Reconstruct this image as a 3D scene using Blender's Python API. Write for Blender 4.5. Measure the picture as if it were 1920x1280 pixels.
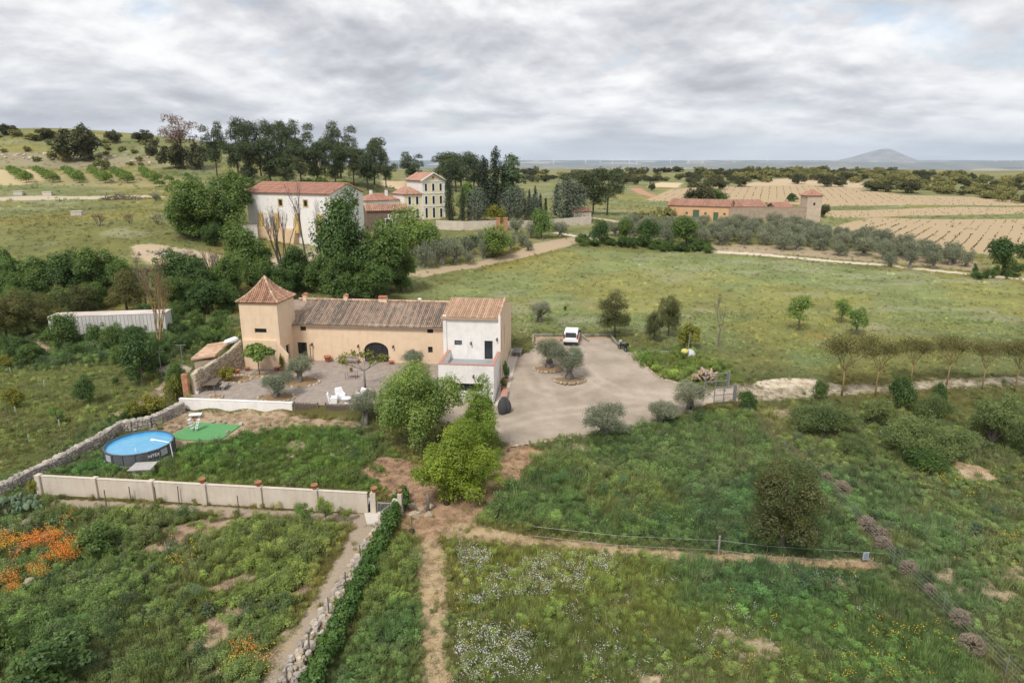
import bpy, math, random
import numpy as np
from mathutils import Vector, Matrix
from mathutils.geometry import delaunay_2d_cdt

for o in list(bpy.data.objects): bpy.data.objects.remove(o)
sc = bpy.context.scene
col = sc.collection
R = math.radians
rng = np.random.default_rng(7)
random.seed(7)

# ---------------------------------------------------------------- camera
F = 1280.0; PITCH = math.atan(340/1280); CAMH = 22.0
cp, sp = math.cos(PITCH), math.sin(PITCH)
cd = bpy.data.cameras.new('camera'); cam = bpy.data.objects.new('camera', cd); col.objects.link(cam)
cam.location = (0, 0, CAMH); cam.rotation_euler = (R(90)-PITCH, 0, 0)
cd.sensor_width = 36; cd.lens = 24; cd.clip_start = 0.5; cd.clip_end = 150000
sc.camera = cam

# ---------------------------------------------------------------- sky
SUN_EL, SUN_AZ = R(52), R(205)           # azimuth measured clockwise from +Y: behind the camera, to its left
wd = bpy.data.worlds.new('World'); sc.world = wd; wd.use_nodes = True
def build_world():
    nt = wd.node_tree; N = nt.nodes; L = nt.links; N.clear()
    def nd(t, **k):
        n = N.new(t)
        for a, b in k.items(): setattr(n, a, b)
        return n
    def mth(op, a, b=None, c=None, clamp=False):
        n = nd('ShaderNodeMath', operation=op); n.use_clamp = clamp
        for i, v in enumerate((a, b, c)):
            if v is None: continue
            if isinstance(v, (int, float)): n.inputs[i].default_value = v
            else: L.new(v, n.inputs[i])
        return n.outputs[0]
    out = nd('ShaderNodeOutputWorld'); bg = nd('ShaderNodeBackground'); bg.inputs[1].default_value = 0.1
    sky = nd('ShaderNodeTexSky', sky_type='NISHITA'); sky.sun_disc = False
    sky.sun_elevation = SUN_EL; sky.sun_rotation = SUN_AZ; sky.air_density = 1.0; sky.dust_density = 2.0
    tc = nd('ShaderNodeTexCoord'); sx = nd('ShaderNodeSeparateXYZ'); L.new(tc.outputs['Generated'], sx.inputs[0])
    z = mth('MAXIMUM', sx.outputs[2], 0.0)
    zz = mth('ADD', z, 0.012)
    def plane(shift):
        # clouds lie in a deck: they crowd together and flatten toward the horizon
        c = nd('ShaderNodeCombineXYZ')
        L.new(mth('MULTIPLY', sx.outputs[0], 4.8), c.inputs[0]); L.new(mth('MULTIPLY', sx.outputs[1], 4.8), c.inputs[1])
        L.new(mth('MULTIPLY', mth('SQRT', mth('ADD', zz, shift)), 9.0), c.inputs[2])
        return c.outputs[0]
    def noise(v, scale, detail, rough, off, dist=0.0):
        m = nd('ShaderNodeMapping'); L.new(v, m.inputs[0]); m.inputs['Location'].default_value = off
        m.inputs['Scale'].default_value = (1, 1, 1)
        n = nd('ShaderNodeTexNoise'); n.inputs['Scale'].default_value = scale; n.inputs['Detail'].default_value = detail
        n.inputs['Roughness'].default_value = rough; n.inputs['Distortion'].default_value = dist
        L.new(m.outputs[0], n.inputs['Vector']); return n.outputs['Fac']
    OFF = (6.1, 2.6, 0.4)
    p0 = plane(0.0); p1 = plane(0.013); p2 = plane(0.036)
    n0 = noise(p0, 1.0, 10, 0.58, OFF, 0.25); n1 = noise(p1, 1.0, 9, 0.57, OFF, 0.25); n2 = noise(p2, 1.0, 4, 0.5, OFF, 0.25)
    big = noise(p0, 0.45, 3, 0.5, (8.2, 3.1, 0))
    fine = noise(p0, 3.5, 7, 0.62, (1.2, 7.7, 2), 0.4)
    # thickness of the deck: tops catch the light, bases under a thick deck are grey
    puff = mth('ABSOLUTE', mth('SUBTRACT', mth('MULTIPLY', noise(p0, 2.3, 4, 0.5, (2.2, 5.1, 1.3), 0.1), 2.0), 1.0)); puff1 = mth('ABSOLUTE', mth('SUBTRACT', mth('MULTIPLY', noise(p1, 2.3, 4, 0.5, (2.2, 5.1, 1.3), 0.1), 2.0), 1.0))
    d0 = mth('ADD', mth('MULTIPLY', n0, 0.8), mth('MULTIPLY', big, 0.3))
    relief = mth('ADD', mth('MULTIPLY', mth('SUBTRACT', n0, n1), 2.2), mth('MULTIPLY', mth('SUBTRACT', n0, n2), 1.9))
    dark = mth('ADD', mth('MULTIPLY', mth('SUBTRACT', big, 0.5), 1.7), 0.54)
    dark = mth('ADD', dark, mth('MULTIPLY', mth('SUBTRACT', n0, 0.5), 0.9))
    relief = mth('ADD', relief, mth('MULTIPLY', mth('SUBTRACT', puff, puff1), 0.55))
    dark = mth('SUBTRACT', dark, relief)
    dark = mth('ADD', mth('MULTIPLY', dark, 0.74), 0.05)
    cr = nd('ShaderNodeValToRGB'); L.new(dark, cr.inputs[0])
    e = cr.color_ramp.elements
    e[0].position = 0.0; e[0].color = (5.2, 5.2, 5.2, 1)
    e[1].position = 1.0; e[1].color = (2.4, 2.44, 2.64, 1)
    m = e.new(0.30); m.color = (4.5, 4.51, 4.57, 1)
    m = e.new(0.55); m.color = (3.62, 3.65, 3.8, 1)
    m = e.new(0.78); m.color = (2.95, 2.99, 3.18, 1)
    cover = mth('MULTIPLY', mth('SUBTRACT', mth('ADD', d0, mth('MULTIPLY', mth('SUBTRACT', fine, 0.5), 0.15)), 0.40), 9.0, clamp=True)
    hz = mth('MULTIPLY', mth('SUBTRACT', 0.07, z), 18.0, clamp=True)
    cover = mth('MAXIMUM', cover, mth('MULTIPLY', hz, 0.92))
    cover = mth('ADD', mth('MULTIPLY', cover, 0.55), 0.45)
    mx = nd('ShaderNodeMix', data_type='RGBA'); L.new(cover, mx.inputs[0]); L.new(sky.outputs[0], mx.inputs[6]); L.new(cr.outputs[0], mx.inputs[7])
    low = nd('ShaderNodeMix', data_type='RGBA')
    L.new(mth('MULTIPLY', mth('SUBTRACT', 0.05, z), 13.0, clamp=True), low.inputs[0])
    L.new(mx.outputs[2], low.inputs[6]); low.inputs[7].default_value = (3.75, 3.8, 3.98, 1)
    L.new(low.outputs[2], bg.inputs[0]); L.new(bg.outputs[0], out.inputs[0])
build_world()
ld = bpy.data.lights.new('sun', 'SUN'); sun = bpy.data.objects.new('sun', ld); col.objects.link(sun)
ld.energy = 1.5; ld.angle = R(12); ld.color = (1.0, 0.96, 0.9)
sd = Vector((math.sin(SUN_AZ)*math.cos(SUN_EL), math.cos(SUN_AZ)*math.cos(SUN_EL), math.sin(SUN_EL)))
sun.rotation_euler = sd.to_track_quat('Z', 'Y').to_euler(); sun.location = (0, -20, 60)
sc.view_settings.view_transform = 'Standard'; sc.view_settings.look = 'None'; sc.view_settings.exposure = 1.08; sc.view_settings.gamma = 1.0
sc.render.engine = 'CYCLES'
cy = sc.cycles
cy.max_bounces = 5; cy.diffuse_bounces = 3; cy.glossy_bounces = 2; cy.transmission_bounces = 4; cy.volume_bounces = 1; cy.transparent_max_bounces = 8
cy.use_denoising = True; cy.denoising_prefilter = 'ACCURATE'; cy.denoising_quality = 'HIGH'; cy.denoiser = 'OPENIMAGEDENOISE'; cy.denoising_input_passes = 'RGB_ALBEDO_NORMAL'
cy.use_adaptive_sampling = False; cy.sample_clamp_indirect = 4.0
cy.caustics_reflective = False; cy.caustics_refractive = False

# ---------------------------------------------------------------- terrain
def hsh(ix, iy, seed):
    n = (ix.astype(np.int64)*374761393 + iy.astype(np.int64)*668265263 + seed*974711) & 0x7fffffff
    n = ((n ^ (n >> 13))*1274126177) & 0x7fffffff
    return ((n ^ (n >> 16)) & 0xffff)/65535.0
def vnoise(x, y, seed=0):
    ix = np.floor(x); iy = np.floor(y); fx = x-ix; fy = y-iy
    ux = fx*fx*(3-2*fx); uy = fy*fy*(3-2*fy)
    a = hsh(ix, iy, seed); b = hsh(ix+1, iy, seed); c = hsh(ix, iy+1, seed); d = hsh(ix+1, iy+1, seed)
    return (a*(1-ux)+b*ux)*(1-uy) + (c*(1-ux)+d*ux)*uy
def fbm(x, y, sc_=1.0, oct=4, seed=0, rough=0.5):
    x = np.asarray(x, float)/sc_; y = np.asarray(y, float)/sc_
    t = 0; a = 1; s = 0
    for i in range(oct):
        t = t + a*vnoise(x+17.3*i, y-9.1*i, seed+i); s += a; a *= rough; x = x*2.03; y = y*2.03
    return t/s
def sstep(a, b, x):
    t = np.clip((np.asarray(x, float)-a)/(b-a), 0, 1); return t*t*(3-2*t)
def ray(x, y):
    u = (x-960)/F; v = (640-y)/F
    return (u, cp+v*sp, -sp+v*cp)
def at(x, y, s):
    d = ray(x, y); return (d[0]*s, d[1]*s, CAMH+d[2]*s)
def nearprof(X, Y):
    a = np.interp(Y, [0, 45, 52, 58, 64, 70, 78, 90, 200], [-2.15, -2.1, -2.0, -1.9, -1.55, -0.7, -0.05, 0.0, 0.0])
    b = np.interp(Y, [0, 45, 50, 55, 60, 66, 78, 90, 200], [-2.15, -2.1, -1.95, -1.55, -0.95, -0.6, -0.05, 0.0, 0.0])
    return b+(a-b)*sstep(-12, -2, X)
ctrl = [at(*c) for c in [
    (0, 560, 107), (200, 560, 107), (380, 560, 108), (-500, 560, 107), (0, 500, 122), (200, 495, 123), (400, 495, 125), (-500, 490, 122),
    (0, 440, 137), (150, 438, 136), (300, 436, 137), (400, 450, 137), (-500, 430, 137),
    (0, 400, 165), (150, 400, 165), (300, 395, 165), (-500, 390, 165), (100, 372, 190), (300, 372, 190),
    (0, 347, 213), (150, 346, 213), (300, 346, 213), (-400, 340, 213), (0, 318, 245), (200, 320, 240), (330, 325, 240),
    (0, 290, 264), (150, 294, 264), (300, 300, 262), (-400, 285, 262), (0, 247, 287), (100, 252, 285), (200, 262, 285), (300, 268, 280), (-400, 235, 290), (-900, 235, 280),
    (400, 305, 260), (500, 327, 238), (600, 337, 232), (700, 346, 230), (450, 340, 222), (560, 345, 220),
    (640, 466, 140), (540, 460, 138), (470, 452, 140), (600, 440, 165), (480, 400, 172), (420, 420, 155), (810, 411, 205), (740, 420, 190), (700, 385, 220), (760, 370, 260),
    (900, 412, 205), (1000, 415, 208), (1100, 408, 212),
    (850, 440, 176), (950, 450, 168), (1040, 455, 165)]]
ctrl += [(X, Y, 0.0) for X, Y in [(-60, 95), (-30, 95), (0, 95), (40, 95), (90, 95), (150, 100), (-20, 125), (20, 130), (70, 130), (130, 130), (-5, 145), (30, 150), (70, 152), (110, 150), (160, 150), (220, 140), (250, 90), (-100, 95), (-140, 95), (-200, 95), (-35, 118)]]
ctrl += [at(*c) for c in [(1200, 470, 165), (1400, 470, 163), (1535, 414, 212), (1300, 412, 212), (1850, 462, 185), (1700, 402, 258), (1700, 380, 300), (1900, 385, 300), (2300, 400, 260), (1700, 352, 400), (2200, 350, 400),
    (1250, 347, 400), (1050, 347, 400), (1100, 375, 290), (1300, 380, 290), (1100, 331, 600), (1400, 331, 600), (1700, 333, 600), (2200, 333, 600), (850, 335, 600), (1500, 340, 500)]]
ctrl += [(-150, 420, 24), (-400, 420, 30), (-60, 380, 14), (-200, 700, 15), (-500, 700, 20), (-20, 700, 9), (-40, 460, 11)]
CT = np.array(ctrl)
def _phi(r2): return np.sqrt(r2+16.0**2)
_A = _phi(((CT[:, None, :2]-CT[None, :, :2])**2).sum(-1)); _n = len(CT)
_M = np.zeros((_n+3, _n+3)); _M[:_n, :_n] = _A - np.eye(_n)*0.6; _M[:_n, _n] = 1; _M[_n, :_n] = 1
_M[:_n, _n+1:] = CT[:, :2]/100; _M[_n+1:, :_n] = CT[:, :2].T/100
_W = np.linalg.solve(_M, np.r_[CT[:, 2], 0, 0, 0])
def rbf(X, Y):
    X = np.asarray(X, float); Y = np.asarray(Y, float); out = np.empty(X.shape); xf = X.ravel(); yf = Y.ravel(); of = out.ravel()
    for i in range(0, xf.size, 20000):
        x = xf[i:i+20000]; y = yf[i:i+20000]
        of[i:i+20000] = _phi((x[:, None]-CT[:, 0])**2+(y[:, None]-CT[:, 1])**2) @ _W[:_n] + _W[_n] + (x/100)*_W[_n+1] + (y/100)*_W[_n+2]
    return of.reshape(X.shape)
# farmhouse frame
HO = (-23.82, 74.57); HA = R(-6); hca, hsa = math.cos(HA), math.sin(HA)
def hw(x, y): return (HO[0]+x*hca-y*hsa, HO[1]+x*hsa+y*hca)
def toh(X, Y):
    dx = np.asarray(X, float)-HO[0]; dy = np.asarray(Y, float)-HO[1]
    return dx*hca+dy*hsa, -dx*hsa+dy*hca
COURT = [(-5.4, 6.0), (-6.3, -14.0), (10.5, -14.3), (15.5, -12.5), (16.8, -8.5), (17.2, 9.0)]   # raised yard, farmhouse frame
def sdf(poly, X, Y):
    X = np.asarray(X, float); Y = np.asarray(Y, float)
    d = np.full(X.shape, 1e18); ins = np.zeros(X.shape, bool); n = len(poly)
    for i in range(n):
        ax, ay = poly[i]; bx, by = poly[(i+1) % n]
        ex, ey = bx-ax, by-ay; L2 = ex*ex+ey*ey+1e-12
        t = np.clip(((X-ax)*ex+(Y-ay)*ey)/L2, 0, 1)
        d = np.minimum(d, (X-ax-t*ex)**2+(Y-ay-t*ey)**2)
        c = (ay > Y) != (by > Y)
        with np.errstate(divide='ignore', invalid='ignore'):
            xi = ax+(Y-ay)*ex/(ey if ey else 1e-12)
        ins ^= c & (X < xi)
    d = np.sqrt(d); return np.where(ins, -d, d)
def height(X, Y):
    X = np.atleast_1d(np.asarray(X, float)); Y = np.atleast_1d(np.asarray(Y, float))
    near = nearprof(X, Y) + (fbm(X, Y, 9, 3, 3)-0.5)*0.22*sstep(70, 40, Y)
    far = np.full(X.shape, 8.0); m = (np.abs(X) < 1200) & (Y > 80) & (Y < 1300)
    if m.any(): far[m] = rbf(X[m], Y[m])
    far = far + (fbm(X, Y, 30, 4, 11)-0.5)*1.1*sstep(100, 160, Y)*sstep(0, -20, X-0.0*Y) + (fbm(X, Y, 60, 3, 12)-0.5)*1.2*sstep(300, 500, Y)
    z = near+(far-near)*sstep(88, 112, Y)
    # beyond the plateau the land falls to a wide plain
    D = np.hypot(X, Y); pl = sstep(620, 800, D)
    z = z*(1-pl) + pl*(9+(fbm(X, Y, 200, 3, 21)-0.5)*8)
    pl2 = sstep(1000, 3200, D)
    plain = -150 + (fbm(X, Y, 2500, 4, 31)-0.5)*90*sstep(3000, 8000, D) + sstep(14000, 26000, D)*(60+110*fbm(X, Y, 6000, 4, 41))
    z = z*(1-pl2)+plain*pl2
    mk = (np.abs(X) < 60) & (Y > 50) & (Y < 100)
    if mk.any():
        hx, hy = toh(X[mk], Y[mk]); s_ = sdf(COURT, hx, hy); z[mk] = z[mk]*sstep(-0.05, 0.35, s_)
    return z
def axis(segs):
    out = [segs[0][0]]
    for a, b, st in segs:
        n = max(1, int(round((b-a)/st))); out += list(np.linspace(a, b, n+1)[1:])
    return np.array(out)
def geo(a, b, s0, k):
    o = [a]; s = s0
    while o[-1] < b: o.append(o[-1]+s); s *= k
    return o[1:]
GX = axis([(-62, 62, .42)]); _r = np.array(geo(62, 60000, .6, 1.055)); GX = np.r_[-_r[::-1], GX, _r]
GY = axis([(-60, 24, 6), (24, 100, .40)]); GY = np.r_[GY, geo(100, 300, .55, 1.008)]; GY = np.r_[GY, geo(GY[-1], 60000, 2.6, 1.05)]
_mx, _my = np.meshgrid(GX, GY); GZ = height(_mx.ravel(), _my.ravel()).reshape(_mx.shape)
def gridh(x, y):
    x = np.atleast_1d(np.asarray(x, float)); y = np.atleast_1d(np.asarray(y, float))
    i = np.clip(np.searchsorted(GX, x)-1, 0, len(GX)-2); j = np.clip(np.searchsorted(GY, y)-1, 0, len(GY)-2)
    u = np.clip((x-GX[i])/(GX[i+1]-GX[i]), 0, 1); v = np.clip((y-GY[j])/(GY[j+1]-GY[j]), 0, 1)
    return (GZ[j, i]*(1-u)+GZ[j, i+1]*u)*(1-v)+(GZ[j+1, i]*(1-u)+GZ[j+1, i+1]*u)*v
def hgt(x, y): return float(gridh(x, y)[0])
_S = np.concatenate([np.arange(25, 260, 0.25), np.arange(260, 1500, 2.0)])
def G(px, py):
    """the point of the terrain that the ray through this photo position meets"""
    d = ray(px, py); e = CAMH+d[2]*_S-gridh(d[0]*_S, d[1]*_S); b = np.nonzero(e <= 0)[0]
    if len(b) == 0: s = _S[-1]
    else:
        i = max(b[0], 1); s = _S[i-1]+(_S[i]-_S[i-1])*e[i-1]/(e[i-1]-e[i])
    return Vector((d[0]*s, d[1]*s, hgt(d[0]*s, d[1]*s)))
def fwd(P): return P[1]*cp-(P[2]-CAMH)*sp
def mpp(P): return fwd(P)/F          # metres for one photo pixel at P

# ---------------------------------------------------------------- mesh and material helpers
def tag(o, label=None, cat=None, group=None, kind=None):
    if label: o['label'] = label
    if cat: o['category'] = cat
    if group: o['group'] = group
    if kind: o['kind'] = kind
    return o
def empty(name, loc=(0, 0, 0), rz=0.0, label=None, cat=None, group=None):
    o = bpy.data.objects.new(name, None); o.location = loc; o.rotation_euler = (0, 0, rz); o.empty_display_size = 0.3
    col.objects.link(o); return tag(o, label, cat, group)
def npmesh(name, V, faces, mats, smooth=False, attrs=None, mi=None):
    """V (n,3); faces: list of (m,k) index arrays; attrs {name: per-point float or rgb}"""
    me = bpy.data.meshes.new(name); V = np.asarray(V, np.float32)
    faces = [np.asarray(f, np.int32) for f in faces if len(f)]
    idx = np.concatenate([f.ravel() for f in faces]); tot = np.concatenate([np.full(len(f), f.shape[1], np.int32) for f in faces])
    me.vertices.add(len(V)); me.vertices.foreach_set('co', V.ravel())
    me.loops.add(len(idx)); me.loops.foreach_set('vertex_index', idx)
    me.polygons.add(len(tot)); me.polygons.foreach_set('loop_start', np.concatenate([[0], np.cumsum(tot)[:-1]]).astype(np.int32))
    me.polygons.foreach_set('loop_total', tot)
    if mi is not None: me.polygons.foreach_set('material_index', np.asarray(mi, np.int32))
    me.polygons.foreach_set('use_smooth', np.full(len(tot), bool(smooth)))
    for k, a in (attrs or {}).items():
        a = np.asarray(a, np.float32)
        if a.ndim == 1: at_ = me.attributes.new(k, 'FLOAT', 'POINT'); at_.data.foreach_set('value', a)
        else:
            at_ = me.attributes.new(k, 'FLOAT_COLOR', 'POINT'); at_.data.foreach_set('color', np.c_[a, np.ones(len(a), np.float32)].astype(np.float32).ravel())
    for m in (mats if isinstance(mats, (list, tuple)) else [mats]): me.materials.append(m)
    me.update(calc_edges=True); return me
def link(name, me, parent=None, loc=None, rot=None, scale=None):
    o = bpy.data.objects.new(name, me); col.objects.link(o)
    if parent: o.parent = parent
    if loc is not None: o.location = loc
    if rot is not None: o.rotation_euler = rot
    if scale is not None: o.scale = scale
    return o
class MB:
    def __init__(s): s.v = []; s.f = []; s.m = []; s.a = []
    def vert(s, p, a=0.5): s.v.append(tuple(p)); s.a.append(a); return len(s.v)-1
    def face(s, pts, m=0, a=0.5):
        s.f.append([s.vert(p, a) for p in pts]); s.m.append(m)
    def box(s, x0, x1, y0, y1, z0, z1, m=0, a=0.5, M=None, taper=0.0):
        P = [(x0, y0, z0), (x1, y0, z0), (x1, y1, z0), (x0, y1, z0), (x0+taper, y0+taper, z1), (x1-taper, y0+taper, z1), (x1-taper, y1-taper, z1), (x0+taper, y1-taper, z1)]
        if M is not None: P = [tuple(M @ Vector(p)) for p in P]
        b = [s.vert(p, a) for p in P]
        for q in ((0, 3, 2, 1), (4, 5, 6, 7), (0, 1, 5, 4), (1, 2, 6, 5), (2, 3, 7, 6), (3, 0, 4, 7)):
            s.f.append([b[i] for i in q]); s.m.append(m)
        return s
    def bar(s, p, q, w, h=None, m=0, up=(0, 0, 1)):
        p = Vector(p); q = Vector(q); d = q-p; L = d.length; h = h or w
        z = d.normalized(); u = Vector(up)
        if abs(z.dot(u)) > 0.95: u = Vector((0, 1, 0))
        x = u.cross(z).normalized(); y = z.cross(x)
        M = Matrix((x, y, z)).transposed().to_4x4(); M.translation = p
        return s.box(-w/2, w/2, -h/2, h/2, 0, L, m=m, M=M)
    def tube(s, pts, rad, n=6, m=0, a=0.5, cap=True):
        pts = [Vector(p) for p in pts]; rings = []
        for i, p in enumerate(pts):
            d = (pts[min(i+1, len(pts)-1)]-pts[max(i-1, 0)])
            d = d.normalized() if d.length > 1e-9 else Vector((0, 0, 1))
            u = Vector((0, 0, 1)) if abs(d.z) < 0.9 else Vector((1, 0, 0))
            x = u.cross(d).normalized(); y = d.cross(x); r = rad[i] if hasattr(rad, '__len__') else rad
            rings.append([s.vert(p+x*(r*math.cos(2*math.pi*k/n))+y*(r*math.sin(2*math.pi*k/n)), a) for k in range(n)])
        for A, B in zip(rings[:-1], rings[1:]):
            for k in range(n): s.f.append([A[k], A[(k+1) % n], B[(k+1) % n], B[k]]); s.m.append(m)
        if cap: s.f.append(rings[0][::-1]); s.m.append(m); s.f.append(rings[-1]); s.m.append(m)
        return s
    def lathe(s, prof, n=16, m=0, c=(0, 0, 0), cap=True, a=0.5):
        rings = [[s.vert((c[0]+r*math.cos(2*math.pi*k/n), c[1]+r*math.sin(2*math.pi*k/n), c[2]+z), a) for k in range(n)] for r, z in prof]
        for A, B in zip(rings[:-1], rings[1:]):
            for k in range(n): s.f.append([A[k], A[(k+1) % n], B[(k+1) % n], B[k]]); s.m.append(m)
        if cap: s.f.append(rings[0][::-1]); s.m.append(m); s.f.append(rings[-1]); s.m.append(m)
        return s
    def prism(s, poly, d, m=0, a=0.5):
        """poly: list of 3-D points; extruded by the vector d"""
        d = Vector(d); A = [s.vert(p, a) for p in poly]; B = [s.vert(Vector(p)+d, a) for p in poly]; n = len(poly)
        s.f.append(A); s.m.append(m); s.f.append(B[::-1]); s.m.append(m)
        for i in range(n): s.f.append([A[i], B[i], B[(i+1) % n], A[(i+1) % n]]); s.m.append(m)
        return s
    def mesh(s, name, mats, smooth=False):
        me = bpy.data.meshes.new(name); me.from_pydata(s.v, [], s.f)
        for m in (mats if isinstance(mats, (list, tuple)) else [mats]): me.materials.append(m)
        me.polygons.foreach_set('material_index', s.m)
        if smooth: me.polygons.foreach_set('use_smooth', [True]*len(s.f))
        at_ = me.attributes.new('lv', 'FLOAT', 'POINT'); at_.data.foreach_set('value', s.a)
        me.update(); return me
    def build(s, name, mats, parent=None, smooth=False, bevel=0.0, loc=None, rot=None):
        o = link(name, s.mesh(name, mats, smooth), parent, loc, rot)
        if bevel:
            b = o.modifiers.new('bevel', 'BEVEL'); b.width = bevel; b.segments = 2; b.limit_method = 'ANGLE'
        return o

MATS = {}
def pm(name, c1, c2=None, scale=4.0, rough=0.85, bump=0.0, detail=5, c3=None, metal=0.0, spec=0.3, lv=0.0, bscale=None, stretch=None, streak=0.0):
    """plaster, stone, metal and the like: two or three colours broken up by noise, fine relief"""
    m = bpy.data.materials.new(name); m.use_nodes = True; nt = m.node_tree; N = nt.nodes; L = nt.links
    b = N['Principled BSDF']; b.inputs['Roughness'].default_value = rough; b.inputs['Metallic'].default_value = metal
    b.inputs['Specular IOR Level'].default_value = spec
    tc = N.new('ShaderNodeTexCoord'); mp = N.new('ShaderNodeMapping'); L.new(tc.outputs['Object'], mp.inputs[0])
    if stretch: mp.inputs['Scale'].default_value = stretch
    n = N.new('ShaderNodeTexNoise'); n.inputs['Scale'].default_value = scale; n.inputs['Detail'].default_value = detail; n.inputs['Roughness'].default_value = 0.62
    L.new(mp.outputs[0], n.inputs['Vector'])
    fac = n.outputs['Fac']
    if lv:
        a = N.new('ShaderNodeAttribute'); a.attribute_name = 'lv'
        ma = N.new('ShaderNodeMath'); ma.operation = 'MULTIPLY_ADD'; L.new(a.outputs['Fac'], ma.inputs[0]); ma.inputs[1].default_value = lv
        mb = N.new('ShaderNodeMath'); mb.operation = 'MULTIPLY_ADD'; L.new(fac, mb.inputs[0]); mb.inputs[1].default_value = 1.0-lv*0.5; mb.inputs[2].default_value = -lv*0.25
        L.new(mb.outputs[0], ma.inputs[2]); fac = ma.outputs[0]
    cr = N.new('ShaderNodeValToRGB'); e = cr.color_ramp.elements
    c2 = c2 or tuple(x*0.8 for x in c1)
    e[0].position = 0.28; e[0].color = (*c2, 1); e[1].position = 0.72; e[1].color = (*c1, 1)
    if c3: k = e.new(0.5); k.color = (*c3, 1)
    L.new(fac, cr.inputs[0]); L.new(cr.outputs[0], b.inputs['Base Color'])
    if streak:
        m2 = N.new('ShaderNodeMapping'); L.new(tc.outputs['Object'], m2.inputs[0]); m2.inputs['Scale'].default_value = (1, 1, .12)
        n3 = N.new('ShaderNodeTexNoise'); n3.inputs['Scale'].default_value = 2.4; n3.inputs['Detail'].default_value = 7; n3.inputs['Roughness'].default_value = .7; L.new(m2.outputs[0], n3.inputs['Vector'])
        r3 = N.new('ShaderNodeMapRange'); L.new(n3.outputs['Fac'], r3.inputs[0]); r3.inputs[1].default_value = .50; r3.inputs[2].default_value = .78; r3.inputs[3].default_value = 0; r3.inputs[4].default_value = streak
        mz = N.new('ShaderNodeMix'); mz.data_type = 'RGBA'; L.new(r3.outputs[0], mz.inputs[0]); L.new(cr.outputs[0], mz.inputs[6]); mz.inputs[7].default_value = tuple(c*.45 for c in c1)+(1,); L.new(mz.outputs[2], b.inputs['Base Color'])
    if bump:
        n2 = N.new('ShaderNodeTexNoise'); n2.inputs['Scale'].default_value = bscale or scale*6; n2.inputs['Detail'].default_value = 4
        L.new(mp.outputs[0], n2.inputs['Vector'])
        bm_ = N.new('ShaderNodeBump'); bm_.inputs['Strength'].default_value = bump; bm_.inputs['Distance'].default_value = 0.05
        L.new(n2.outputs['Fac'], bm_.inputs['Height']); L.new(bm_.outputs[0], b.inputs['Normal'])
    MATS[name] = m; return m
def leafmat(name, dark, light, trans=0.3, rough=0.55, rnd=0.25, instancer=False):
    if not instancer: dark = tuple(c*k for c, k in zip(dark, (1.40, 1.25, 1.05))); light = tuple(c*k for c, k in zip(light, (1.40, 1.25, 1.05)))
    m = bpy.data.materials.new(name); m.use_nodes = True; nt = m.node_tree; N = nt.nodes; L = nt.links; N.clear()
    out = N.new('ShaderNodeOutputMaterial')
    at_ = N.new('ShaderNodeAttribute'); at_.attribute_name = 'lv'
    mx = N.new('ShaderNodeMix'); mx.data_type = 'RGBA'; L.new(at_.outputs['Fac'], mx.inputs[0])
    mx.inputs[6].default_value = (*dark, 1); mx.inputs[7].default_value = (*light, 1)
    colr = mx.outputs[2]
    if instancer:
        it = N.new('ShaderNodeAttribute'); it.attribute_name = 'tint'; it.attribute_type = 'INSTANCER'
        mu = N.new('ShaderNodeMix'); mu.data_type = 'RGBA'; mu.blend_type = 'MULTIPLY'; mu.inputs[0].default_value = 1.0
        L.new(colr, mu.inputs[6]); L.new(it.outputs['Color'], mu.inputs[7]); colr = mu.outputs[2]
    elif rnd:
        oi = N.new('ShaderNodeObjectInfo'); hv = N.new('ShaderNodeHueSaturation'); L.new(colr, hv.inputs['Color'])
        m1 = N.new('ShaderNodeMapRange'); L.new(oi.outputs['Random'], m1.inputs[0]); m1.inputs[3].default_value = 1-rnd; m1.inputs[4].default_value = 1+rnd
        m2 = N.new('ShaderNodeMapRange'); L.new(oi.outputs['Random'], m2.inputs[0]); m2.inputs[3].default_value = 0.515; m2.inputs[4].default_value = 0.485
        L.new(m1.outputs[0], hv.inputs['Value']); L.new(m2.outputs[0], hv.inputs['Hue']); colr = hv.outputs[0]
    d = N.new('ShaderNodeBsdfDiffuse'); t = N.new('ShaderNodeBsdfTranslucent'); ms = N.new('ShaderNodeMixShader'); ms.inputs[0].default_value = trans
    L.new(colr, d.inputs[0]); L.new(colr, t.inputs[0]); L.new(d.outputs[0], ms.inputs[1]); L.new(t.outputs[0], ms.inputs[2])
    g = N.new('ShaderNodeBsdfGlossy'); g.inputs['Roughness'].default_value = rough; g.inputs[0].default_value = (0.9, 0.95, 0.9, 1)
    m3 = N.new('ShaderNodeMixShader'); m3.inputs[0].default_value = 0.035; L.new(ms.outputs[0], m3.inputs[1]); L.new(g.outputs[0], m3.inputs[2])
    L.new(m3.outputs[0], out.inputs[0]); MATS[name] = m; return m

# ---------------------------------------------------------------- what grows or lies where (photo outlines projected on the terrain)
def wpoly(px): return [tuple(G(*p)[:2]) for p in px]
def lane(px, w):
    """a strip of width w metres along a line of photo positions"""
    P = [Vector(G(*p)[:2]) for p in px]; A = []; B = []
    for i, p in enumerate(P):
        d = (P[min(i+1, len(P)-1)]-P[max(i-1, 0)]).normalized(); n = Vector((-d.y, d.x)); ww = w[i] if hasattr(w, '__len__') else w
        A.append(tuple(p+n*ww/2)); B.append(tuple(p-n*ww/2))
    return A+B[::-1]
STRAW = (.44, .335, .20); SOIL = (.36, .265, .18); PINK = (.36, .285, .22); TAN = (.43, .325, .20); PALE = (.54, .46, .35); ROCK = (.42, .33, .23)
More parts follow.
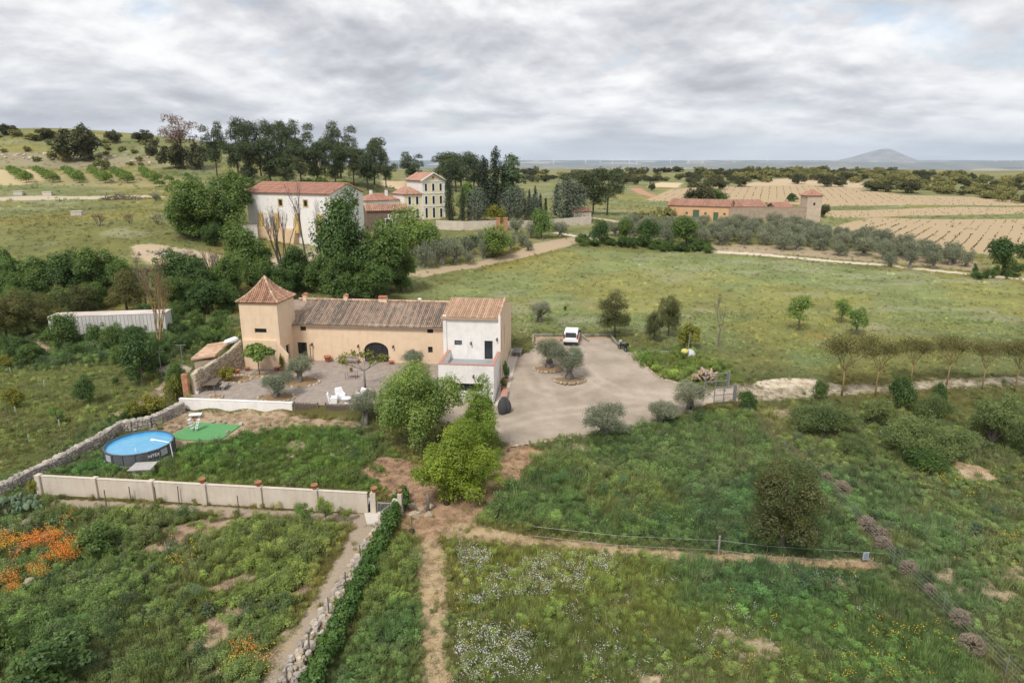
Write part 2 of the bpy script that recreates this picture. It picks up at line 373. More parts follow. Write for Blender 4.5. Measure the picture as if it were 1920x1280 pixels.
# (polygon, bare colour, strength, feather in metres)
BARE = [
    (lane([(1000, 838), (960, 870), (930, 915), (880, 950), (810, 975), (770, 990)], [4.5, 3, 2.8, 3, 3.2, 4]), (.43, .29, .18), 0.95, 0.9),
    (lane([(700, 870), (760, 890), (790, 930), (790, 970)], [2.5, 4, 3.5, 2.5]), (.40, .26, .17), 0.9, 0.8),
    (lane([(795, 1005), (812, 1050), (815, 1110), (812, 1180), (815, 1240), (820, 1330)], [1.4, 1.3, 1.3, 1.2, 1.3, 1.3]), STRAW, 0.76, 0.6),
    (lane([(810, 985), (870, 995), (1000, 1015), (1150, 1030), (1300, 1045), (1440, 1052), (1640, 1058)], [2.2, 1.8, 1.1, 1.0, 1.1, 1.1, .9]), STRAW, 0.78, 0.6),
    (lane([(1160, 1030), (1300, 1046), (1440, 1054), (1640, 1060)], [0.5, 0.7, 0.9, 0.9]), (.36, .2, .125), 0.7, 0.4),
    (lane([(1660, 1085), (1690, 1110)], 0.5), TAN, 0.6, 0.5),
    (lane([(690, 985), (660, 1040), (625, 1100), (585, 1170), (545, 1240), (500, 1320)], [1.7, 1.5, 1.4, 1.5, 1.4, 1.4]), (.36, .29, .215), .80, 0.7),
    (lane([(95, 945), (250, 950), (420, 958), (560, 966), (690, 975)], [1.1, 1.0, 1.0, 1.0, 1.6]), PINK, 0.95, 0.4),
    (lane([(85, 955), (40, 985), (-30, 1020)], 1.0), PINK, 0.9, 0.4),
    (wpoly([(335, 770), (560, 782), (650, 785), (690, 800), (560, 800), (470, 812), (330, 838), (300, 800)]), (.40, .30, .20), 0.9, 0.8),
    (lane([(330, 770), (290, 805)], 2.0), ROCK, 0.7, 0.8),
    (wpoly([(1060, 840), (1085, 826), (1120, 850), (1090, 862)]), ROCK, 0.7, 0.8),
    (wpoly([(1780, 862), (1840, 875), (1870, 897), (1820, 905), (1790, 880)]), (.55, .43, .29), 0.9, 0.6),
    (lane([(1380, 738), (1480, 735), (1600, 730), (1700, 723), (1800, 718), (1930, 712)], [3.4, 2.4, 2.0, 2.0, 2.0, 2.0]), (.48, .41, .31), 0.60, 1.0),
    (wpoly([(1420, 718), (1470, 709), (1530, 713), (1575, 722), (1500, 727), (1440, 726)]), (.62, .54, .42), 0.9, 0.6),
    (wpoly([(1440, 770), (1480, 765), (1470, 800), (1450, 800)]), (.45, .35, .24), 0.6, 2.0),
    (lane([(780, 516), (850, 503), (930, 488), (1000, 472), (1050, 455), (1080, 447)], [2.6, 2.6, 3, 3.6, 5, 3]), (.42, .325, .215), 0.95, 1.5),
    (wpoly([(960, 480), (1000, 458), (1060, 450), (1060, 462), (1010, 474)]), (.42, .325, .215), 0.9, 2.0),
    (lane([(1040, 436), (1090, 445), (1150, 452), (1250, 462), (1340, 472), (1500, 484), (1650, 496), (1840, 516), (1930, 524)], [2.5, 2.5, 2.5, 2.5, 2.6, 2.8, 2.8, 3, 3]), (.60, .52, .40), 0.9, 0.8),
    (wpoly([(1330, 474), (1500, 480), (1700, 495), (1840, 510), (1840, 490), (1700, 478), (1500, 462), (1330, 456)]), (.40, .31, .21), 0.6, 3.0),
    (lane([(1110, 408), (1180, 420), (1230, 425)], 2.0), (.55, .45, .33), 0.8, 1.0),
    # ploughed vineyards
    (wpoly([(1560, 428), (1640, 408), (1960, 410), (1960, 480), (1860, 478), (1800, 470), (1700, 455), (1620, 443)]), TAN, 1.0, 2.0),
    (wpoly([(1540, 395), (1800, 388), (1960, 388), (1960, 400), (1700, 404), (1560, 408)]), TAN, 0.9, 2.0),
    (wpoly([(1210, 376), (1260, 355), (1400, 348), (1540, 346), (1700, 366), (1960, 372), (1960, 384), (1700, 384), (1540, 386), (1400, 378)]), TAN, 1.0, 3.0),
    (wpoly([(1390, 348), (1440, 336), (1560, 334), (1640, 345), (1640, 352), (1500, 352)]), (.50, .39, .25), 1.0, 4.0),
    (wpoly([(1215, 350), (1240, 342), (1280, 343), (1270, 352)]), (.60, .47, .3), 0.9, 4.0),
    (lane([(1190, 352), (1205, 362), (1240, 372), (1275, 380)], [6, 6, 6, 6]), (.45, .25, .16), 0.7, 2.0),
    (wpoly([(720, 340), (760, 340), (760, 350), (720, 352)]), (.58, .44, .28), 0.8, 4.0),
    # hillside
    (wpoly([(-300, 345), (0, 348), (60, 346), (110, 332), (60, 318), (-300, 316)]), (.48, .39, .22), 0.8, 4.0),
    (wpoly([(60, 348), (340, 352), (360, 335), (120, 322)]), (.34, .29, .15), 0.6, 6.0),
    (wpoly([(-100, 372), (60, 367), (280, 366), (310, 370), (100, 374), (-100, 378)]), (.5, .42, .3), 0.8, 2.0),
    (wpoly([(250, 462), (290, 458), (400, 478), (450, 480), (390, 500), (290, 495), (255, 480)]), (.47, .37, .25), 0.9, 2.0),
    (wpoly([(100, 500), (140, 500), (120, 515)]), ROCK, 0.7, 2.0),
    (wpoly([(-100, 285), (0, 284), (70, 284), (240, 294), (290, 295), (300, 305), (180, 318), (0, 310), (-100, 310)]), (.30, .26, .18), 0.55, 4.0),
    (wpoly([(510, 520), (610, 520), (640, 480), (560, 470), (500, 490)]), (.46, .36, .27), 0.9, 2.0),
    (wpoly([(60, 640), (100, 635), (100, 660), (60, 665)]), (.38, .28, .19), 0.7, 1.5),
    (lane([(350, 690), (300, 735), (250, 770)], [1.6, 1.4, 1.2]), (.40, .32, .23), 0.75, 0.6),
    (wpoly([(295, 690), (330, 680), (360, 690), (330, 712)]), (.46, .38, .28), 0.9, 0.6),
    (wpoly([(1340, 1205), (1400, 1225), (1440, 1262), (1415, 1262), (1370, 1235)]), (.46, .40, .27), 0.4, 0.7),
    (wpoly([(1198, 1268), (1235, 1268), (1240, 1300), (1195, 1300)]), (.55, .43, .29), 0.9, 0.3),
    (wpoly([(1003, 632), (1140, 632), (1150, 645), (1090, 648), (1003, 650)]), (.42, .28, .2), 0.8, 1.0),
]
# (polygon, tint, tuft height in m, share of leafy weeds, tufts per square metre factor, feather)
GROW = [
    (wpoly([(330, 845), (430, 805), (560, 792), (690, 800), (760, 870), (700, 918), (300, 905), (85, 890), (200, 850)]), (.070, .120, .036), 0.42, 0.25, 1.2, 1.0),
    (wpoly([(-60, 1010), (90, 945), (640, 985), (600, 1060), (480, 1300), (-200, 1300)]), (.085, .115, .042), 0.55, 0.6, 1.1, 0.8),
    (wpoly([(870, 965), (1010, 835), (1140, 820), (1240, 790), (1300, 765), (1380, 762), (1520, 890), (1640, 1045), (1440, 1040), (1150, 1015), (900, 985)]), (.080, .112, .046), 0.60, 0.35, 1.4, 1.0),
    (wpoly([(850, 1010), (1200, 1040), (1640, 1070), (1890, 1290), (880, 1300)]), (.100, .130, .042), 0.40, 0.15, 1.1, 1.0),
    (wpoly([(1200, 1030), (1450, 1060), (1640, 1075), (1560, 1120), (1300, 1130)]), (.076, .115, .048), 0.52, 0.2, 1.2, 1.5),
    (wpoly([(690, 1040), (780, 1010), (790, 1100), (785, 1300), (620, 1300)]), (.080, .112, .042), 0.45, 0.3, 1.2, 0.8),
    (wpoly([(1400, 755), (1930, 745), (1960, 1300), (1900, 1270), (1640, 1030), (1530, 880)]), (.105, .130, .055), 0.42, 0.25, 1.0, 1.0),
    (wpoly([(-60, 700), (340, 640), (350, 720), (180, 830), (-60, 950)]), (.120, .140, .052), 0.34, 0.15, 1.0, 1.5),
    (wpoly([(-60, 620), (440, 600), (450, 640), (330, 670), (-60, 700)]), (.065, .105, .040), 0.6, 0.6, 1.0, 2.0),
    (wpoly([(1010, 690), (1215, 690), (1245, 712), (1330, 728), (1400, 715), (1390, 680), (1300, 655), (1190, 655)]), (.085, .125, .035), 0.6, 0.4, 1.2, 1.0),
    (wpoly([(750, 560), (900, 515), (1060, 468), (1300, 470), (1940, 530), (1940, 700), (1400, 700), (1180, 620), (965, 620), (940, 560)]), (.140, .168, .078), 0.28, 0.05, 0.8, 3.0),
]
def groundfield(X, Y):
    """vegetation tint (n,3), bare share 0..1, bare colour (n,3), tuft height, weed share, density"""
    n = len(X); veg = np.tile(np.array([.115, .125, .052]), (n, 1)); hh = np.full(n, .3); wd_ = np.full(n, .15); dn = np.full(n, 1.0)
    bare = np.zeros(n); bc = np.tile(np.array(SOIL), (n, 1))
    D = np.hypot(X, Y)
    far = sstep(150, 260, D)[:, None]; veg = veg*(1-far)+np.array([.128, .145, .070])*far
    f2 = sstep(500, 1500, D)[:, None]; veg = veg*(1-f2)+np.array([.16, .15, .085])*f2
    wob = (fbm(X, Y, 3.0, 3, 5)-0.5)*1.6; wob2 = (fbm(X, Y, 14, 3, 6)-0.5)*6
    def near(poly, pad):
        xs = [p[0] for p in poly]; ys = [p[1] for p in poly]
        return np.nonzero((X > min(xs)-pad) & (X < max(xs)+pad) & (Y > min(ys)-pad) & (Y < max(ys)+pad))[0]
    for poly, t, h_, w_, d_, fe in GROW:
        i = near(poly, fe*4)
        if not len(i): continue
        s_ = sdf(poly, X[i], Y[i])+wob[i]*min(fe, 2); m = sstep(fe, -fe, s_)
        veg[i] = veg[i]*(1-m[:, None])+np.array(t)*m[:, None]; hh[i] = hh[i]*(1-m)+h_*m; wd_[i] = wd_[i]*(1-m)+w_*m; dn[i] = dn[i]*(1-m)+d_*m
    for poly, c, st, fe in BARE:
        i = near(poly, fe*4)
        if not len(i): continue
        s_ = sdf(poly, X[i], Y[i])+wob[i]*min(fe, 1.2)*0.6+(wob2[i]*0.15 if fe > 1.4 else 0); m = sstep(fe, -fe*0.6, s_)*st
        bc[i] = np.where((m > bare[i])[:, None], np.array(c), bc[i]); bare[i] = np.maximum(bare[i], m)
    # mottling: pale and dry patches, darker and bluish green patches
    a = fbm(X, Y, 7, 4, 51)[:, None]; b = fbm(X, Y, 22, 3, 61)[:, None]; c = fbm(X, Y, 2.2, 3, 71)[:, None]
    veg = veg*np.array([1.32, 1.22, 1.05])*(0.66+0.45*a+0.28*c)
    dry = sstep(.48, .66, b)*0.85; veg = veg*(1-dry)+veg*np.array([1.22, 1.05, .88])*dry
    blue = sstep(.52, .66, fbm(X, Y, 9, 3, 81))[:, None]*0.75*(1-.75*sstep(60, 95, Y))[:, None]; veg = veg*(1-blue)+veg*np.array([.66, .90, .98])*blue
    pale = sstep(.56, .72, fbm(X, Y*1.6, 10, 4, 85))[:, None]*sstep(60, 100, Y)[:, None]*.55; veg = veg*(1-pale)+np.array([.27, .27, .17])*pale
    # weedy garden: bare earth shows in patches
    gp = sdf(GROW[1][0], X, Y); gb = sstep(.60, .70, fbm((X*.8+Y*.6)*.45, (Y*.8-X*.6)*1.5, 2.6, 4, 91))*sstep(0.5, -0.5, gp)*0.9
    bc = np.where((gb > bare)[:, None], np.array([.40, .29, .20]), bc); bare = np.maximum(bare, gb)
    sp_ = sstep(.70, .80, fbm(X, Y, 6, 4, 95))*sstep(240, 60, D)*0.55; bc = np.where((sp_ > bare)[:, None], np.array([.38, .30, .19]), bc); bare = np.maximum(bare, sp_)
    # far patchwork of fields and scrub on the plain
    fp = sstep(2500, 5000, D); q = fbm(X, Y*0.35, 900, 3, 101)
    bc = np.where((fp > 0.02)[:, None], np.array([.42, .34, .22]), bc); bare = np.where(fp > 0.02, sstep(.55, .62, q)*0.8*fp, bare)
    veg = veg*(1-fp[:, None])+np.array([.075, .085, .055])*fp[:, None]
    return veg, bare, bc, hh, wd_, dn

def build_ground():
    xs, ys = GX, GY; X, Y = np.meshgrid(xs, ys); x = X.ravel(); y = Y.ravel(); z = GZ.ravel()
    veg, bare, bc, hh, w_, dn = groundfield(x, y)
    nx, ny = len(xs), len(ys); i = np.arange(nx*ny).reshape(ny, nx)
    f = np.stack([i[:-1, :-1], i[:-1, 1:], i[1:, 1:], i[1:, :-1]], -1).reshape(-1, 4)
    m = bpy.data.materials.new('earth_and_grass'); m.use_nodes = True; nt = m.node_tree; N = nt.nodes; L = nt.links
    b = N['Principled BSDF']; b.inputs['Roughness'].default_value = 0.95; b.inputs['Specular IOR Level'].default_value = 0.1
    def A(nm):
        a = N.new('ShaderNodeAttribute'); a.attribute_name = nm; return a
    av, ab, am = A('veg'), A('barecol'), A('bare')
    tc = N.new('ShaderNodeTexCoord')
    def noise(sc_, det, dist=0.0):
        n = N.new('ShaderNodeTexNoise'); n.inputs['Scale'].default_value = sc_; n.inputs['Detail'].default_value = det; n.inputs['Roughness'].default_value = .65; n.inputs['Distortion'].default_value = dist
        L.new(tc.outputs['Object'], n.inputs['Vector']); return n.outputs['Fac']
    def mt(op, p, q, cl=False):
        n = N.new('ShaderNodeMath'); n.operation = op; n.use_clamp = cl
        for k, v in enumerate((p, q)):
            if isinstance(v, (int, float)): n.inputs[k].default_value = v
            else: L.new(v, n.inputs[k])
        return n.outputs[0]
    n1 = noise(1.6, 6); n2 = noise(9.0, 5); n3 = noise(0.22, 5, 0.5)
    fac = mt('ADD', am.outputs['Fac'], mt('MULTIPLY', mt('SUBTRACT', n1, .5), 1.1))
    fac = mt('ADD', fac, mt('MULTIPLY', mt('SUBTRACT', n2, .5), 0.5))
    fac = mt('MULTIPLY', mt('SUBTRACT', fac, 0.32), 3.2, True)
    vv = mt('ADD', mt('MULTIPLY', n2, .9), mt('ADD', mt('MULTIPLY', n3, .8), .2))
    def scl(c, v):
        n = N.new('ShaderNodeVectorMath'); n.operation = 'SCALE'; L.new(c, n.inputs[0]); L.new(v, n.inputs['Scale']); return n.outputs[0]
    mx = N.new('ShaderNodeMix'); mx.data_type = 'RGBA'; L.new(fac, mx.inputs[0]); L.new(scl(av.outputs['Color'], vv), mx.inputs[6])
    L.new(scl(ab.outputs['Color'], mt('ADD', mt('MULTIPLY', n2, .7), .62)), mx.inputs[7]); L.new(mx.outputs[2], b.inputs['Base Color'])
    bp = N.new('ShaderNodeBump'); bp.inputs['Strength'].default_value = 0.7; bp.inputs['Distance'].default_value = 0.12
    L.new(mt('ADD', n1, mt('MULTIPLY', n2, .6)), bp.inputs['Height']); L.new(bp.outputs[0], b.inputs['Normal'])
    veg = veg*(.50+.50*sstep(50, 115, y))[:, None]  # ground tint darkened up close: painted shade in the gaps between tufts
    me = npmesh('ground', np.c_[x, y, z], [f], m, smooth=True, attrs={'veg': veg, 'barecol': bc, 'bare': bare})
    tag(link('ground', me), kind='structure')
build_ground()

# ---- gravel yard and drive, a sheet of their own on the ground
def sheet(name, poly, mat, lift=0.04, step=0.8, ruts=()):
    """clean-edged ground cover that follows the terrain"""
    pts = []
    for i in range(len(poly)):
        a = Vector(poly[i]); b = Vector(poly[(i+1) % len(poly)]); n = max(1, int((b-a).length/step))
        pts += [a.lerp(b, k/n) for k in range(n)]
    nb = len(pts); P2 = [tuple(p) for p in pts]
    xs = [p[0] for p in P2]; ys = [p[1] for p in P2]
    gx, gy = np.meshgrid(np.arange(min(xs), max(xs), step), np.arange(min(ys), max(ys), step)); gx = gx.ravel(); gy = gy.ravel()
    k = sdf(P2, gx, gy) < -step*0.4
    allp = [Vector(p) for p in P2]+[Vector((a, b)) for a, b in zip(gx[k], gy[k])]
    v, e, f, *_ = delaunay_2d_cdt(allp, [(i, (i+1) % nb) for i in range(nb)], [], 1, 1e-5)
    V = np.array([tuple(p) for p in v]); z = gridh(V[:, 0], V[:, 1])+lift
    lv = np.full(len(V), .45)
    for path in ruts:
        dm = np.full(len(V), 1e9)
        for (ax, ay), (bx, by) in zip(path[:-1], path[1:]):
            ex, ey = bx-ax, by-ay; t = np.clip(((V[:, 0]-ax)*ex+(V[:, 1]-ay)*ey)/(ex*ex+ey*ey+1e-9), 0, 1); dm = np.minimum(dm, np.hypot(V[:, 0]-ax-t*ex, V[:, 1]-ay-t*ey))
        lv = np.maximum(lv, .45+.22*np.exp(-((dm-.75)/.32)**2)*(.35+.9*fbm(V[:, 0], V[:, 1], 2.5, 3, 9)))
    lv = lv+(fbm(V[:, 0], V[:, 1], 3.0, 4, 14)-.5)*.55
    me = npmesh(name, np.c_[V, z], [np.array([t for t in f if len(t) == 3])], mat, smooth=True, attrs={'lv': lv})
    return tag(link(name, me), kind='structure')
gravel = pm('gravel', (.40, .335, .285), (.25, .208, .176), 1.4, 0.95, 1.0, detail=12, c3=(.33, .275, .235), bscale=16)
gravel2 = pm('drive_gravel', (.47, .395, .315), (.27, .22, .17), 0.5, 0.95, 0.9, detail=14, c3=(.37, .305, .24), bscale=14, lv=.7)
def hpoly(pts): return [hw(*p) for p in pts]
sheet('gravel_courtyard', hpoly([(-5.3, 5.5), (-6.1, -13.8), (10.3, -14.1), (15.2, -12.3), (16.5, -8.3), (17.0, 5.5)]), gravel, 0.03)
drive = wpoly([(1003, 652), (1008, 640), (1088, 640), (1142, 634), (1160, 652), (1185, 660), (1197, 676), (1212, 690), (1240, 708), (1290, 722), (1338, 729), (1376, 727), (1384, 752), (1330, 756), (1282, 775), (1240, 797), (1180, 812), (1118, 819), (1060, 824), (1008, 832), (962, 838), (930, 822), (880, 800), (820, 790)])
drive += hpoly([(16.6, -9.5), (18.5, 4.0), (24.6, 5.0)])
sheet('gravel_driveway', drive, gravel2, 0.035, .38, [wpoly(p) for p in ([(1380, 740), (1320, 742), (1240, 745), (1160, 735), (1110, 710), (1085, 680), (1075, 650)], [(1380, 742), (1280, 752), (1180, 762), (1080, 770), (1000, 780), (930, 800)], [(1120, 715), (1060, 740), (1010, 730), (990, 690), (995, 660)])])

# ---------------------------------------------------------------- plants: prototypes
def unit(n, r):
    v = r.normal(size=(n, 3)); return v/np.linalg.norm(v, axis=1)[:, None]
def leaves(P, Nrm, size, aspect, r, lv, droop=None):
    """rhombic leaf faces at P facing Nrm"""
    n = len(P); Nrm = Nrm/np.linalg.norm(Nrm, axis=1)[:, None]
    t = unit(n, r)
    if droop is not None: t = t*0.5+droop
    a = np.cross(Nrm, t); a /= np.linalg.norm(a, axis=1)[:, None]+1e-9; b = np.cross(Nrm, a)
    s = size*(0.65+0.7*r.random(n))[:, None]
    if droop is not None: a, b = b, a
    V = np.stack([P-a*s, P-b*s*aspect+a*s*.15, P+a*s, P+b*s*aspect+a*s*.15], 1).reshape(-1, 3)
    return V, np.arange(n*4).reshape(n, 4), np.repeat(lv, 4)
def blobcrown(seed, blobs, n, size, aspect=.55, up=.6, jit=.7, shell=.5, squash=1.0, droop=None):
    """leaves on the shells of many overlapping lumps"""
    r = np.random.default_rng(seed); B = np.array(blobs, float); w = B[:, 3]**2; w /= w.sum()
    k = r.choice(len(B), n, p=w); d = unit(n, r); d[:, 2] = np.where(d[:, 2] < -.6, -d[:, 2], d[:, 2])
    rad = (shell+(1-shell)*np.sqrt(r.random(n)))
    # ragged lumps: the radius varies with direction
    rag = 1+.28*np.sin(d[:, 0]*5+k*1.7)*np.cos(d[:, 1]*4.3-k)+.12*r.normal(size=n)
    P = B[k, :3]+d*(B[k, 3]*rad*rag)[:, None]*np.array([1, 1, squash])
    Nn = d*.8+unit(n, r)*jit+np.array([0, 0, up])
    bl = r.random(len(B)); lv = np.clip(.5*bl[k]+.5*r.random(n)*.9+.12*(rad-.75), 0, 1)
    dr = None if droop is None else np.tile(np.array(droop), (n, 1))
    return leaves(P, Nn, size, aspect, r, lv, dr)
def envelope(seed, c, rr, k, br, low=-.6, power=.45, lobes=0):
    """lump centres through an ellipsoid, or through several unequal lobes of it"""
    r = np.random.default_rng(seed); out = []; LB = [((0, 0, 0), 1.0)]
    if lobes:
        LB = []
        for q in range(lobes):
            d = unit(1, r)[0]; d[2] = r.uniform(-.75, .85); LB.append((d*r.uniform(.40, .62), r.uniform(.42, .62)))
        LB.append(((0, 0, -.1), .55))
    while len(out) < k:
        d = unit(1, r)[0]
        if d[2] < low: continue
        u = r.random()**power; lc, lr = LB[r.integers(len(LB))]
        out.append((c[0]+(lc[0]+d[0]*u*lr)*rr[0], c[1]+(lc[1]+d[1]*u*lr)*rr[1], c[2]+(lc[2]+d[2]*u*lr)*rr[2], br*(.55+.8*r.random())))
    return out
def crownmesh(name, parts, mat):
    V = []; Fc = []; A = []; o = 0
    for v, f, a in parts: V.append(v); Fc.append(f+o); A.append(a); o += len(v)
    return npmesh(name, np.concatenate(V), [np.concatenate(Fc)], mat, attrs={'lv': np.concatenate(A)})
def limbs(mb, seed, base, targets, r0, zfork, bend=.15, n=5):
    r = random.Random(seed)
    for t in targets:
        t = Vector(t); b = Vector(base)+Vector((0, 0, zfork)); mid = b.lerp(t, .5)+Vector((r.uniform(-1, 1), r.uniform(-1, 1), r.uniform(-.2, .6)))*bend*(t-b).length
        mb.tube([b, mid, t], [r0, r0*.6, r0*.22], n, cap=False)
LM = {
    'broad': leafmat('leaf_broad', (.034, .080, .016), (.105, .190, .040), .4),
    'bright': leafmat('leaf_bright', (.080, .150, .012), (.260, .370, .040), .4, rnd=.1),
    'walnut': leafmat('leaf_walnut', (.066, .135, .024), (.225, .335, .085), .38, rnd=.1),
    'olive': leafmat('leaf_olive', (.088, .110, .075), (.215, .255, .190), .15, rnd=.15),
    'pine': leafmat('leaf_pine', (.028, .046, .019), (.072, .100, .038), .12, rnd=.2),
    'pineyoung': leafmat('leaf_pine_young', (.044, .058, .015), (.110, .118, .032), .2, rnd=.2),
    'oak': leafmat('leaf_oak', (.034, .044, .020), (.088, .096, .040), .15, rnd=.3),
    'scrub': leafmat('leaf_scrub', (.105, .125, .042), (.235, .240, .085), .2, rnd=.3),
    'cypress': leafmat('leaf_cypress', (.012, .024, .012), (.034, .052, .022), .1, rnd=.2),
    'cedar': leafmat('leaf_cedar', (.040, .062, .048), (.105, .135, .105), .1, rnd=.2),
    'poplar': leafmat('leaf_poplar', (.045, .085, .040), (.120, .175, .085), .3, rnd=.1),
    'feather': leafmat('leaf_feather', (.070, .118, .036), (.165, .225, .082), .3, rnd=.25),
    'rust': leafmat('leaf_rust', (.068, .074, .023), (.155, .155, .052), .25, rnd=.15),
    'brown': leafmat('leaf_brown', (.085, .058, .040), (.170, .120, .085), .2, rnd=.2),
    'yellowgreen': leafmat('leaf_yellowgreen', (.100, .130, .010), (.230, .235, .030), .35, rnd=.15),
    'ivy': leafmat('leaf_ivy', (.020, .062, .010), (.075, .155, .025), .25, rnd=0),
    'vine': leafmat('leaf_vine', (.060, .072, .026), (.130, .138, .050), .3, rnd=.2),
    'cactus': pm('cactus', (.16, .22, .13), (.09, .14, .08), 3, .6),
}
BARK = pm('bark', (.16, .13, .10), (.075, .06, .05), 6, .95, .8, stretch=(1, 1, .3))
BARKG = pm('bark_grey', (.27, .25, .22), (.13, .12, .105), 5, .95, .8, stretch=(1, 1, .3))
BARKY = pm('bark_yellow', (.36, .25, .12), (.24, .16, .08), 6, .9, .4, stretch=(1, 1, .3))
TWIG = pm('twig', (.20, .165, .14), (.13, .105, .09), 6, .95)
PROTO = {}
def addproto(kind, crown, trunk, H, W): PROTO.setdefault(kind, []).append((crown, trunk, H, W))
def mk_broad(kind, seed, H, W, n, size, mat, bark, nb=34, br=.17, trunk=.12, asp=.55, lobes=0):
    c = (0, 0, H*(.47+trunk*.5)); bl = envelope(seed, c, (W*.40, W*.40, H*(.43-trunk*.3)), nb, min(W, H)*br, -1.0 if trunk < .1 else -.75, lobes=lobes)
    B = np.array(bl); z0, z1 = (B[:, 2]-B[:, 3]*.9).min(), (B[:, 2]+B[:, 3]*.9).max(); q = np.abs(B[:, :2]).max(0)+B[:, 3].mean()*.9
    lo_ = max(trunk, -.02)*H*1.2; sz_ = (H-lo_)/(z1-z0); B[:, 2] = lo_+(B[:, 2]-z0)*sz_; B[:, 0] *= W/2/q[0]; B[:, 1] *= W/2/q[1]; B[:, 3] *= (sz_*W/2/q.mean()*W/2/q.mean())**(1/3); bl = [tuple(b) for b in B]
    cm = crownmesh(kind+'_crown', [blobcrown(seed, bl, n, size, asp)], mat)
    mb = MB(); r = random.Random(seed); k = H*.022
    mb.tube([(0, 0, -.3), (.05*W*.1, 0, H*.15), (r.uniform(-.1, .1), r.uniform(-.1, .1), H*.4), (0, 0, H*.7)], [k*1.5, k*1.1, k*.8, k*.25], 7)
    limbs(mb, seed, (0, 0, 0), [b[:3] for b in bl[:10]], k*.55, H*.28)
    addproto(kind, cm, mb.mesh(kind+'_trunk', bark, True), H, W)
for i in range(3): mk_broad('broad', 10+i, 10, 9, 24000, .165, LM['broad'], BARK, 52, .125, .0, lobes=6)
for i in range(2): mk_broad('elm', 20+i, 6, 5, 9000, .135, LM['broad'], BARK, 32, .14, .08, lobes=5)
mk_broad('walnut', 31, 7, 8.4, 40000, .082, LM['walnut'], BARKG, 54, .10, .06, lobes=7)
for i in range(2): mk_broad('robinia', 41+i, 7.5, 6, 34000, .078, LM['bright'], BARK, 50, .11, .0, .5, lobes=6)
for i in range(2): mk_broad('brightelm', 51+i, 6, 6, 10000, .13, LM['walnut'], BARK, 34, .14, .04, lobes=5)
for i in range(2): mk_broad('sapling', 61+i, 3.2, 2.6, 3500, .075, LM['walnut'], BARKG, 16, .17, .2)
for i in range(3): mk_broad('oak', 71+i, 4.2, 5.6, 6500, .15, LM['oak'], BARK, 26, .2, -.1)
for i in range(2): mk_broad('scrub', 81+i, 2.2, 3.6, 1800, .16, LM['scrub'], BARK, 14, .24, .0)
for i in range(2): mk_broad('shrub', 91+i, 2.6, 3.0, 3500, .10, LM['broad'], BARK, 16, .20, .0)
for i in range(2): mk_broad('yellowshrub', 95+i, 2.2, 2.2, 3500, .075, LM['yellowgreen'], BARK, 14, .2, .02)
mk_broad('poplar', 101, 15, 8, 12000, .24, LM['poplar'], BARKG, 40, .17, .08)
mk_broad('almond', 105, 3.0, 4.0, 1800, .16, LM['walnut'], BARK, 12, .22, .12)
for i in range(2): mk_broad('youngpine', 111+i, 6, 5, 24000, .08, LM['pineyoung'], BARK, 44, .14, .10, .3)
for i in range(2): mk_broad('wildshrub', 121+i, 4, 4.5, 9000, .095, LM['broad'], TWIG, 34, .14, .0, lobes=6)
def mk_pine(seed, H, W, n, mat, kind='pine', lo=.42):
    r = random.Random(seed); bl = []
    for k in range(20):
        a = r.uniform(0, 6.28); q = r.random()**.6; z = H*r.uniform(lo, .93); wid = W*.44*(1-((z/H-.70)/.5)**2)
        bl.append((math.cos(a)*q*wid, math.sin(a)*q*wid, z, W*.18*r.uniform(.75, 1.3)))
    cm = crownmesh('pine_crown', [blobcrown(seed, bl, n, .22, .35, .5, .9, .45, .72)], mat)
    mb = MB(); lx, ly = r.uniform(-.6, .6), r.uniform(-.5, .5)
    mb.tube([(0, 0, -.4), (lx*.4, ly*.4, H*.3), (lx*.5, ly, H*.6), (0, 0, H*.88)], [H*.021, H*.017, H*.013, H*.004], 7)
    limbs(mb, seed, (lx*.4, ly*.6, 0), [b[:3] for b in bl], H*.006, H*.48)
    addproto(kind, cm, mb.mesh('pine_trunk', BARK, True), H, W)
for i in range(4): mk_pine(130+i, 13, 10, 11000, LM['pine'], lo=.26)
mk_pine(140, 13, 9, 3600, LM['brown'], 'brownpine', .5)
def mk_column(kind, seed, H, W, n, mat, size, conical=.5):
    r = random.Random(seed); bl = []; K = 34
    for k in range(K):
        z = (k+.5)/K; w = W*.5*(min(1, z*5+.45))*(1-conical*z)*(1 if z < .85 else (1-(z-.85)*5)); a = r.uniform(0, 6.28); q = r.uniform(.15, .62)
        bl.append((math.cos(a)*w*q, math.sin(a)*w*q, H*(.03+z*.94), max(.12, w*r.uniform(.55, .85))))
    cm = crownmesh(kind+'_crown', [blobcrown(seed, bl, n, size, .4, .3, .6, .6, 1.6)], mat)
    mb = MB(); mb.tube([(0, 0, -.3), (0, 0, H*.5), (0, 0, H*.9)], [H*.014+.05, H*.008+.03, .02], 6)
    addproto(kind, cm, mb.mesh(kind+'_trunk', BARK, True), H, W)
mk_column('cypress', 150, 12, 2.6, 5000, LM['cypress'], .16, .55); mk_column('cypress', 151, 12, 2.8, 5000, LM['cypress'], .16, .4)
mk_column('conifer', 152, 16, 6.5, 8000, LM['cypress'], .24, .72)
mk_column('cedar', 153, 8, 8, 6000, LM['cedar'], .2, .6); mk_column('cedar', 154, 7, 8, 6000, LM['cedar'], .2, .45)
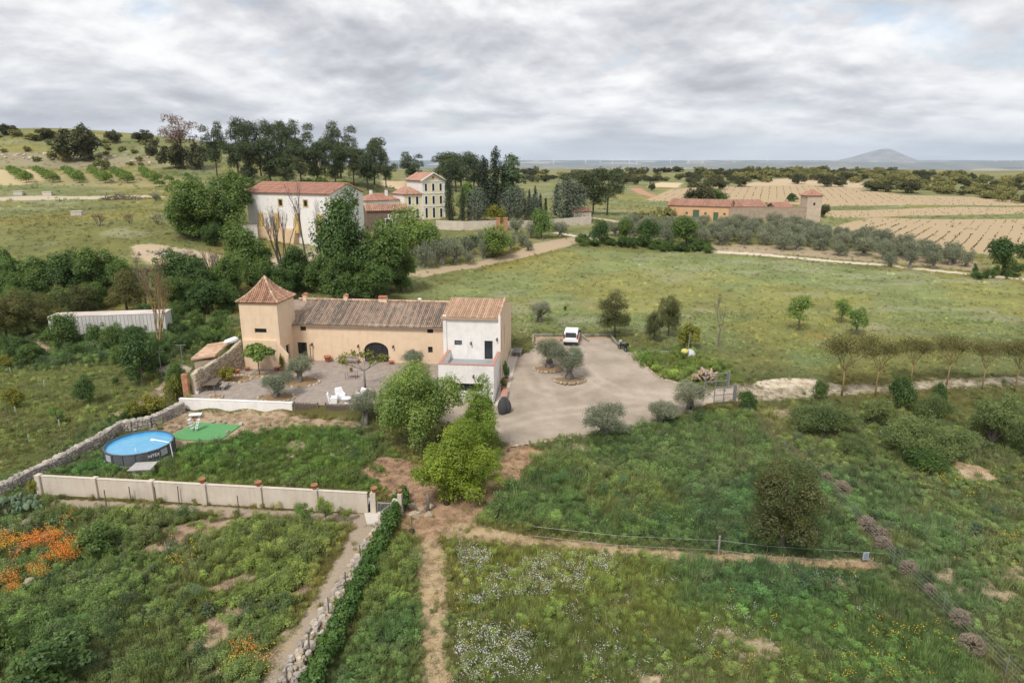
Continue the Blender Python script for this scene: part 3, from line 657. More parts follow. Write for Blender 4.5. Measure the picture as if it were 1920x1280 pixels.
def mk_olive(seed, H, W, n, size, kind, lumps=9, zl=.46):
    r = random.Random(seed); bl = []
    for k in range(lumps):
        a = 6.283*k/lumps*1.9+r.uniform(-.4, .4); q = r.uniform(.25, 1)
        bl.append((math.cos(a)*W*.34*q, math.sin(a)*W*.34*q, H*r.uniform(zl, .80), W*.185*r.uniform(.8, 1.25)))
    cm = crownmesh('olive_crown', [blobcrown(seed, bl, n, size, .30, .35, .9, .35, .95)], LM['olive'])
    mb = MB(); t = W*.07
    for k in range(3):      # a twisted bole of several stems
        a = 2.1*k+seed; ex = bl[k*2 % lumps]
        mb.tube([(math.cos(a)*t*.9, math.sin(a)*t*.9, -.25), (math.cos(a)*t*.75, math.sin(a)*t*.75, .12*H), (math.cos(a+.5)*t*.6, math.sin(a+.5)*t*.6, .24*H), ((ex[0]*.45), (ex[1]*.45), .40*H), (ex[0]*.85, ex[1]*.85, ex[2])],
                [t*1.15, t*.85, t*.75, t*.55, t*.16], 8)
    limbs(mb, seed, (0, 0, 0), [b[:3] for b in bl], t*.3, H*.36)
    addproto(kind, cm, mb.mesh('olive_trunk', BARKG, True), H, W)
for i in range(4): mk_olive(160+i, 3.6, 3.8, 17000, .06, 'olive', 13, .44)
for i in range(3): mk_olive(170+i, 3.8, 5.4, 5200, .13, 'groveolive', 16, .3)
def branching(mb, r, p, d, L, rad, depth, spread, up, n=4, tips=None):
    mid = p+d*L*.5+Vector((r.uniform(-1, 1), r.uniform(-1, 1), r.uniform(-.3, .3)))*L*.06; q = p+d*L
    mb.tube([p, mid, q], [rad, rad*.82, rad*.62], max(3, n), cap=False)
    if depth == 0:
        if tips is not None: tips.append(tuple(q))
        return
    for k in range(r.choice((2, 3, 3)) if depth > 1 else 3):
        v = (d+Vector((r.uniform(-1, 1), r.uniform(-1, 1), r.uniform(-.4, .7)))*spread+Vector((0, 0, up))).normalized()
        branching(mb, r, p.lerp(q, r.uniform(.6, 1)), v, L*r.uniform(.6, .82), rad*.55, depth-1, spread, up, n-1, tips)
def mk_bare(kind, seed, H, stems, mat, depth=4, spread=.5, up=.25, spreadbase=.3):
    r = random.Random(seed); mb = MB(); tips = []
    for k in range(stems):
        d = Vector((r.uniform(-1, 1)*spreadbase, r.uniform(-1, 1)*spreadbase, 1)).normalized()
        branching(mb, r, Vector((r.uniform(-.3, .3)*stems*.15, r.uniform(-.3, .3)*stems*.15, -.2)), d, H*.32, H*.016, depth, spread, up, 6, tips)
    T = np.array(tips); rr = np.random.default_rng(seed); P = np.repeat(T, 2, 0)+rr.normal(size=(len(T)*2, 3))*.15
    cm = crownmesh(kind+'_crown', [leaves(P, unit(len(P), rr), .07, .3, rr, rr.random(len(P)))], LM['brown'])
    addproto(kind, cm, mb.mesh(kind+'_trunk', mat, True), T[:, 2].max(), np.abs(T[:, :2]).max()*2)
mk_bare('baretree', 180, 10, 1, TWIG, 5, .42, .3, .1); mk_bare('baretree', 181, 9, 4, TWIG, 4, .38, .35, .35)
mk_bare('barethicket', 182, 4, 6, TWIG, 4, .5, .2, .5); mk_bare('yellowbare', 183, 8, 3, BARKY, 5, .45, .3, .25)
def mk_vase(seed):
    """pollarded street tree: clear yellow stem, branches fanning to a flat thin crown"""
    r = random.Random(seed); mb = MB(); tips = []
    mb.tube([(0, 0, -.2), (.03, 0, 1.0), (0, .02, 1.9)], [.065, .05, .042], 7)
    for k in range(6):
        a = 1.05*k+r.uniform(-.3, .3); d = Vector((math.cos(a)*.5, math.sin(a)*.5, .9)).normalized()
        branching(mb, r, Vector((0, 0, 1.8)), d, .95, .026, 3, .38, .10, 5, tips)
    T = np.array(tips); rr = np.random.default_rng(seed); P = np.repeat(T, 40, 0)+rr.normal(size=(len(T)*40, 3))*np.array([.30, .30, .22])
    cm = crownmesh('vase_crown', [leaves(P, unit(len(P), rr), .05, .5, rr, rr.random(len(P)))], LM['rust'])
    addproto('vase', cm, mb.mesh('vase_trunk', BARKY, True), T[:, 2].max()+.2, np.abs(T[:, :2]).max()*2+.3)
for i in range(3): mk_vase(190+i)
def mk_feather(seed, H, W, n):
    r = np.random.default_rng(seed); bl = envelope(seed, (0, 0, H*.35), (W*.40, W*.40, H*.46), 40, W*.10, -.2, lobes=6)
    cm = crownmesh('feather_crown', [blobcrown(seed, bl, n, .11, .16, .4, .9, .2, 1.2, droop=(0, 0, .5))], LM['feather'])
    mb = MB(); limbs(mb, seed, (0, 0, 0), [b[:3] for b in bl[:12]], .07, .0, .2)
    addproto('feather', cm, mb.mesh('feather_trunk', TWIG, True), H, W)
mk_feather(200, 4, 5.5, 14000); mk_feather(201, 4, 5, 12000)
def mk_mulberry(seed):
    r = np.random.default_rng(seed); bl = envelope(seed, (0, 0, 2.15), (1.15, 1.15, .55), 20, .36, -.5)
    cm = crownmesh('mulberry_crown', [blobcrown(seed, bl, 4200, .11, .6, .6)], LM['walnut'])
    mb = MB(); mb.tube([(0, 0, -.1), (.02, 0, .8), (0, 0, 1.5)], [.06, .05, .045], 7); limbs(mb, seed, (0, 0, 0), [b[:3] for b in bl[:9]], .03, 1.4)
    addproto('mulberry', cm, mb.mesh('mulberry_trunk', BARKG, True), 2.9, 3.0)
mk_mulberry(210)
def mk_thin(seed):
    r = random.Random(seed); mb = MB(); tips = []
    mb.tube([(0, 0, -.1), (.02, .01, .9), (0, 0, 1.7)], [.07, .055, .05], 7)
    for k in range(5):
        a = 1.26*k+r.uniform(-.3, .3); branching(mb, r, Vector((0, 0, 1.6)), Vector((math.cos(a)*.75, math.sin(a)*.75, .6)).normalized(), .75, .03, 2, .4, .15, 5, tips)
    T = np.array(tips); rr = np.random.default_rng(seed); P = np.repeat(T, 14, 0)+rr.normal(size=(len(T)*14, 3))*.12
    cm = crownmesh('thin_crown', [leaves(P, unit(len(P), rr), .07, .55, rr, rr.random(len(P)))], LM['yellowgreen'])
    addproto('thin', cm, mb.mesh('thin_trunk', BARKG, True), T[:, 2].max(), np.abs(T[:, :2]).max()*2)
mk_thin(220)

NAMES = {'broad': 'broadleaf_tree', 'elm': 'elm_tree', 'walnut': 'walnut_tree', 'robinia': 'robinia_tree', 'brightelm': 'broadleaf_tree', 'sapling': 'young_tree', 'oak': 'holm_oak', 'scrub': 'scrub_bush',
         'shrub': 'shrub', 'yellowshrub': 'shrub', 'poplar': 'poplar_tree', 'almond': 'almond_tree', 'youngpine': 'young_pine', 'wildshrub': 'shrub', 'pine': 'pine_tree', 'brownpine': 'pine_tree', 'cypress': 'cypress_tree',
         'conifer': 'conifer_tree', 'cedar': 'cedar_tree', 'olive': 'olive_tree', 'groveolive': 'olive_tree', 'baretree': 'bare_tree', 'barethicket': 'bare_bush', 'yellowbare': 'bare_tree', 'vase': 'roadside_tree', 'feather': 'tamarisk_bush', 'mulberry': 'mulberry_tree', 'thin': 'young_tree'}
TR = random.Random(99)
def plant(kind, P, H, W, label, group=None, var=None, rz=None):
    pr = PROTO[kind]; cm, tm, h0, w0 = pr[(TR.randrange(len(pr)) if var is None else var % len(pr))]
    nm = NAMES[kind]; t = empty(nm, P, TR.uniform(0, 6.28) if rz is None else rz, label, 'bush' if ('bush' in nm or nm == 'shrub') else 'tree', group)
    s = (W/w0, W/w0, H/h0)
    link('trunk', tm, t, scale=s); link('crown', cm, t, scale=s)
    return t
def plantpx(kind, px, py, hpx, wpx, label, group=None, var=None):
    P = G(px, py); k = mpp(P); return plant(kind, P, hpx*k/cp*1.03, wpx*k, label, group, var)

# ---------------------------------------------------------------- buildings: helpers
plaster = pm('ochre_plaster', (.76, .585, .415), (.68, .505, .345), 1.1, .92, .25, c3=(.725, .55, .385), bscale=9, streak=.28)
white = pm('white_plaster', (.82, .785, .75), (.70, .66, .62), 1.3, .9, .2, c3=(.78, .75, .715), bscale=9, streak=.25)
cream = pm('cream_plaster', (.62, .55, .46), (.50, .43, .35), .9, .92, .3, bscale=8, streak=.5)
oldrender = pm('old_render', (.42, .33, .25), (.27, .21, .16), .8, .95, .6, c3=(.36, .28, .21), bscale=5)
orange = pm('orange_render', (.67, .42, .24), (.55, .33, .185), .6, .92, .3)
yellow = pm('yellow_render', (.80, .72, .49), (.72, .63, .41), .8, .9, .2)
ochre = pm('ochre_render', (.60, .43, .17), (.50, .35, .13), .8, .9, .2)
brownstone = pm('brown_rubble', (.235, .17, .13), (.12, .085, .065), 2.2, .95, .9, bscale=4)
tile_old = pm('roof_tile_old', (.39, .275, .20), (.17, .14, .115), .9, .9, .3, c3=(.275, .21, .165), lv=.75)
tile_red = pm('roof_tile_red', (.47, .275, .18), (.24, .14, .095), .9, .9, .3, c3=(.375, .215, .14), lv=.8)
tile_tan = pm('roof_tile_tan', (.60, .42, .29), (.40, .26, .175), .9, .9, .3, c3=(.51, .345, .235), lv=.8)
tile_far = pm('roof_tile_far', (.47, .27, .19), (.30, .175, .13), .7, .9, .3, c3=(.40, .225, .16), lv=.7)
tile_far2 = pm('roof_tile_far_red', (.44, .235, .17), (.33, .17, .125), .6, .9, .3, lv=.6)
terracotta = pm('terracotta', (.50, .205, .115), (.36, .14, .08), 5, .8, .2)
coping = pm('clay_coping', (.50, .255, .19), (.40, .20, .15), 4, .85, .2)
dark = pm('dark_frame', (.03, .03, .033), (.02, .02, .022), 5, .5)
glass = pm('window_glass', (.030, .034, .040), (.018, .020, .024), .7, .08, spec=.6)
glassb = pm('window_glass_pale', (.13, .16, .19), (.09, .11, .13), .7, .12, spec=.6)
void = pm('dark_interior', (.012, .011, .010), (.008, .008, .008), 2, .9)
wood = pm('weathered_wood', (.20, .155, .125), (.11, .085, .07), 5, .9, .4, stretch=(1, 1, .2))
woodg = pm('grey_wood', (.33, .30, .275), (.21, .19, .175), 4, .9, .4)
metal = pm('grey_metal', (.35, .36, .37), (.26, .27, .28), 5, .5, metal=.5)
rust = pm('rust_metal', (.17, .10, .065), (.10, .06, .04), 5, .85)
greendoor = pm('green_paint', (.09, .15, .09), (.06, .11, .07), 3, .7)
concrete = pm('pale_concrete', (.60, .55, .48), (.50, .45, .39), 1.5, .9, .3)
plasticw = pm('white_plastic', (.82, .82, .82), (.76, .76, .77), 2, .45)
paving = pm('grey_screed', (.34, .35, .36), (.28, .29, .30), 1.2, .7)
rock = pm('limestone', (.58, .49, .37), (.33, .27, .20), 2.2, .95, .8, c3=(.48, .40, .30), lv=.6, bscale=7)
rockg = pm('grey_stone', (.46, .41, .355), (.25, .22, .19), 2.2, .95, .8, c3=(.36, .32, .28), lv=.6, bscale=7)
brick = pm('brick', (.50, .25, .145), (.36, .17, .10), 4, .9, .4, lv=.6)

def wall_open(mb, org, ua, ind, a0, a1, b0, b1, ops, depth=.25, m=0):
    """a wall face with rectangular openings and their reveals; ops: (a0,a1,b0,b1)"""
    org, ua, ind = Vector(org), Vector(ua), Vector(ind); P = lambda a, b, d=0: org+ua*a+Vector((0, 0, b))+ind*d
    A = sorted({a0, a1, *[o[0] for o in ops], *[o[1] for o in ops]}); B = sorted({b0, b1, *[o[2] for o in ops], *[o[3] for o in ops]})
    for x, X in zip(A[:-1], A[1:]):
        for z, Z in zip(B[:-1], B[1:]):
            cx, cz = (x+X)/2, (z+Z)/2
            if any(o[0] < cx < o[1] and o[2] < cz < o[3] for o in ops): continue
            mb.face([P(x, z), P(X, z), P(X, Z), P(x, Z)], m)
    for x, X, z, Z in ops:
        for q in ([P(x, z), P(x, Z), P(x, Z, depth), P(x, z, depth)], [P(X, z), P(X, z, depth), P(X, Z, depth), P(X, Z)], [P(x, Z), P(X, Z), P(X, Z, depth), P(x, Z, depth)], [P(x, z), P(x, z, depth), P(X, z, depth), P(X, z)]): mb.face(q, m)
def opening(parent, name, org, ua, ind, o, depth=.16, fr=.06, gl=None, fm=None, mull=0, sill=None):
    """a window or door in an opening: frame bars as the part, panes as its sub-part"""
    org, ua, ind = Vector(org), Vector(ua), Vector(ind); x, X, z, Z = o
    M = Matrix((ua, ind, Vector((0, 0, 1)))).transposed().to_4x4(); M.translation = org
    mb = MB(); y0, y1 = depth, depth+.06
    mb.box(x, x+fr, y0, y1, z, Z, M=M); mb.box(X-fr, X, y0, y1, z, Z, M=M); mb.box(x+fr, X-fr, y0, y1, z, z+fr, M=M); mb.box(x+fr, X-fr, y0, y1, Z-fr, Z, M=M)
    for k in range(mull):
        q = x+(X-x)*(k+1)/(mull+1); mb.box(q-fr*.4, q+fr*.4, y0, y1, z+fr, Z-fr, M=M)
    w = mb.build(name, fm or dark, parent)
    g = MB(); g.box(x+fr*.9, X-fr*.9, y0+.035, y1+.02, z+fr*.9, Z-fr*.9, M=M); g.build('pane', gl or glass, w)
    if sill:
        s = MB(); s.box(x-.06, X+.06, -.05, depth, z-.07, z-.004, M=M); s.build('sill', sill, w)
    return w
def tiles(mb, org, u, v, width, rows, vlen, lo=None, hi=None, pitch=.22, tl=.42, seed=0, prof=None, nrm=None):
    """barrel tiles laid in columns up a slope: u along the eave, v up the slope; lo/hi give the run of each column"""
    r = random.Random(seed); org, u, v = Vector(org), Vector(u).normalized(), Vector(v).normalized(); n = u.cross(v).normalized()
    if n.z < 0: n = -n
    nc = max(1, int(width/pitch)); pt = width/nc; rad = pt*.46
    for j in range(nc):
        c = (j+.5)*pt; a, b = (lo(c) if lo else 0.0), (hi(c) if hi else vlen)
        if b-a < .1: continue
        nr = max(1, int((b-a)/tl+.5)); L = (b-a)/nr; jj = r.uniform(-.012, .012); colv = r.random()
        for i in range(nr):
            s0, s1 = a+i*L, a+(i+1)*L+.03; lv = min(1, max(0, .55*colv+.45*r.random()))
            k0 = []; k1 = []
            for t in (0, 1, 2, 3, 4):
                an = math.pi*t/4
                for arr, s_, rr, lift in ((k0, s0, rad*1.04, .016), (k1, s1, rad*.92, .0)):
                    p = org+u*(c+jj+rr*math.cos(an))+v*s_+n*(rr*math.sin(an)*1.15+lift)
                    if prof: p = prof(p)
                    arr.append(p)
            for t in range(4): mb.face([k0[t], k0[t+1], k1[t+1], k1[t]], 0, lv)
            mb.face(k0, 0, lv*.7)
def simple_roof(mb, pts, m=0): mb.face(pts, m)

# ---------------------------------------------------------------- the farmhouse
def farmhouse():
    root = empty('farmhouse', (HO[0], HO[1], 0), HA, 'long ochre farmhouse with square tower, tiled roofs and white terraced annex', 'house')
    X, Yb, ND, NR = (1, 0, 0), (0, 1, 0), (0, 1, 0), (-1, 0, 0)
    # long wing
    mb = MB(); ops = [(-.50, .62, 0, 2.09), (0, .67, 3.45, 3.95), (14.54, 15.22, 3.55, 4.05), (14.57, 15.1, 1.3, 2.0), (16.35, 16.75, 1.3, 1.9)]
    ax0, ax1, asp, ar = 7.25, 10.05, 1.35, .98
    wall_open(mb, (0, 0, 0), X, ND, -.9, 17.1, -.4, 4.42, ops+[(ax0, ax1, 0, asp+ar)], .3)
    cxm, hw_ = (ax0+ax1)/2, (ax1-ax0)/2; arc = [(cxm-hw_*math.cos(math.pi*t/14), asp+ar*math.sin(math.pi*t/14)) for t in range(15)]
    for (a, b), (c, d) in zip(arc[:-1], arc[1:]):
        mb.face([(a, 0, b), (c, 0, d), (c, 0, asp+ar), (a, 0, asp+ar)]); mb.face([(a, 0, b), (a, .3, b), (c, .3, d), (c, 0, d)])
    mb.face([(17.1, 9, -.4), (-3, 9, -.4), (-3, 9, 4.42), (17.1, 9, 4.42)]); mb.face([(-3, 9, -.4), (-3, .7, -.4), (-3, .7, 4.42), (-3, 4.5, 6.0), (-3, 9, 4.42)])
    mb.build('main_wall', plaster, root)
    for o in ops[1:]: opening(root, 'window', (0, 0, 0), X, ND, o, .17, .05)
    opening(root, 'door', (0, 0, 0), X, ND, ops[0], .2, .07, mull=1)
    fr = MB(); fy = .2
    for (a, b), (c, d) in zip(arc[:-1], arc[1:]): fr.bar((a, fy+.03, b-.03), (c, fy+.03, d-.03), .09, .06)
    for q in (ax0+.05, ax0+.75, ax1-.75, ax1-.05): fr.box(q-.04, q+.04, fy, fy+.07, 0, asp+(ar*.82 if .3 < q-ax0 < 2.5 else 0))
    fr.box(ax0+.09, ax1-.09, fy+.001, fy+.069, asp-.04, asp+.04); fr.box(ax0+.09, ax1-.09, fy+.002, fy+.066, 0, .1)
    ad = fr.build('arched_door', dark, root); gl = MB(); gl.prism([(ax0+.02, fy+.045, 0), *[(a, fy+.045, b) for a, b in arc], (ax1-.02, fy+.045, 0)], (0, .03, 0)); gl.build('pane', glass, ad)
    # roof of the long wing, two slopes; a base sheet and the tiles on it
    ez, rz, ry, ov = 4.40, 6.12, 4.5, .35; sl = (rz-ez)/ry; e0 = ez-sl*ov
    rb = MB(); rb.prism([(-.8, -ov, e0-.06), (-.8, ry, rz-.06), (-.8, ry+4.5+ov, e0-.06), (-.8, ry+4.5+ov, e0-.16), (-.8, ry, rz-.16), (-.8, -ov, e0-.16)], (17.95, 0, 0)); rb.prism([(-3.3, .75, ez-.05+.75*sl), (-3.3, ry, rz-.06), (-3.3, ry+4.85, e0-.06), (-3.3, ry+4.85, e0-.16), (-3.3, ry, rz-.16), (-3.3, .75, ez-.15+.75*sl)], (2.49, 0, 0))
    roof = rb.build('main_roof', tile_old, root)
    L = math.hypot(ry+ov, rz-e0); mb = MB()
    sag = lambda p: p+Vector((0, 0, .05*math.sin(p.x*.45)+.03*math.sin(p.x*1.3+p.y)))
    tiles(mb, (-.75, -ov, e0-.06), X, (0, ry+ov, rz-e0), 17.75, 12, L, seed=1, prof=sag)
    tiles(mb, (-.75, ry+4.5+ov, e0-.06), X, (0, -(4.5+ov), rz-e0), 17.75, 12, L, seed=2, prof=sag)
    tag(mb.build('roof_tile', tile_old, roof), kind='stuff')
    mb = MB(); r = random.Random(5)
    for i in range(44): x = -1.8+i*.43; mb.tube([(x, ry, rz+.06+r.uniform(-.01, .01)), (x+.46, ry, rz+.07)], [.13, .11], 8, a=r.random())
    mb.build('ridge_tile', tile_tan, roof, True)
    # chimneys
    for cx in (-1.05, 3.9):
        c = MB(); c.box(cx-.22, cx+.22, ry-.22, ry+.22, 5.7, 6.55); c.box(cx-.27, cx+.27, ry-.27, ry+.27, 6.553, 6.60); c.box(cx-.2, cx+.2, ry-.2, ry-.14, 6.602, 6.74); c.box(cx-.2, cx+.2, ry+.14, ry+.2, 6.602, 6.74)
        ch = c.build('chimney', plaster, root, bevel=.01); k = MB(); k.prism([(cx-.3, ry-.3, 6.745), (cx+.3, ry-.3, 6.745), (cx, ry-.3, 6.92)], (0, .6, 0)); k.build('cap', terracotta, ch)
    c = MB(); c.box(7.9, 8.87, ry-.3, ry+.3, 5.7, 6.5); ch = c.build('chimney', plaster, root, bevel=.01); k = MB()
    for i in range(5): k.tube([(7.98+.2*i, ry-.4, 6.56), (7.98+.2*i, ry, 6.68), (7.98+.2*i, ry+.4, 6.56)], .1, 7)
    k.build('cap', terracotta, ch)
    c = MB(); c.lathe([(.16, 5.9), (.16, 6.35), (.24, 6.36), (.24, 6.48), (.02, 6.55)], 12, c=(12.7, ry+.1, 0)); c.build('flue', plasticw, root)
    # tower
    tx0, tx1, ty0, ty1, th = -5.05, -.8, -3.6, .7, 7.35
    mb = MB(); wt = (-3.55, -2.2, 4.02, 4.5); wall_open(mb, (0, ty0, 0), X, ND, tx0, tx1, -1.2, th, [wt], .3)
    dt = (ty0+1.35, ty0+2.25, 0, 2.3); wall_open(mb, (tx1, 0, 0), Yb, NR, ty0, ty1, -1.2, th, [dt], .3)
    mb.face([(tx0, ty1, -1.2), (tx0, ty0, -1.2), (tx0, ty0, th), (tx0, ty1, th)]); mb.face([(tx1, ty1, -1.2), (tx0, ty1, -1.2), (tx0, ty1, th), (tx1, ty1, th)])
    mb.build('tower_wall', plaster, root); opening(root, 'window', (0, ty0, 0), X, ND, wt, .18, .04); opening(root, 'door', (tx1, 0, 0), Yb, NR, dt, .2, .07)
    cx, cy = (tx0+tx1)/2, (ty0+ty1)/2; half = (tx1-tx0)/2; ovh = .22; az = 9.72; E_ = half+ovh
    def prof(p):   # a slight sweep at the eaves
        d = max(abs(p.x-cx), abs(p.y-cy))/E_; return p+Vector((0, 0, -.42*math.sin(min(1, d)*math.pi)*.7))
    ebase = th-.02; rb = MB(); K = 10
    for q in range(4):
        M = Matrix.Translation((cx, cy, 0)) @ Matrix.Rotation(q*math.pi/2, 4, 'Z')
        for i in range(K):
            a, b = i/K, (i+1)/K; z_ = lambda t: ebase+(az-ebase)*t-.42*math.sin((1-t)*math.pi)*.7-.03
            rb.face([M @ Vector((-E_*(1-a), -E_*(1-a), z_(a))), M @ Vector((E_*(1-a), -E_*(1-a), z_(a))), M @ Vector((E_*(1-b), -E_*(1-b), z_(b))), M @ Vector((-E_*(1-b), -E_*(1-b), z_(b)))])
    rb.face([(cx-E_, cy-E_, ebase-.05), (cx-E_, cy+E_, ebase-.05), (cx+E_, cy+E_, ebase-.05), (cx+E_, cy-E_, ebase-.05)])
    tr = rb.build('tower_roof', tile_red, root); mb = MB(); Ls = math.hypot(E_, az-ebase)
    for q in range(4):
        M = Matrix.Translation((cx, cy, 0)) @ Matrix.Rotation(q*math.pi/2, 4, 'Z'); R3 = M.to_3x3()
        tiles(mb, M @ Vector((-E_, -E_, ebase)), R3 @ Vector((1, 0, 0)), R3 @ Vector((0, E_, az-ebase)), 2*E_, 9, Ls, hi=lambda c: Ls*(1-abs(c-E_)/E_), seed=30+q, prof=prof)
    tag(mb.build('roof_tile', tile_red, tr), kind='stuff'); mb = MB()
    for q in range(4):
        M = Matrix.Translation((cx, cy, 0)) @ Matrix.Rotation(q*math.pi/2, 4, 'Z')
        for i in range(9):
            a, b = i/9, (i+1)/9+.02; f = lambda t: M @ Vector((-E_*(1-t), -E_*(1-t), ebase+(az-ebase)*t-.42*math.sin((1-t)*math.pi)*.7+.06)); mb.tube([f(a), f(b)], [.13, .11], 7, a=random.random())
    mb.build('hip_tile', tile_tan, tr, True)
    # sloping wing wall and eaves course
    mb = MB(); mb.prism([(-1.1, ty0-.28, -.3), (.05, ty0-.28, -.3), (.1, ty0-.28, 1.72), (-.35, ty0-.28, 2.27), (-1.1, ty0-.28, 3.2)], (0, .275, 0)); mb.prism([(-4.9, ty0-.28, -.4), (-1.105, ty0-.28, -.4), (-1.105, ty0-.28, 3.2), (-1.3, ty0-.28, 3.3), (-4.9, ty0-.28, 3.3)], (0, .275, 0))
    mb.build('buttress', plaster, root, bevel=.04)
    # annex: upper storey, terrace block in front
    x0, x1, fy, by = 17.1, 23.05, -3.0, 7.6; ezA, rzA, ryA = 6.15, 7.05, 2.3
    mb = MB(); dA = (21.35, 22.22, 1.64, 3.66); wA = (18.15, 18.95, 3.1, 3.62); wall_open(mb, (0, fy, 0), X, ND, x0, x1, -2.2, ezA, [dA, wA], .22)
    mb.box(x0-.12, x0+.25, fy-.13, fy-.004, 1.6, ezA+.2); mb.box(x1-.22, x1+.02, fy-.13, fy-.004, 1.6, ezA+.25)
    mb.face([(x0, by, 4), (x0, fy, -2.2), (x0, fy, ezA), (x0, ryA, rzA), (x0, by, 5.6)])
    mb.build('annex_front_wall', white, root); opening(root, 'door', (0, fy, 0), X, ND, dA, .1, .08); opening(root, 'window', (0, fy, 0), X, ND, wA, .1, .07, gl=glassb)
    mb = MB(); so = [(fy+.6, fy+1.0, 2.4, 4.6), (fy+3.5, fy+3.9, 2.3, 4.6), (fy+1.6, fy+2.4, -.8, 1.0)]
    wall_open(mb, (x1, 0, 0), Yb, NR, fy, by, -2.2, 5.6, so, .22)
    mb.face([(x1, fy, 5.6), (x1, ryA, 5.6), (x1, ryA, rzA+.18), (x1, fy, ezA+.18)]); mb.face([(x1, ryA, 5.6), (x1, by, 5.6), (x1, ryA, 6.75)]); mb.face([(x1, by, -2), (x0, by, -2), (x0, by, 5.6), (x1, by, 5.6)])
    mb.face([(x1-.25, fy, ezA+.18), (x1, fy, ezA+.18), (x1, ryA, rzA+.18), (x1-.25, ryA, rzA+.18)]); mb.face([(x1-.25, fy, ezA-.1), (x1-.25, fy, ezA+.18), (x1-.25, ryA, rzA+.18), (x1-.25, ryA, rzA-.1)]); mb.face([(x1-.25, fy, ezA-.1), (x1, fy, ezA-.1), (x1, fy, ezA+.18), (x1-.25, fy, ezA+.18)]); mb.face([(x1-.25, ryA, 6.3), (x1, ryA, 6.3), (x1, ryA, rzA+.18), (x1-.25, ryA, rzA+.18)])
    mb.build('annex_side_wall', plaster, root)
    for o in so[:2]: opening(root, 'window', (x1, 0, 0), Yb, NR, o, .1, .05)
    opening(root, 'door', (x1, 0, 0), Yb, NR, so[2], .1, .06)
    rb = MB(); q = (x1-.25)-x0; rb.prism([(x0-.25, fy-.3, ezA-.05), (x0-.25, ryA, rzA), (x0-.25, by+.3, 5.55), (x0-.25, by+.3, 5.43), (x0-.25, ryA, rzA-.12), (x0-.25, fy-.3, ezA-.17)], (q+.24, 0, 0)); ar_ = rb.build('annex_roof', tile_tan, root)
    mb = MB(); tiles(mb, (x0-.25, fy-.3, ezA-.05), X, (0, ryA-fy+.3, rzA-ezA+.05), q+.2, 12, math.hypot(ryA-fy+.3, rzA-ezA+.05), seed=50); tiles(mb, (x0-.25, by+.3, 5.55), X, (0, ryA-by-.3, rzA-5.55), q+.2, 12, math.hypot(by+.3-ryA, rzA-5.55), seed=51)
    tag(mb.build('roof_tile', tile_tan, ar_), kind='stuff')
    mb = MB()
    for i in range(14): t = i/14; mb.tube([(x1-.12, fy-.1+(ryA-fy+.1)*t, ezA+.2+(rzA-ezA)*t), (x1-.12, fy-.1+(ryA-fy+.1)*(t+.08), ezA+.21+(rzA-ezA)*(t+.08))], [.15, .13], 7, a=random.random())
    mb.build('verge_tile', tile_tan, ar_, True)
    a0, a1, f0, pz, fz = 17.45, 23.0, -8.1, 2.5, 1.6
    mb = MB(); wo = (18.6, 21.9, -.25, .58); wall_open(mb, (0, f0, 0), X, ND, a0, a1, -2.3, pz, [wo], .25)
    mb.face([(a0, fy, -2.3), (a0, f0, -2.3), (a0, f0, pz), (a0, fy, pz)]); mb.face([(a1, f0, -2.3), (a1, fy, -2.3), (a1, fy, pz), (a1, f0, pz)])
    mb.face([(a0+.25, f0+.25, pz), (a1-.25, f0+.25, pz), (a1-.25, f0+.25, fz), (a0+.25, f0+.25, fz)]); mb.face([(a0+.25, fy, pz), (a0+.25, f0+.25, pz), (a0+.25, f0+.25, fz), (a0+.25, fy, fz)]); mb.face([(a1-.25, f0+.25, pz), (a1-.25, fy, pz), (a1-.25, fy, fz), (a1-.25, f0+.25, fz)])
    te = mb.build('terrace', white, root); k = MB(); k.face([(a0+.25, f0+.25, fz), (a1-.25, f0+.25, fz), (a1-.25, fy, fz), (a0+.25, fy, fz)]); k.build('terrace_floor', paving, te)
    k = MB(); k.box(a0-.04, a1+.04, f0-.04, f0+.29, pz+.003, pz+.06); k.box(a0-.04, a0+.29, f0+.292, fy-.005, pz+.003, pz+.06); k.box(a1-.29, a1+.04, f0+.292, fy-.005, pz+.003, pz+.06); k.build('coping', coping, te)
    opening(root, 'window', (0, f0, 0), X, ND, wo, .2, .06, mull=2)
    # wall lamps and gutter
    for lx, ly, lz in ((6.64, 0, 1.9), (10.65, 0, 1.95), (1.27, 0, 1.95), (19.95, fy, 3.4), (21.0, f0, 1.4), (22.7, fy, 3.9)):
        k = MB(); k.box(lx-.07, lx+.07, ly-.05, ly-.002, lz-.15, lz+.12); k.bar((lx, ly-.04, lz+.08), (lx, ly-.24, lz+.12), .03); k.lathe([(.03, .1), (.11, .02), (.09, -.16), (.03, -.2)], 8, c=(lx, ly-.24, lz)); k.build('wall_lamp', rust, root)
    return root
farmhouse()
def hp(x, y, z=0.0):
    a, b = hw(x, y); return Vector((a, b, z))

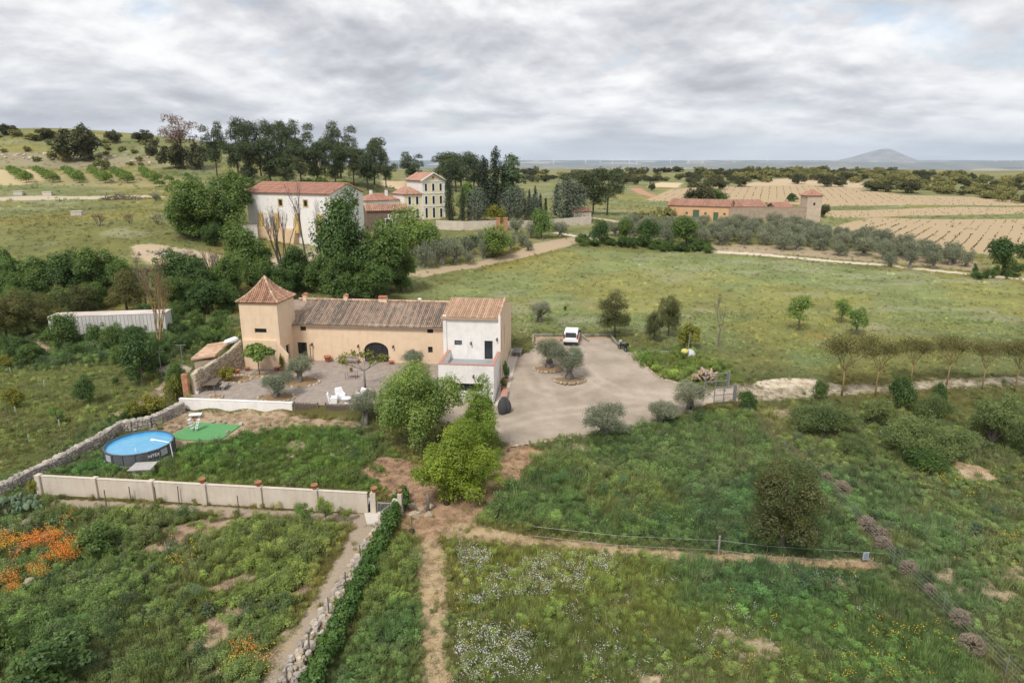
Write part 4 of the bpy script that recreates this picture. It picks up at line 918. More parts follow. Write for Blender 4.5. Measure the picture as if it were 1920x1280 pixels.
# ---------------------------------------------------------------- stones
def stonemesh(seed, mat):
    """one rough block about 1 across"""
    r = random.Random(seed); mb = MB(); prof = []
    vs = []
    for k in range(3):
        z = (-.5, 0, .5)[k]; q = (.36, .52, .34)[k]
        vs.append([(math.cos(6.283*t/6+r.uniform(-.25, .25))*q*r.uniform(.8, 1.2), math.sin(6.283*t/6+r.uniform(-.25, .25))*q*r.uniform(.8, 1.2), z*r.uniform(.75, 1.1)) for t in range(6)])
    lv = r.random()
    for k in range(2):
        for t in range(6): mb.face([vs[k][t], vs[k][(t+1) % 6], vs[k+1][(t+1) % 6], vs[k+1][t]], 0, lv)
    mb.face(vs[0][::-1], 0, lv); mb.face(vs[2], 0, lv)
    return mb.mesh('stone', mat)
STL = [stonemesh(300+i, rock) for i in range(6)]; STG = [stonemesh(320+i, rockg) for i in range(6)]
def stone(parent, p, sx, sy, sz, set_=STL, rz=None):
    return link('stone', TR.choice(set_), parent, p, (TR.uniform(-.15, .15), TR.uniform(-.15, .15), TR.uniform(0, 6.28) if rz is None else rz), (sx, sy, sz))
def stone_ring(P, rx, ry, label, rz=HA, n=None, bed=None):
    t = empty('stone_ring', P, rz, label, 'stone ring'); n = n or int(2*math.pi*math.hypot(rx, ry)/math.sqrt(2)/.42)
    for k in range(n):
        a = 6.283*k/n+TR.uniform(-.05, .05); q = TR.uniform(.96, 1.05)
        stone(t, (math.cos(a)*rx*q, math.sin(a)*ry*q, .06), TR.uniform(.36, .52), TR.uniform(.26, .34), TR.uniform(.22, .32), STL, a+1.57)
    mb = MB(); m_ = 28; rim = [(math.cos(6.283*k/m_)*rx*.97, math.sin(6.283*k/m_)*ry*.97, .07) for k in range(m_)]
    for k in range(m_): mb.face([rim[k], rim[(k+1) % m_], (0, 0, .16)])
    mb.build('soil_bed', bed or MATS['bed_soil'], t); return t
pm('bed_soil', (.34, .22, .12), (.22, .15, .085), 4, .95, .8)
def rubble_wall(name, line, h, th, label, set_=rockg, size=.3, cat='wall', seed=1, caps=True, capset=STG, tops=None):
    """dry stone wall: a core, its face stones joined as rough geometry, loose cap stones as pieces"""
    r = random.Random(seed); P0 = Vector(line[0]); t = empty(name, P0, 0, label, cat); core = MB(); st = MB()
    pts = [Vector(p)-P0 for p in line]; H_ = tops or [h]*len(pts)
    for i, (a, b) in enumerate(zip(pts[:-1], pts[1:])):
        d = b-a; L = math.hypot(d.x, d.y); u = Vector((d.x, d.y, 0)).normalized(); n = Vector((-u.y, u.x, 0)); w = th*.42
        ha, hb = H_[i], H_[i+1]
        core.prism([a-n*w+Vector((0, 0, -.3)), b-n*w+Vector((0, 0, -.3)), b-n*w*.8+Vector((0, 0, hb)), a-n*w*.8+Vector((0, 0, ha))], n*w*1.8)
        for side in (-1, 1):
            z = 0.0
            while z < max(ha, hb):
                x = 0.0; sz_ = size*r.uniform(.5, .8)
                while x < L:
                    sx = size*r.uniform(.6, 1.5); q = (x+sx/2)/L; top = ha+(hb-ha)*q
                    if z+sz_*.4 < top and q <= 1:
                        c = a+(b-a)*q+n*(side*w*(1-.15*z/max(top, .1)))+Vector((0, 0, z+sz_/2)); lv = r.random()
                        hx, hz, hy = sx*.47, sz_*.46, th*.13*r.uniform(.7, 1.3)
                        f = lambda i_, j, k: c+u*(i_*hx*r.uniform(.8, 1))+n*(k*side)+Vector((0, 0, j*hz*r.uniform(.8, 1)))
                        B = [f(-1.05, -1.05, 0), f(1.05, -1.05, 0), f(1.05, 1.05, 0), f(-1.05, 1.05, 0)]; T = [f(-.75, -.75, hy), f(.75, -.75, hy), f(.75, .75, hy), f(-.75, .75, hy)]
                        st.face(T, 0, lv)
                        for k in range(4): st.face([B[k], B[(k+1) % 4], T[(k+1) % 4], T[k]], 0, lv)
                    x += sx
                z += sz_
        if caps:
            x = 0.0
            while x < L:
                s_ = r.uniform(.32, .6); q = min(1, (x+s_/2)/L); p = a+(b-a)*q
                stone(t, p+Vector((0, 0, ha+(hb-ha)*q+.02)), s_*1.15, th*r.uniform(.8, 1.15), r.uniform(.16, .3), capset, math.atan2(u.y, u.x)+r.uniform(-.2, .2)); x += s_*.95
    core.build('wall_core', set_, t); tag(st.build('face_stone', set_, t), kind='stuff'); return t

# ---------------------------------------------------------------- courtyard
def thing(name, P, rz, label, cat, group=None): return empty(name, P, rz, label, cat, group)
cw = thing('courtyard_wall', hp(-6.2, -14.2, -1.1), HA, 'low white wall along the front edge of the gravel courtyard', 'wall')
mb = MB(); mb.box(0, 11.1, -.16, .16, 0, 1.28); mb.build('wall', white, cw, bevel=.03)
mb = MB(); mb.box(-.02, 11.12, -.19, .19, 1.283, 1.33); mb.build('coping', white, cw, bevel=.015)
def picket(px, length, label):
    t = thing('picket_fence', hp(px, -14.3, -.75), HA-.01, label, 'fence'); n = int(length/.13); s = MB(); s.box(-.045, .045, -.015, .015, 0, 1.0); me = s.mesh('slat', wood)
    for k in range(n): link('slat', me, t, (.06+k*length/n, TR.uniform(-.006, .006), TR.uniform(-.03, .04)), (0, TR.uniform(-.015, .015), TR.uniform(-.05, .05)))
    for z in (.22, .78): m = MB(); m.box(-.04, length+.04, .018, .06, z-.035, z+.035); m.build('rail', wood, t)
    for q in (-.03, length+.03): m = MB(); m.box(q-.05, q+.05, -.05, .05, -.2, 1.12); m.build('post', wood, t)
picket(5.15, 2.2, 'short brown picket fence joining the end of the white courtyard wall')
picket(8.15, 2.3, 'short brown picket fence below the white armchairs')
plant('olive', hp(3.0, -7.9), 3.0, 3.6, 'ancient olive with grey split trunk in the ring below the arched door side', var=0)
plant('olive', hp(2.7, -12.6), 2.5, 3.6, 'low ancient olive right behind the white courtyard wall', var=1)
plant('olive', hp(12.2, -15.4, hgt(*hw(12.2, -15.4))), 3.1, 3.2, 'dense olive with thick bole standing beside the picket fence', var=2)
plant('olive', hp(13.6, -2.6), 2.2, 3.0, 'olive half hidden against the ochre wall right of the arched door', var=3)
stone_ring(hp(3.0, -7.9), 1.95, 1.55, 'stone ring round the middle courtyard olive')
stone_ring(hp(2.7, -12.7), 1.75, 1.2, 'stone ring round the low olive behind the white wall')
P = hp(-2.2, -6.1); plant('mulberry', P, 3.4, 3.9, 'small round mulberry in fresh leaf in front of the tower'); stone_ring(P, 1.05, .72, 'small stone ring round the mulberry by the tower')
P = hp(10.6, -10.2); plant('thin', P, 3.9, 4.4, 'slender sparsely leaved tree with open branches before the arched door'); stone_ring(P, .85, .6, 'small stone ring under the sparsely leaved courtyard tree')
stone_ring(hp(-3.2, -13.2), .7, .55, 'small stone ring with a stake behind the white wall')
stk = MB(); stk.tube([(0, 0, 0), (0, 0, 1.3)], .03, 6); t = stk.build('stake', wood, None, loc=hp(-3.2, -13.2)); tag(t, 'thin wooden stake in the small ring behind the white wall', 'stake')
# planting bed by the ruin and its bush
stone_ring(hp(-4.0, -7.6), 1.5, 1.3, 'stone edged planting bed along the ruined courtyard wall'); plant('yellowshrub', hp(-4.6, -8.4, .1), 1.5, 1.8, 'yellow green bush in the bed by the ruined wall')
plant('yellowshrub', hp(-.6, -4.1, .0), 2.0, .5, 'narrow potted cactus like column beside the tower door')
def armchair(P, rz, label):
    t = thing('armchair', P, rz, label, 'armchair', 'white armchairs in the courtyard'); s = MB()
    s.prism([(-.4, -.42, .0), (.4, -.42, 0), (.4, -.42, .58), (.33, -.42, .62), (.26, -.42, .58), (.26, -.42, .36), (-.26, -.42, .36), (-.26, -.42, .58), (-.33, -.42, .62), (-.4, -.42, .58)], (0, .62, 0)); s.build('seat', plasticw, t, bevel=.05)
    b = MB(); b.prism([(-.4, .2, 0), (.4, .2, 0), (.4, .24, .6), (.33, .4, 1.0), (-.33, .4, 1.0), (-.4, .24, .6)], (0, .12, 0)); b.build('backrest', plasticw, t, bevel=.04)
for x, y, a, lb in ((8.75, -12.1, 40, 'white plastic armchair behind the table, farther from the dense olive'), (8.45, -13.3, 105, 'white plastic armchair in front, nearest the gap in the picket fences'), (10.7, -12.0, -35, 'white plastic armchair behind the table, closer to the sparse tree'), (11.0, -13.0, -85, 'white plastic armchair in front, nearest the dense olive')): armchair(hp(x, y), HA+R(a), lb)
t = thing('garden_table', hp(9.75, -13.2), HA, 'low white plastic table between the four white armchairs', 'table'); s = MB(); s.lathe([(.26, 0), (.22, .05), (.16, .25), (.3, .44)], 16); s.build('pedestal', plasticw, t, True); s = MB(); s.lathe([(.45, .443), (.48, .46), (.48, .5), (.45, .515)], 20); s.build('table_top', plasticw, t)
def pot(P, r, h, label, plantkind=None, hh=.6, group=None):
    t = thing('flower_pot', P, TR.uniform(0, 6), label, 'pot', group); s = MB(); s.lathe([(r*.62, 0), (r*.95, h*.8), (r*1.1, h*.82), (r*1.12, h), (r*.95, h), (r*.9, h*.85)], 14, cap=False); s.face([(r*.62*math.cos(k*.785), r*.62*math.sin(k*.785), 0) for k in range(8)][::-1]); s.build('pot', terracotta, t, True)
    s = MB(); s.face([(r*.92*math.cos(k*.449), r*.92*math.sin(k*.449), h*.86) for k in range(14)]); s.build('soil', MATS['bed_soil'], t)
    if plantkind: cm = PROTO[plantkind][0]; link('foliage', cm[0], t, (0, 0, h*.5), scale=(r*2.4/cm[3], r*2.4/cm[3], hh/cm[2]))
pot(hp(3.15, -.55), .36, .75, 'large round terracotta jar against the ochre wall')
pot(hp(10.5, -.6), .3, .4, 'terracotta bowl beside the arched door'); pot(hp(6.6, -.45), .25, .35, 'small terracotta pot between the bench and the arch')
pot(hp(1.15, -.6), .26, .4, 'terracotta pot at the foot of a tall stake by the dark door')
pot(hp(-.6, -4.25), .28, .45, 'terracotta pot under the wing wall of the tower'); pot(hp(-1.2, -4.2), .25, .35, 'terracotta pot beside the one under the wing wall'); pot(hp(-4.3, -4.6), .3, .4, 'terracotta pot in the corner of the tower and stone wall'); pot(hp(-4.6, -6.2, .12), .3, .5, 'terracotta pot at the back of the stone edged bed')
s = MB(); s.tube([(0, 0, 0), (0, 0, 2.0)], .05, 6); tag(s.build('stake', wood, None, loc=hp(1.15, -.4)), 'tall brown stake against the wall beside the dark door', 'stake')
t = thing('bench', hp(4.4, -.75), HA, 'long low grey bench against the ochre wall', 'bench'); s = MB(); s.box(0, 2.35, -.2, .2, .38, .44); s.build('seat', woodg, t); s = MB(); s.box(0, 2.35, .2, .24, .5, .78); s.build('backrest', woodg, t)
for q in (.1, 2.2): s = MB(); s.box(q, q+.07, -.17, .235, 0, .378); s.build('leg', woodg, t)
t = thing('metal_table', hp(7.2, -6.3), HA, 'small rusty metal table with a pot on it in the courtyard', 'table'); s = MB(); s.box(0, 1.1, 0, .75, .7, .73); s.build('table_top', woodg, t)
for a, b in ((0, 0), (1.07, 0), (0, .72), (1.07, .72)): s = MB(); s.box(a, a+.03, b, b+.03, 0, .697); s.build('leg', rust, t)
pot(hp(7.75, -5.95, .735), .16, .28, 'small terracotta pot standing on the rusty metal table', 'yellowshrub', .3)
t = thing('picnic_table', hp(-4.9, -10.6), HA+.25, 'dark weathered wooden table by the ruined wall', 'table')
for k in range(6): s = MB(); s.box(-.62+k*.21, -.62+k*.21+.19, -1.15, 1.15, .72, .765); s.build('plank', wood, t)
for b in (-.8, .8): s = MB(); s.box(-.5, .5, b-.04, b+.04, .62, .717); s.bar((-.45, b, 0), (-.2, b, .62), .08); s.bar((.45, b, 0), (.2, b, .62), .08); s.build('trestle', wood, t)
t = thing('wooden_bench', hp(-3.7, -10.5), HA+.25, 'grey wooden bench next to the dark picnic table', 'bench'); s = MB(); s.box(-.28, .28, -.75, .75, .42, .47); s.build('seat', woodg, t)
for a in (-.24, .2):
    for b in (-.7, .66): s = MB(); s.box(a, a+.04, b, b+.04, 0, .418); s.build('leg', dark, t)
s = MB(); s.lathe([(.13, 0), (.17, .34), (.15, .34), (.12, .05)], 12, cap=False); s.face([(.12*math.cos(k*.785), .12*math.sin(k*.785), .04) for k in range(8)]); tag(s.build('bucket', plasticw, None, loc=hp(-5.55, -12.3)), 'small white bucket at the end of the ruined wall', 'bucket')

# ruined wall on the west side of the yard
rw = rubble_wall('ruined_wall', [hp(-5.75, -12.4), hp(-5.85, -11.4), hp(-6.0, -9.5), hp(-5.9, -7.2), hp(-5.6, -5.2), hp(-5.25, -3.75)], 2, .5, 'ruined rubble wall stepping up from the yard to the tower', rock, .32, seed=4, caps=False, tops=[2.0, 2.2, 2.0, 2.2, 2.5, 3.2])
pt = MB(); r_ = random.Random(3)
for k in range(22):
    for q in range(2): pt.box(-.28+q*.285, -.005+q*.285, -.15+(k % 2)*.02, .15+(k % 2)*.02, k*.105, k*.105+.095, a=r_.random())
pr_ = thing('brick_pier', hp(-6.25, -12.9, -.1), HA, 'orange brick pier at the broken end of the ruined wall', 'pier'); pt.build('brickwork', brick, pr_)
sh = thing('lean_to_shed', hp(-6.4, -5.4, 0), HA, 'small lean to with tiled roof behind the ruined wall', 'shed')
mb = MB(); mb.box(-2.0, -.1, -2.2, -2.0, -.3, 2.0); mb.box(-2.0, -1.8, -1.99, 1.2, -.3, 2.4); mb.build('wall', oldrender, sh)
mb = MB(); mb.prism([(-2.2, -2.4, 2.05), (.5, -2.4, 2.55), (.5, 1.2, 3.25), (-2.2, 1.2, 2.7)], (0, 0, -.08)); rf = mb.build('roof', tile_tan, sh)
mb = MB(); tiles(mb, (-2.2, -2.4, 2.07), (0, 3.6, .66), (2.7, 0, .5), 3.6, 6, 2.7, seed=66); tag(mb.build('roof_tile', tile_tan, rf), kind='stuff')
mb = MB(); mb.box(.1, .4, -2.0, -1.7, 0, 2.3); mb.build('post', brick, sh)
t = thing('water_tank', hp(-5.9, -4.3, 3.05), HA, 'white rounded tank lying on the wall beside the tower', 'tank'); s = MB(); s.tube([(-.6, -.5, 0), (-.45, -.35, .08), (.3, .3, .3), (.5, .5, .35)], [.12, .3, .32, .15], 12); s.build('tank', plasticw, t, True)
# retaining wall going on down from the yard corner to the field wall
yc = hp(-6.4, -14.0); yc.z = hgt(yc.x, yc.y)
def gl(*px): return [G(*p) for p in px]
rubble_wall('field_wall', gl((345, 772), (318, 784), (285, 800), (250, 806), (228, 806), (205, 822), (180, 838), (120, 868), (78, 890), (40, 908), (0, 928), (-60, 955)), 1, .6, 'dry stone wall running from the yard past the pool to the field', rockg, .3, seed=9, tops=[1.0, .9, .95, .9, .75, .85, .85, .8, .8, .8, .8, .8])

# ---------------------------------------------------------------- pool garden
def Gz(px, py, z):
    d = ray(px, py); t = (z-CAMH)/d[2]; return Vector((d[0]*t, d[1]*t, z))
pool_grey = pm('pool_liner_grey', (.12, .125, .135), (.085, .09, .098), 1.2, .6)
pool_blue = pm('pool_blue', (.08, .36, .62), (.06, .30, .55), .8, .4)
water = pm('pool_water', (.15, .42, .62), (.09, .33, .55), 1.4, .05, .2, spec=.5, bscale=5)
tube_w = pm('pool_tube_pale', (.45, .46, .48), (.36, .37, .39), 3, .4)
turfm = pm('artificial_turf', (.13, .33, .13), (.095, .26, .095), 6, .95, .6, bscale=40)
zp = hgt(*Gz(261, 850, -1.7)[:2]); pc = Gz(261, 830, zp+1.15); PR = 129/2*mpp(pc)*.91
pool = thing('swimming_pool', Vector((pc.x, pc.y, zp)), 0, 'round above ground pool with grey panel sides and blue water', 'pool')
NP = 18; RP = [(math.cos(6.283*(k+.5)/NP)*PR, math.sin(6.283*(k+.5)/NP)*PR) for k in range(NP)]
for k in range(NP):
    a, b = RP[k], RP[(k+1) % NP]; s = MB(); m1 = ((a[0]+b[0])/2*1.018, (a[1]+b[1])/2*1.018)
    s.face([(a[0], a[1], -.25), (m1[0], m1[1], -.25), (m1[0]*1.005, m1[1]*1.005, 1.13), (a[0], a[1], 1.13)]); s.face([(m1[0], m1[1], -.25), (b[0], b[1], -.25), (b[0], b[1], 1.13), (m1[0]*1.005, m1[1]*1.005, 1.13)]); s.build('side_panel', pool_grey, pool)
    q = MB(); q.tube([(a[0]*1.012, a[1]*1.012, -.2), (a[0]*1.012, a[1]*1.012, 1.14)], .045, 7); q.build('leg', MATS['pool_liner_grey'], pool)
    q = MB(); q.tube([(a[0], a[1], 1.17), (b[0], b[1], 1.17)], .065, 8); q.build('rim_tube', pool_grey, pool)
    q = MB(); q.tube([(a[0]*1.02, a[1]*1.02, .18), (b[0]*1.02, b[1]*1.02, .18)], .03, 6); q.build('strap', tube_w, pool)
s = MB()
for k in range(NP): a, b = RP[k], RP[(k+1) % NP]; s.face([(b[0]*.98, b[1]*.98, .3), (a[0]*.98, a[1]*.98, .3), (a[0]*.98, a[1]*.98, 1.12), (b[0]*.98, b[1]*.98, 1.12)])
s.build('liner', pool_blue, pool)
s = MB(); s.face([(x*.985, y*.985, 1.0) for x, y in RP]); s.build('water', water, pool)
def text(body, P, rot, size, mat, parent, name='lettering', bold=0.0):
    cu = bpy.data.curves.new(name, 'FONT'); cu.body = body; cu.size = size; cu.extrude = .004; cu.align_x = 'CENTER'; cu.align_y = 'CENTER'; cu.offset = bold; cu.materials.append(mat)
    tmp = bpy.data.objects.new('tmp', cu); col.objects.link(tmp); dg = bpy.context.evaluated_depsgraph_get(); me = bpy.data.meshes.new_from_object(tmp.evaluated_get(dg)); bpy.data.objects.remove(tmp)
    return link(name, me, parent, P, rot)
# the maker's word and marks on the sides that face the garden gate
def sidemark(px, py, f):
    d = Gz(px, py, zp+.75)-Vector((pc.x, pc.y, zp)); a = math.atan2(d.y, d.x); k = round((a/6.283)*NP-1)
    A_, B_ = Vector((*RP[k % NP], 0)), Vector((*RP[(k+1) % NP], 0)); c = (A_+B_)/2; an = math.atan2(c.y, c.x); f(c*1.026+Vector((0, 0, .78)), (R(90), 0, an+R(90)))
sidemark(287, 858, lambda p, r: text('INTEX', p, r, .34, plasticw, pool, bold=.006))
def blank(p, r):
    s = MB(); s.box(-.33, .33, -.28, .28, 0, .008); s.build('print_panel', tube_w, pool, loc=p, rot=r)
sidemark(213, 855, blank); sidemark(305, 850, blank)
t = thing('pool_hose', Vector((pc.x+.2, pc.y, zp+1.02)), 0, 'pale hose floating on the pool water', 'hose'); s = MB(); s.tube([(.3, .95, 0), (.8, .8, .03), (1.5, .55, .03), (2.2, .25, .03)], [.12, .06, .05, .05], 6); s.build('hose', plasticw, t)
# pump shelter under a small slab roof, skimmer pole
ps = thing('pump_shelter', G(270, 890), .1, 'small white block shelter with grey slab roof at the pool side', 'shelter')
s = MB(); s.box(-.75, -.05, -.3, .35, -.2, .55); s.box(.0, .7, -.35, .35, -.2, .6); s.build('wall', white, ps); s = MB(); s.prism([(-.95, -.55, .62), (.8, -.55, .64), (.95, .55, .80), (-.7, .55, .78)], (0, 0, .07)); s.build('roof', pm('pale_slab', (.44, .42, .40), (.32, .30, .28), 3, .9), ps)
def pole(P, h, r, label, mat, cat='post', lean=(0, 0), name='post'):
    s = MB(); s.tube([(0, 0, -.3), (lean[0], lean[1], h)], r, 6); return tag(s.build(name, mat, None, loc=P), label, cat)
pole(G(262, 872), 1.5, .035, 'thin white pipe behind the pump shelter', plasticw, 'pipe', (-.15, 0), 'pipe'); pole(G(326, 862), 1.5, .035, 'white pipe leaning on the pool side', plasticw, 'pipe', (-.12, 0), 'pipe')
q = [G(*p) for p in ((316, 819), (370, 793), (452, 798), (412, 827), (345, 826))]
c0 = sum(q, Vector())/5; s = MB(); s.face([p-c0+Vector((0, 0, .09)) for p in q]); s.prism([p-c0+Vector((0, 0, -.1)) for p in q], (0, 0, .185))
tm = thing('turf_mat', c0, 0, 'bright green artificial turf mat between pool and courtyard wall', 'mat'); s.build('mat', turfm, tm)
for i, (x, y) in enumerate(((338, 803), (452, 797), (427, 812), (405, 826), (400, 792), (421, 794))):
    stone(tm, G(x, y)-c0+Vector((0, 0, .12)), .5, .4, .3, STG)
# a step ladder in two halves lying open on the mat
def ladder(px, py, rz, label):
    t = thing('pool_ladder', G(px, py)+Vector((0, 0, .09)), rz, label, 'ladder', 'pool ladder halves on the turf')
    for q in (-.22, .22): s = MB(); s.tube([(q, -.35, 0), (q, 0, 1.15), (q, .15, 1.25)], .025, 6); s.build('rail', tube_w, t)
    for k in range(4): s = MB(); s.box(-.22, .22, -.35+.08*k, -.15+.08*k, .24+.25*k, .27+.25*k); s.build('step', plasticw, t)
ladder(357, 808, R(80), 'white stepped pool ladder on the turf, closer to the pool'); ladder(375, 808, R(-70), 'white stepped pool ladder on the turf, further from the pool')
t = thing('plastic_tray', G(367, 783)+Vector((0, 0, .25)), .2, 'white plastic tray on the dirt behind the turf', 'tray'); s = MB(); s.box(-.5, .5, -.25, .25, 0, .12, taper=-.05); s.build('tray', plasticw, t)

# garden wall with piers and pots, gate
gA, gB, gC = G(80, 926), G(690, 962), G(735, 955)
gd = Vector((gB.x-gA.x, gB.y-gA.y, 0)); gL = gd.length; gu = gd.normalized(); ga = math.atan2(gu.y, gu.x); gz = min(hgt(gA.x, gA.y), hgt(gB.x, gB.y))-.1
gw = thing('garden_wall', Vector((gA.x, gA.y, gz)), ga, 'long cream plastered garden wall with piers below the pool', 'wall'); WH = 1.62
s = MB(); s.box(0, gL, .0, .22, -.2, WH); s.build('wall', cream, gw, bevel=.03); s = MB(); s.box(-.02, gL, -.03, .25, WH+.003, WH+.05); s.build('coping', cream, gw, bevel=.02)
gn = Vector((-gu.y, gu.x, 0))
def wallx(px, py=940):
    d = ray(px, py); # parameter along the wall line in plan
    den = d[0]*gu.y-d[1]*gu.x; return (gA.y*d[0]-gA.x*d[1])/(-den) if abs(den) > 1e-9 else 0
for px in (80, 183, 287, 385, 488, 592, 700):
    x = wallx(px); s = MB(); s.box(x-.2, x+.2, -.16, -.003, -.2, WH+.06); s.box(x-.2, x+.2, -.16, .3, WH+.062, WH+.12); s.build('pier', cream, gw, bevel=.02)
for px, lb in ((380, 'terracotta pot on the garden wall pier farthest from the gate'), (484, 'terracotta pot on the second garden wall pier from the far end'), (588, 'terracotta pot on the garden wall pier behind the saplings'), (699, 'terracotta bowl on the pier beside the white gate')):
    x = wallx(px+3); p = Vector((gA.x, gA.y, gz+WH+.125))+gu*x+gn*.06; pot(p, .22, .36, lb)
x0 = wallx(704)+.06; gt = thing('garden_gate', Vector((gA.x, gA.y, gz))+gu*(x0+.05)+gn*.08, ga, 'white metal garden gate with vertical bars and a diagonal brace', 'gate')
s = MB(); W_ = 1.0; H_ = 1.05
for a in ((0, 0, 0, H_), (W_, 0, W_, H_), (0, .05, W_, .05), (0, H_-.12, W_, H_-.12), (0, .08, W_, H_-.15)): s.bar((a[0], 0, a[1]), (a[2], 0, a[3]), .045, .03)
s.build('frame', tube_w, gt)
for k in range(9): s = MB(); q = .1+k*.1; s.tube([(q, .02, .05), (q, .02, H_)], .012, 5); s.build('bar', tube_w, gt)
pr2 = thing('gate_pier', Vector((gA.x, gA.y, gz))+gu*(x0+1.35)+gn*.08, ga, 'stepped cream pier closing the gate on the hedge side', 'pier'); s = MB(); s.box(-.2, .2, -.2, .2, -.2, 1.25); s.box(.201, .5, -.2, .2, -.2, 1.75); s.build('pier', cream, pr2, bevel=.03); pot(pr2.location+gu*.35+Vector((0, 0, 1.75)), .16, .26, 'small terracotta pot on the stepped gate pier')
sl_ = [G(*p) for p in ((683, 964), (740, 958), (722, 982), (688, 984))]; c0 = sl_[0]; s = MB(); s.prism([p-c0+Vector((0, 0, .12)) for p in sl_], (0, 0, -.3)); tag(s.build('concrete_slab', concrete, None, loc=c0), 'pale concrete slab on the ground before the garden gate', 'slab')
t = thing('barbecue_box', G(681, 958), ga, 'black and blue open box with white lid leaning on the garden wall', 'box'); s = MB(); s.box(-.42, -.37, 0, .45, 0, .6); s.box(.37, .42, 0, .45, 0, .6); s.box(-.368, .368, .4, .45, 0, .6); s.box(-.368, .368, 0, .398, 0, .06); s.build('box', void, t); s = MB(); s.prism([(-.46, -.05, .602), (.46, -.05, .602), (.4, .5, .75), (-.4, .5, .75)], (0, 0, .05)); s.build('lid', plasticw, t); s = MB(); s.box(.425, .47, .05, .43, .02, .56); s.build('side', pm('blue_plastic', (.03, .08, .2), None, 2, .5), t)
t = thing('grey_disc', G(644, 958)+gn*.2, ga, 'round grey metal disc leaning on the cream garden wall', 'disc'); s = MB(); s.tube([(0, 0, .42), (0, .05, .44)], .42, 20); s.build('disc', metal, t)
# hedge and the rubble edging beside it
hl = gl((758, 935), (745, 965), (728, 1000), (710, 1040), (690, 1080), (668, 1125), (645, 1170), (620, 1225), (590, 1290), (570, 1340))
hd = thing('hedge', hl[0], 0, 'narrow dark green ivy hedge running down beside the stone edging', 'hedge')
r_ = np.random.default_rng(77); Pn = []; Nn = []
hb = []
for a, b in zip(hl[:-1], hl[1:]):
    L = (b-a).length; k = int(L/.28)
    for i in range(k):
        p = a.lerp(b, i/k)-hl[0]
        for _ in range(3): hb.append((p.x+r_.normal()*.17, p.y+r_.normal()*.12, p.z+r_.uniform(.25, .95), .32))
me = crownmesh('hedge_foliage', [blobcrown(78, hb, 30000, .075, .7, .3, .6, .6)], LM['ivy']); link('foliage', me, hd)
s = MB()
for i in range(0, len(hb), 24): s.tube([(hb[i][0], hb[i][1], -.3+hb[i][2]-.6), (hb[i][0], hb[i][1], hb[i][2])], .03, 5)
s.build('stem', BARK, hd)
sl = gl((735, 968), (722, 1000), (700, 1035), (682, 1065), (655, 1105), (628, 1150), (600, 1200), (570, 1255), (540, 1310))
se = thing('stone_edging', sl[0], 0, 'row of pale rubble stones along the foot of the hedge', 'stone edging')
for a, b in zip(sl[:-1], sl[1:]):
    k = max(1, int((b-a).length/.28))
    for i in range(k):
        for w in (-.75, -.45, -.15): p = a.lerp(b, (i+TR.random()*.6)/k)+Vector((w+TR.uniform(-.12, .12), TR.uniform(-.1, .1), TR.uniform(.02, .22)))-sl[0]; stone(se, p, TR.uniform(.28, .6), TR.uniform(.25, .45), TR.uniform(.22, .42), STG if TR.random() < .55 else STL)
# stakes in the garden plot
for i, (x, y, h) in enumerate([(201, 955, 1.55), (246, 940, 1.2), (294, 948, 1.5), (336, 944, 1.4), (309, 985, 1.5), (449, 968, 1.6), (236, 1060, 1.7), (360, 1060, 1.6), (520, 1040, 1.4), (596, 1000, .9), (677, 1050, 1.1), (649, 1103, 1.1), (617, 1158, 1.3), (581, 1226, 1.3), (538, 1290, 1.2)]):
    pole(G(x, y), h, .035, ('grey wooden stake in the weedy garden plot' if x < 560 else 'thin grey post along the bare strip by the stone edging'), wood, 'stake', (TR.uniform(-.08, .08), TR.uniform(-.05, .05)), 'stake')['group'] = 'garden stakes' if x < 560 else 'posts along the bare strip'
for k, (x, y, w) in enumerate(((60, 1098, .55), (74, 1092, .4), (54, 1104, .5))): stone(tag(empty('garden_block', G(x, y), 0, ('largest white block at the orange flowers', 'white block behind the others at the orange flowers', 'grey block in front at the orange flowers')[k], 'block', 'white blocks by the orange flowers')), (0, 0, w*.4), w*1.3, w, w*1.2, STL)
# prickly pear
pp = thing('prickly_pear', G(35, 955), 0, 'grey green prickly pear against the stone wall end', 'cactus'); r_ = random.Random(8); pads = MB()
padm = MB(); padm.lathe([(.03, 0), (.13, .1), (.17, .22), (.14, .34), (.05, .42)], 10); pm_ = padm.mesh('pad', LM['cactus'], True)
for k in range(75):
    a = r_.uniform(0, 6.28); q = r_.random()**.6*1.5; z = r_.uniform(0, 1.0)*(1-q/1.9); s_ = r_.uniform(.8, 1.3)
    link('pad', pm_, pp, (math.cos(a)*q*1.3, math.sin(a)*q*.9, z), (r_.uniform(-.6, .6), r_.uniform(-.6, .6), r_.uniform(0, 6)), (s_, s_*.3, s_))

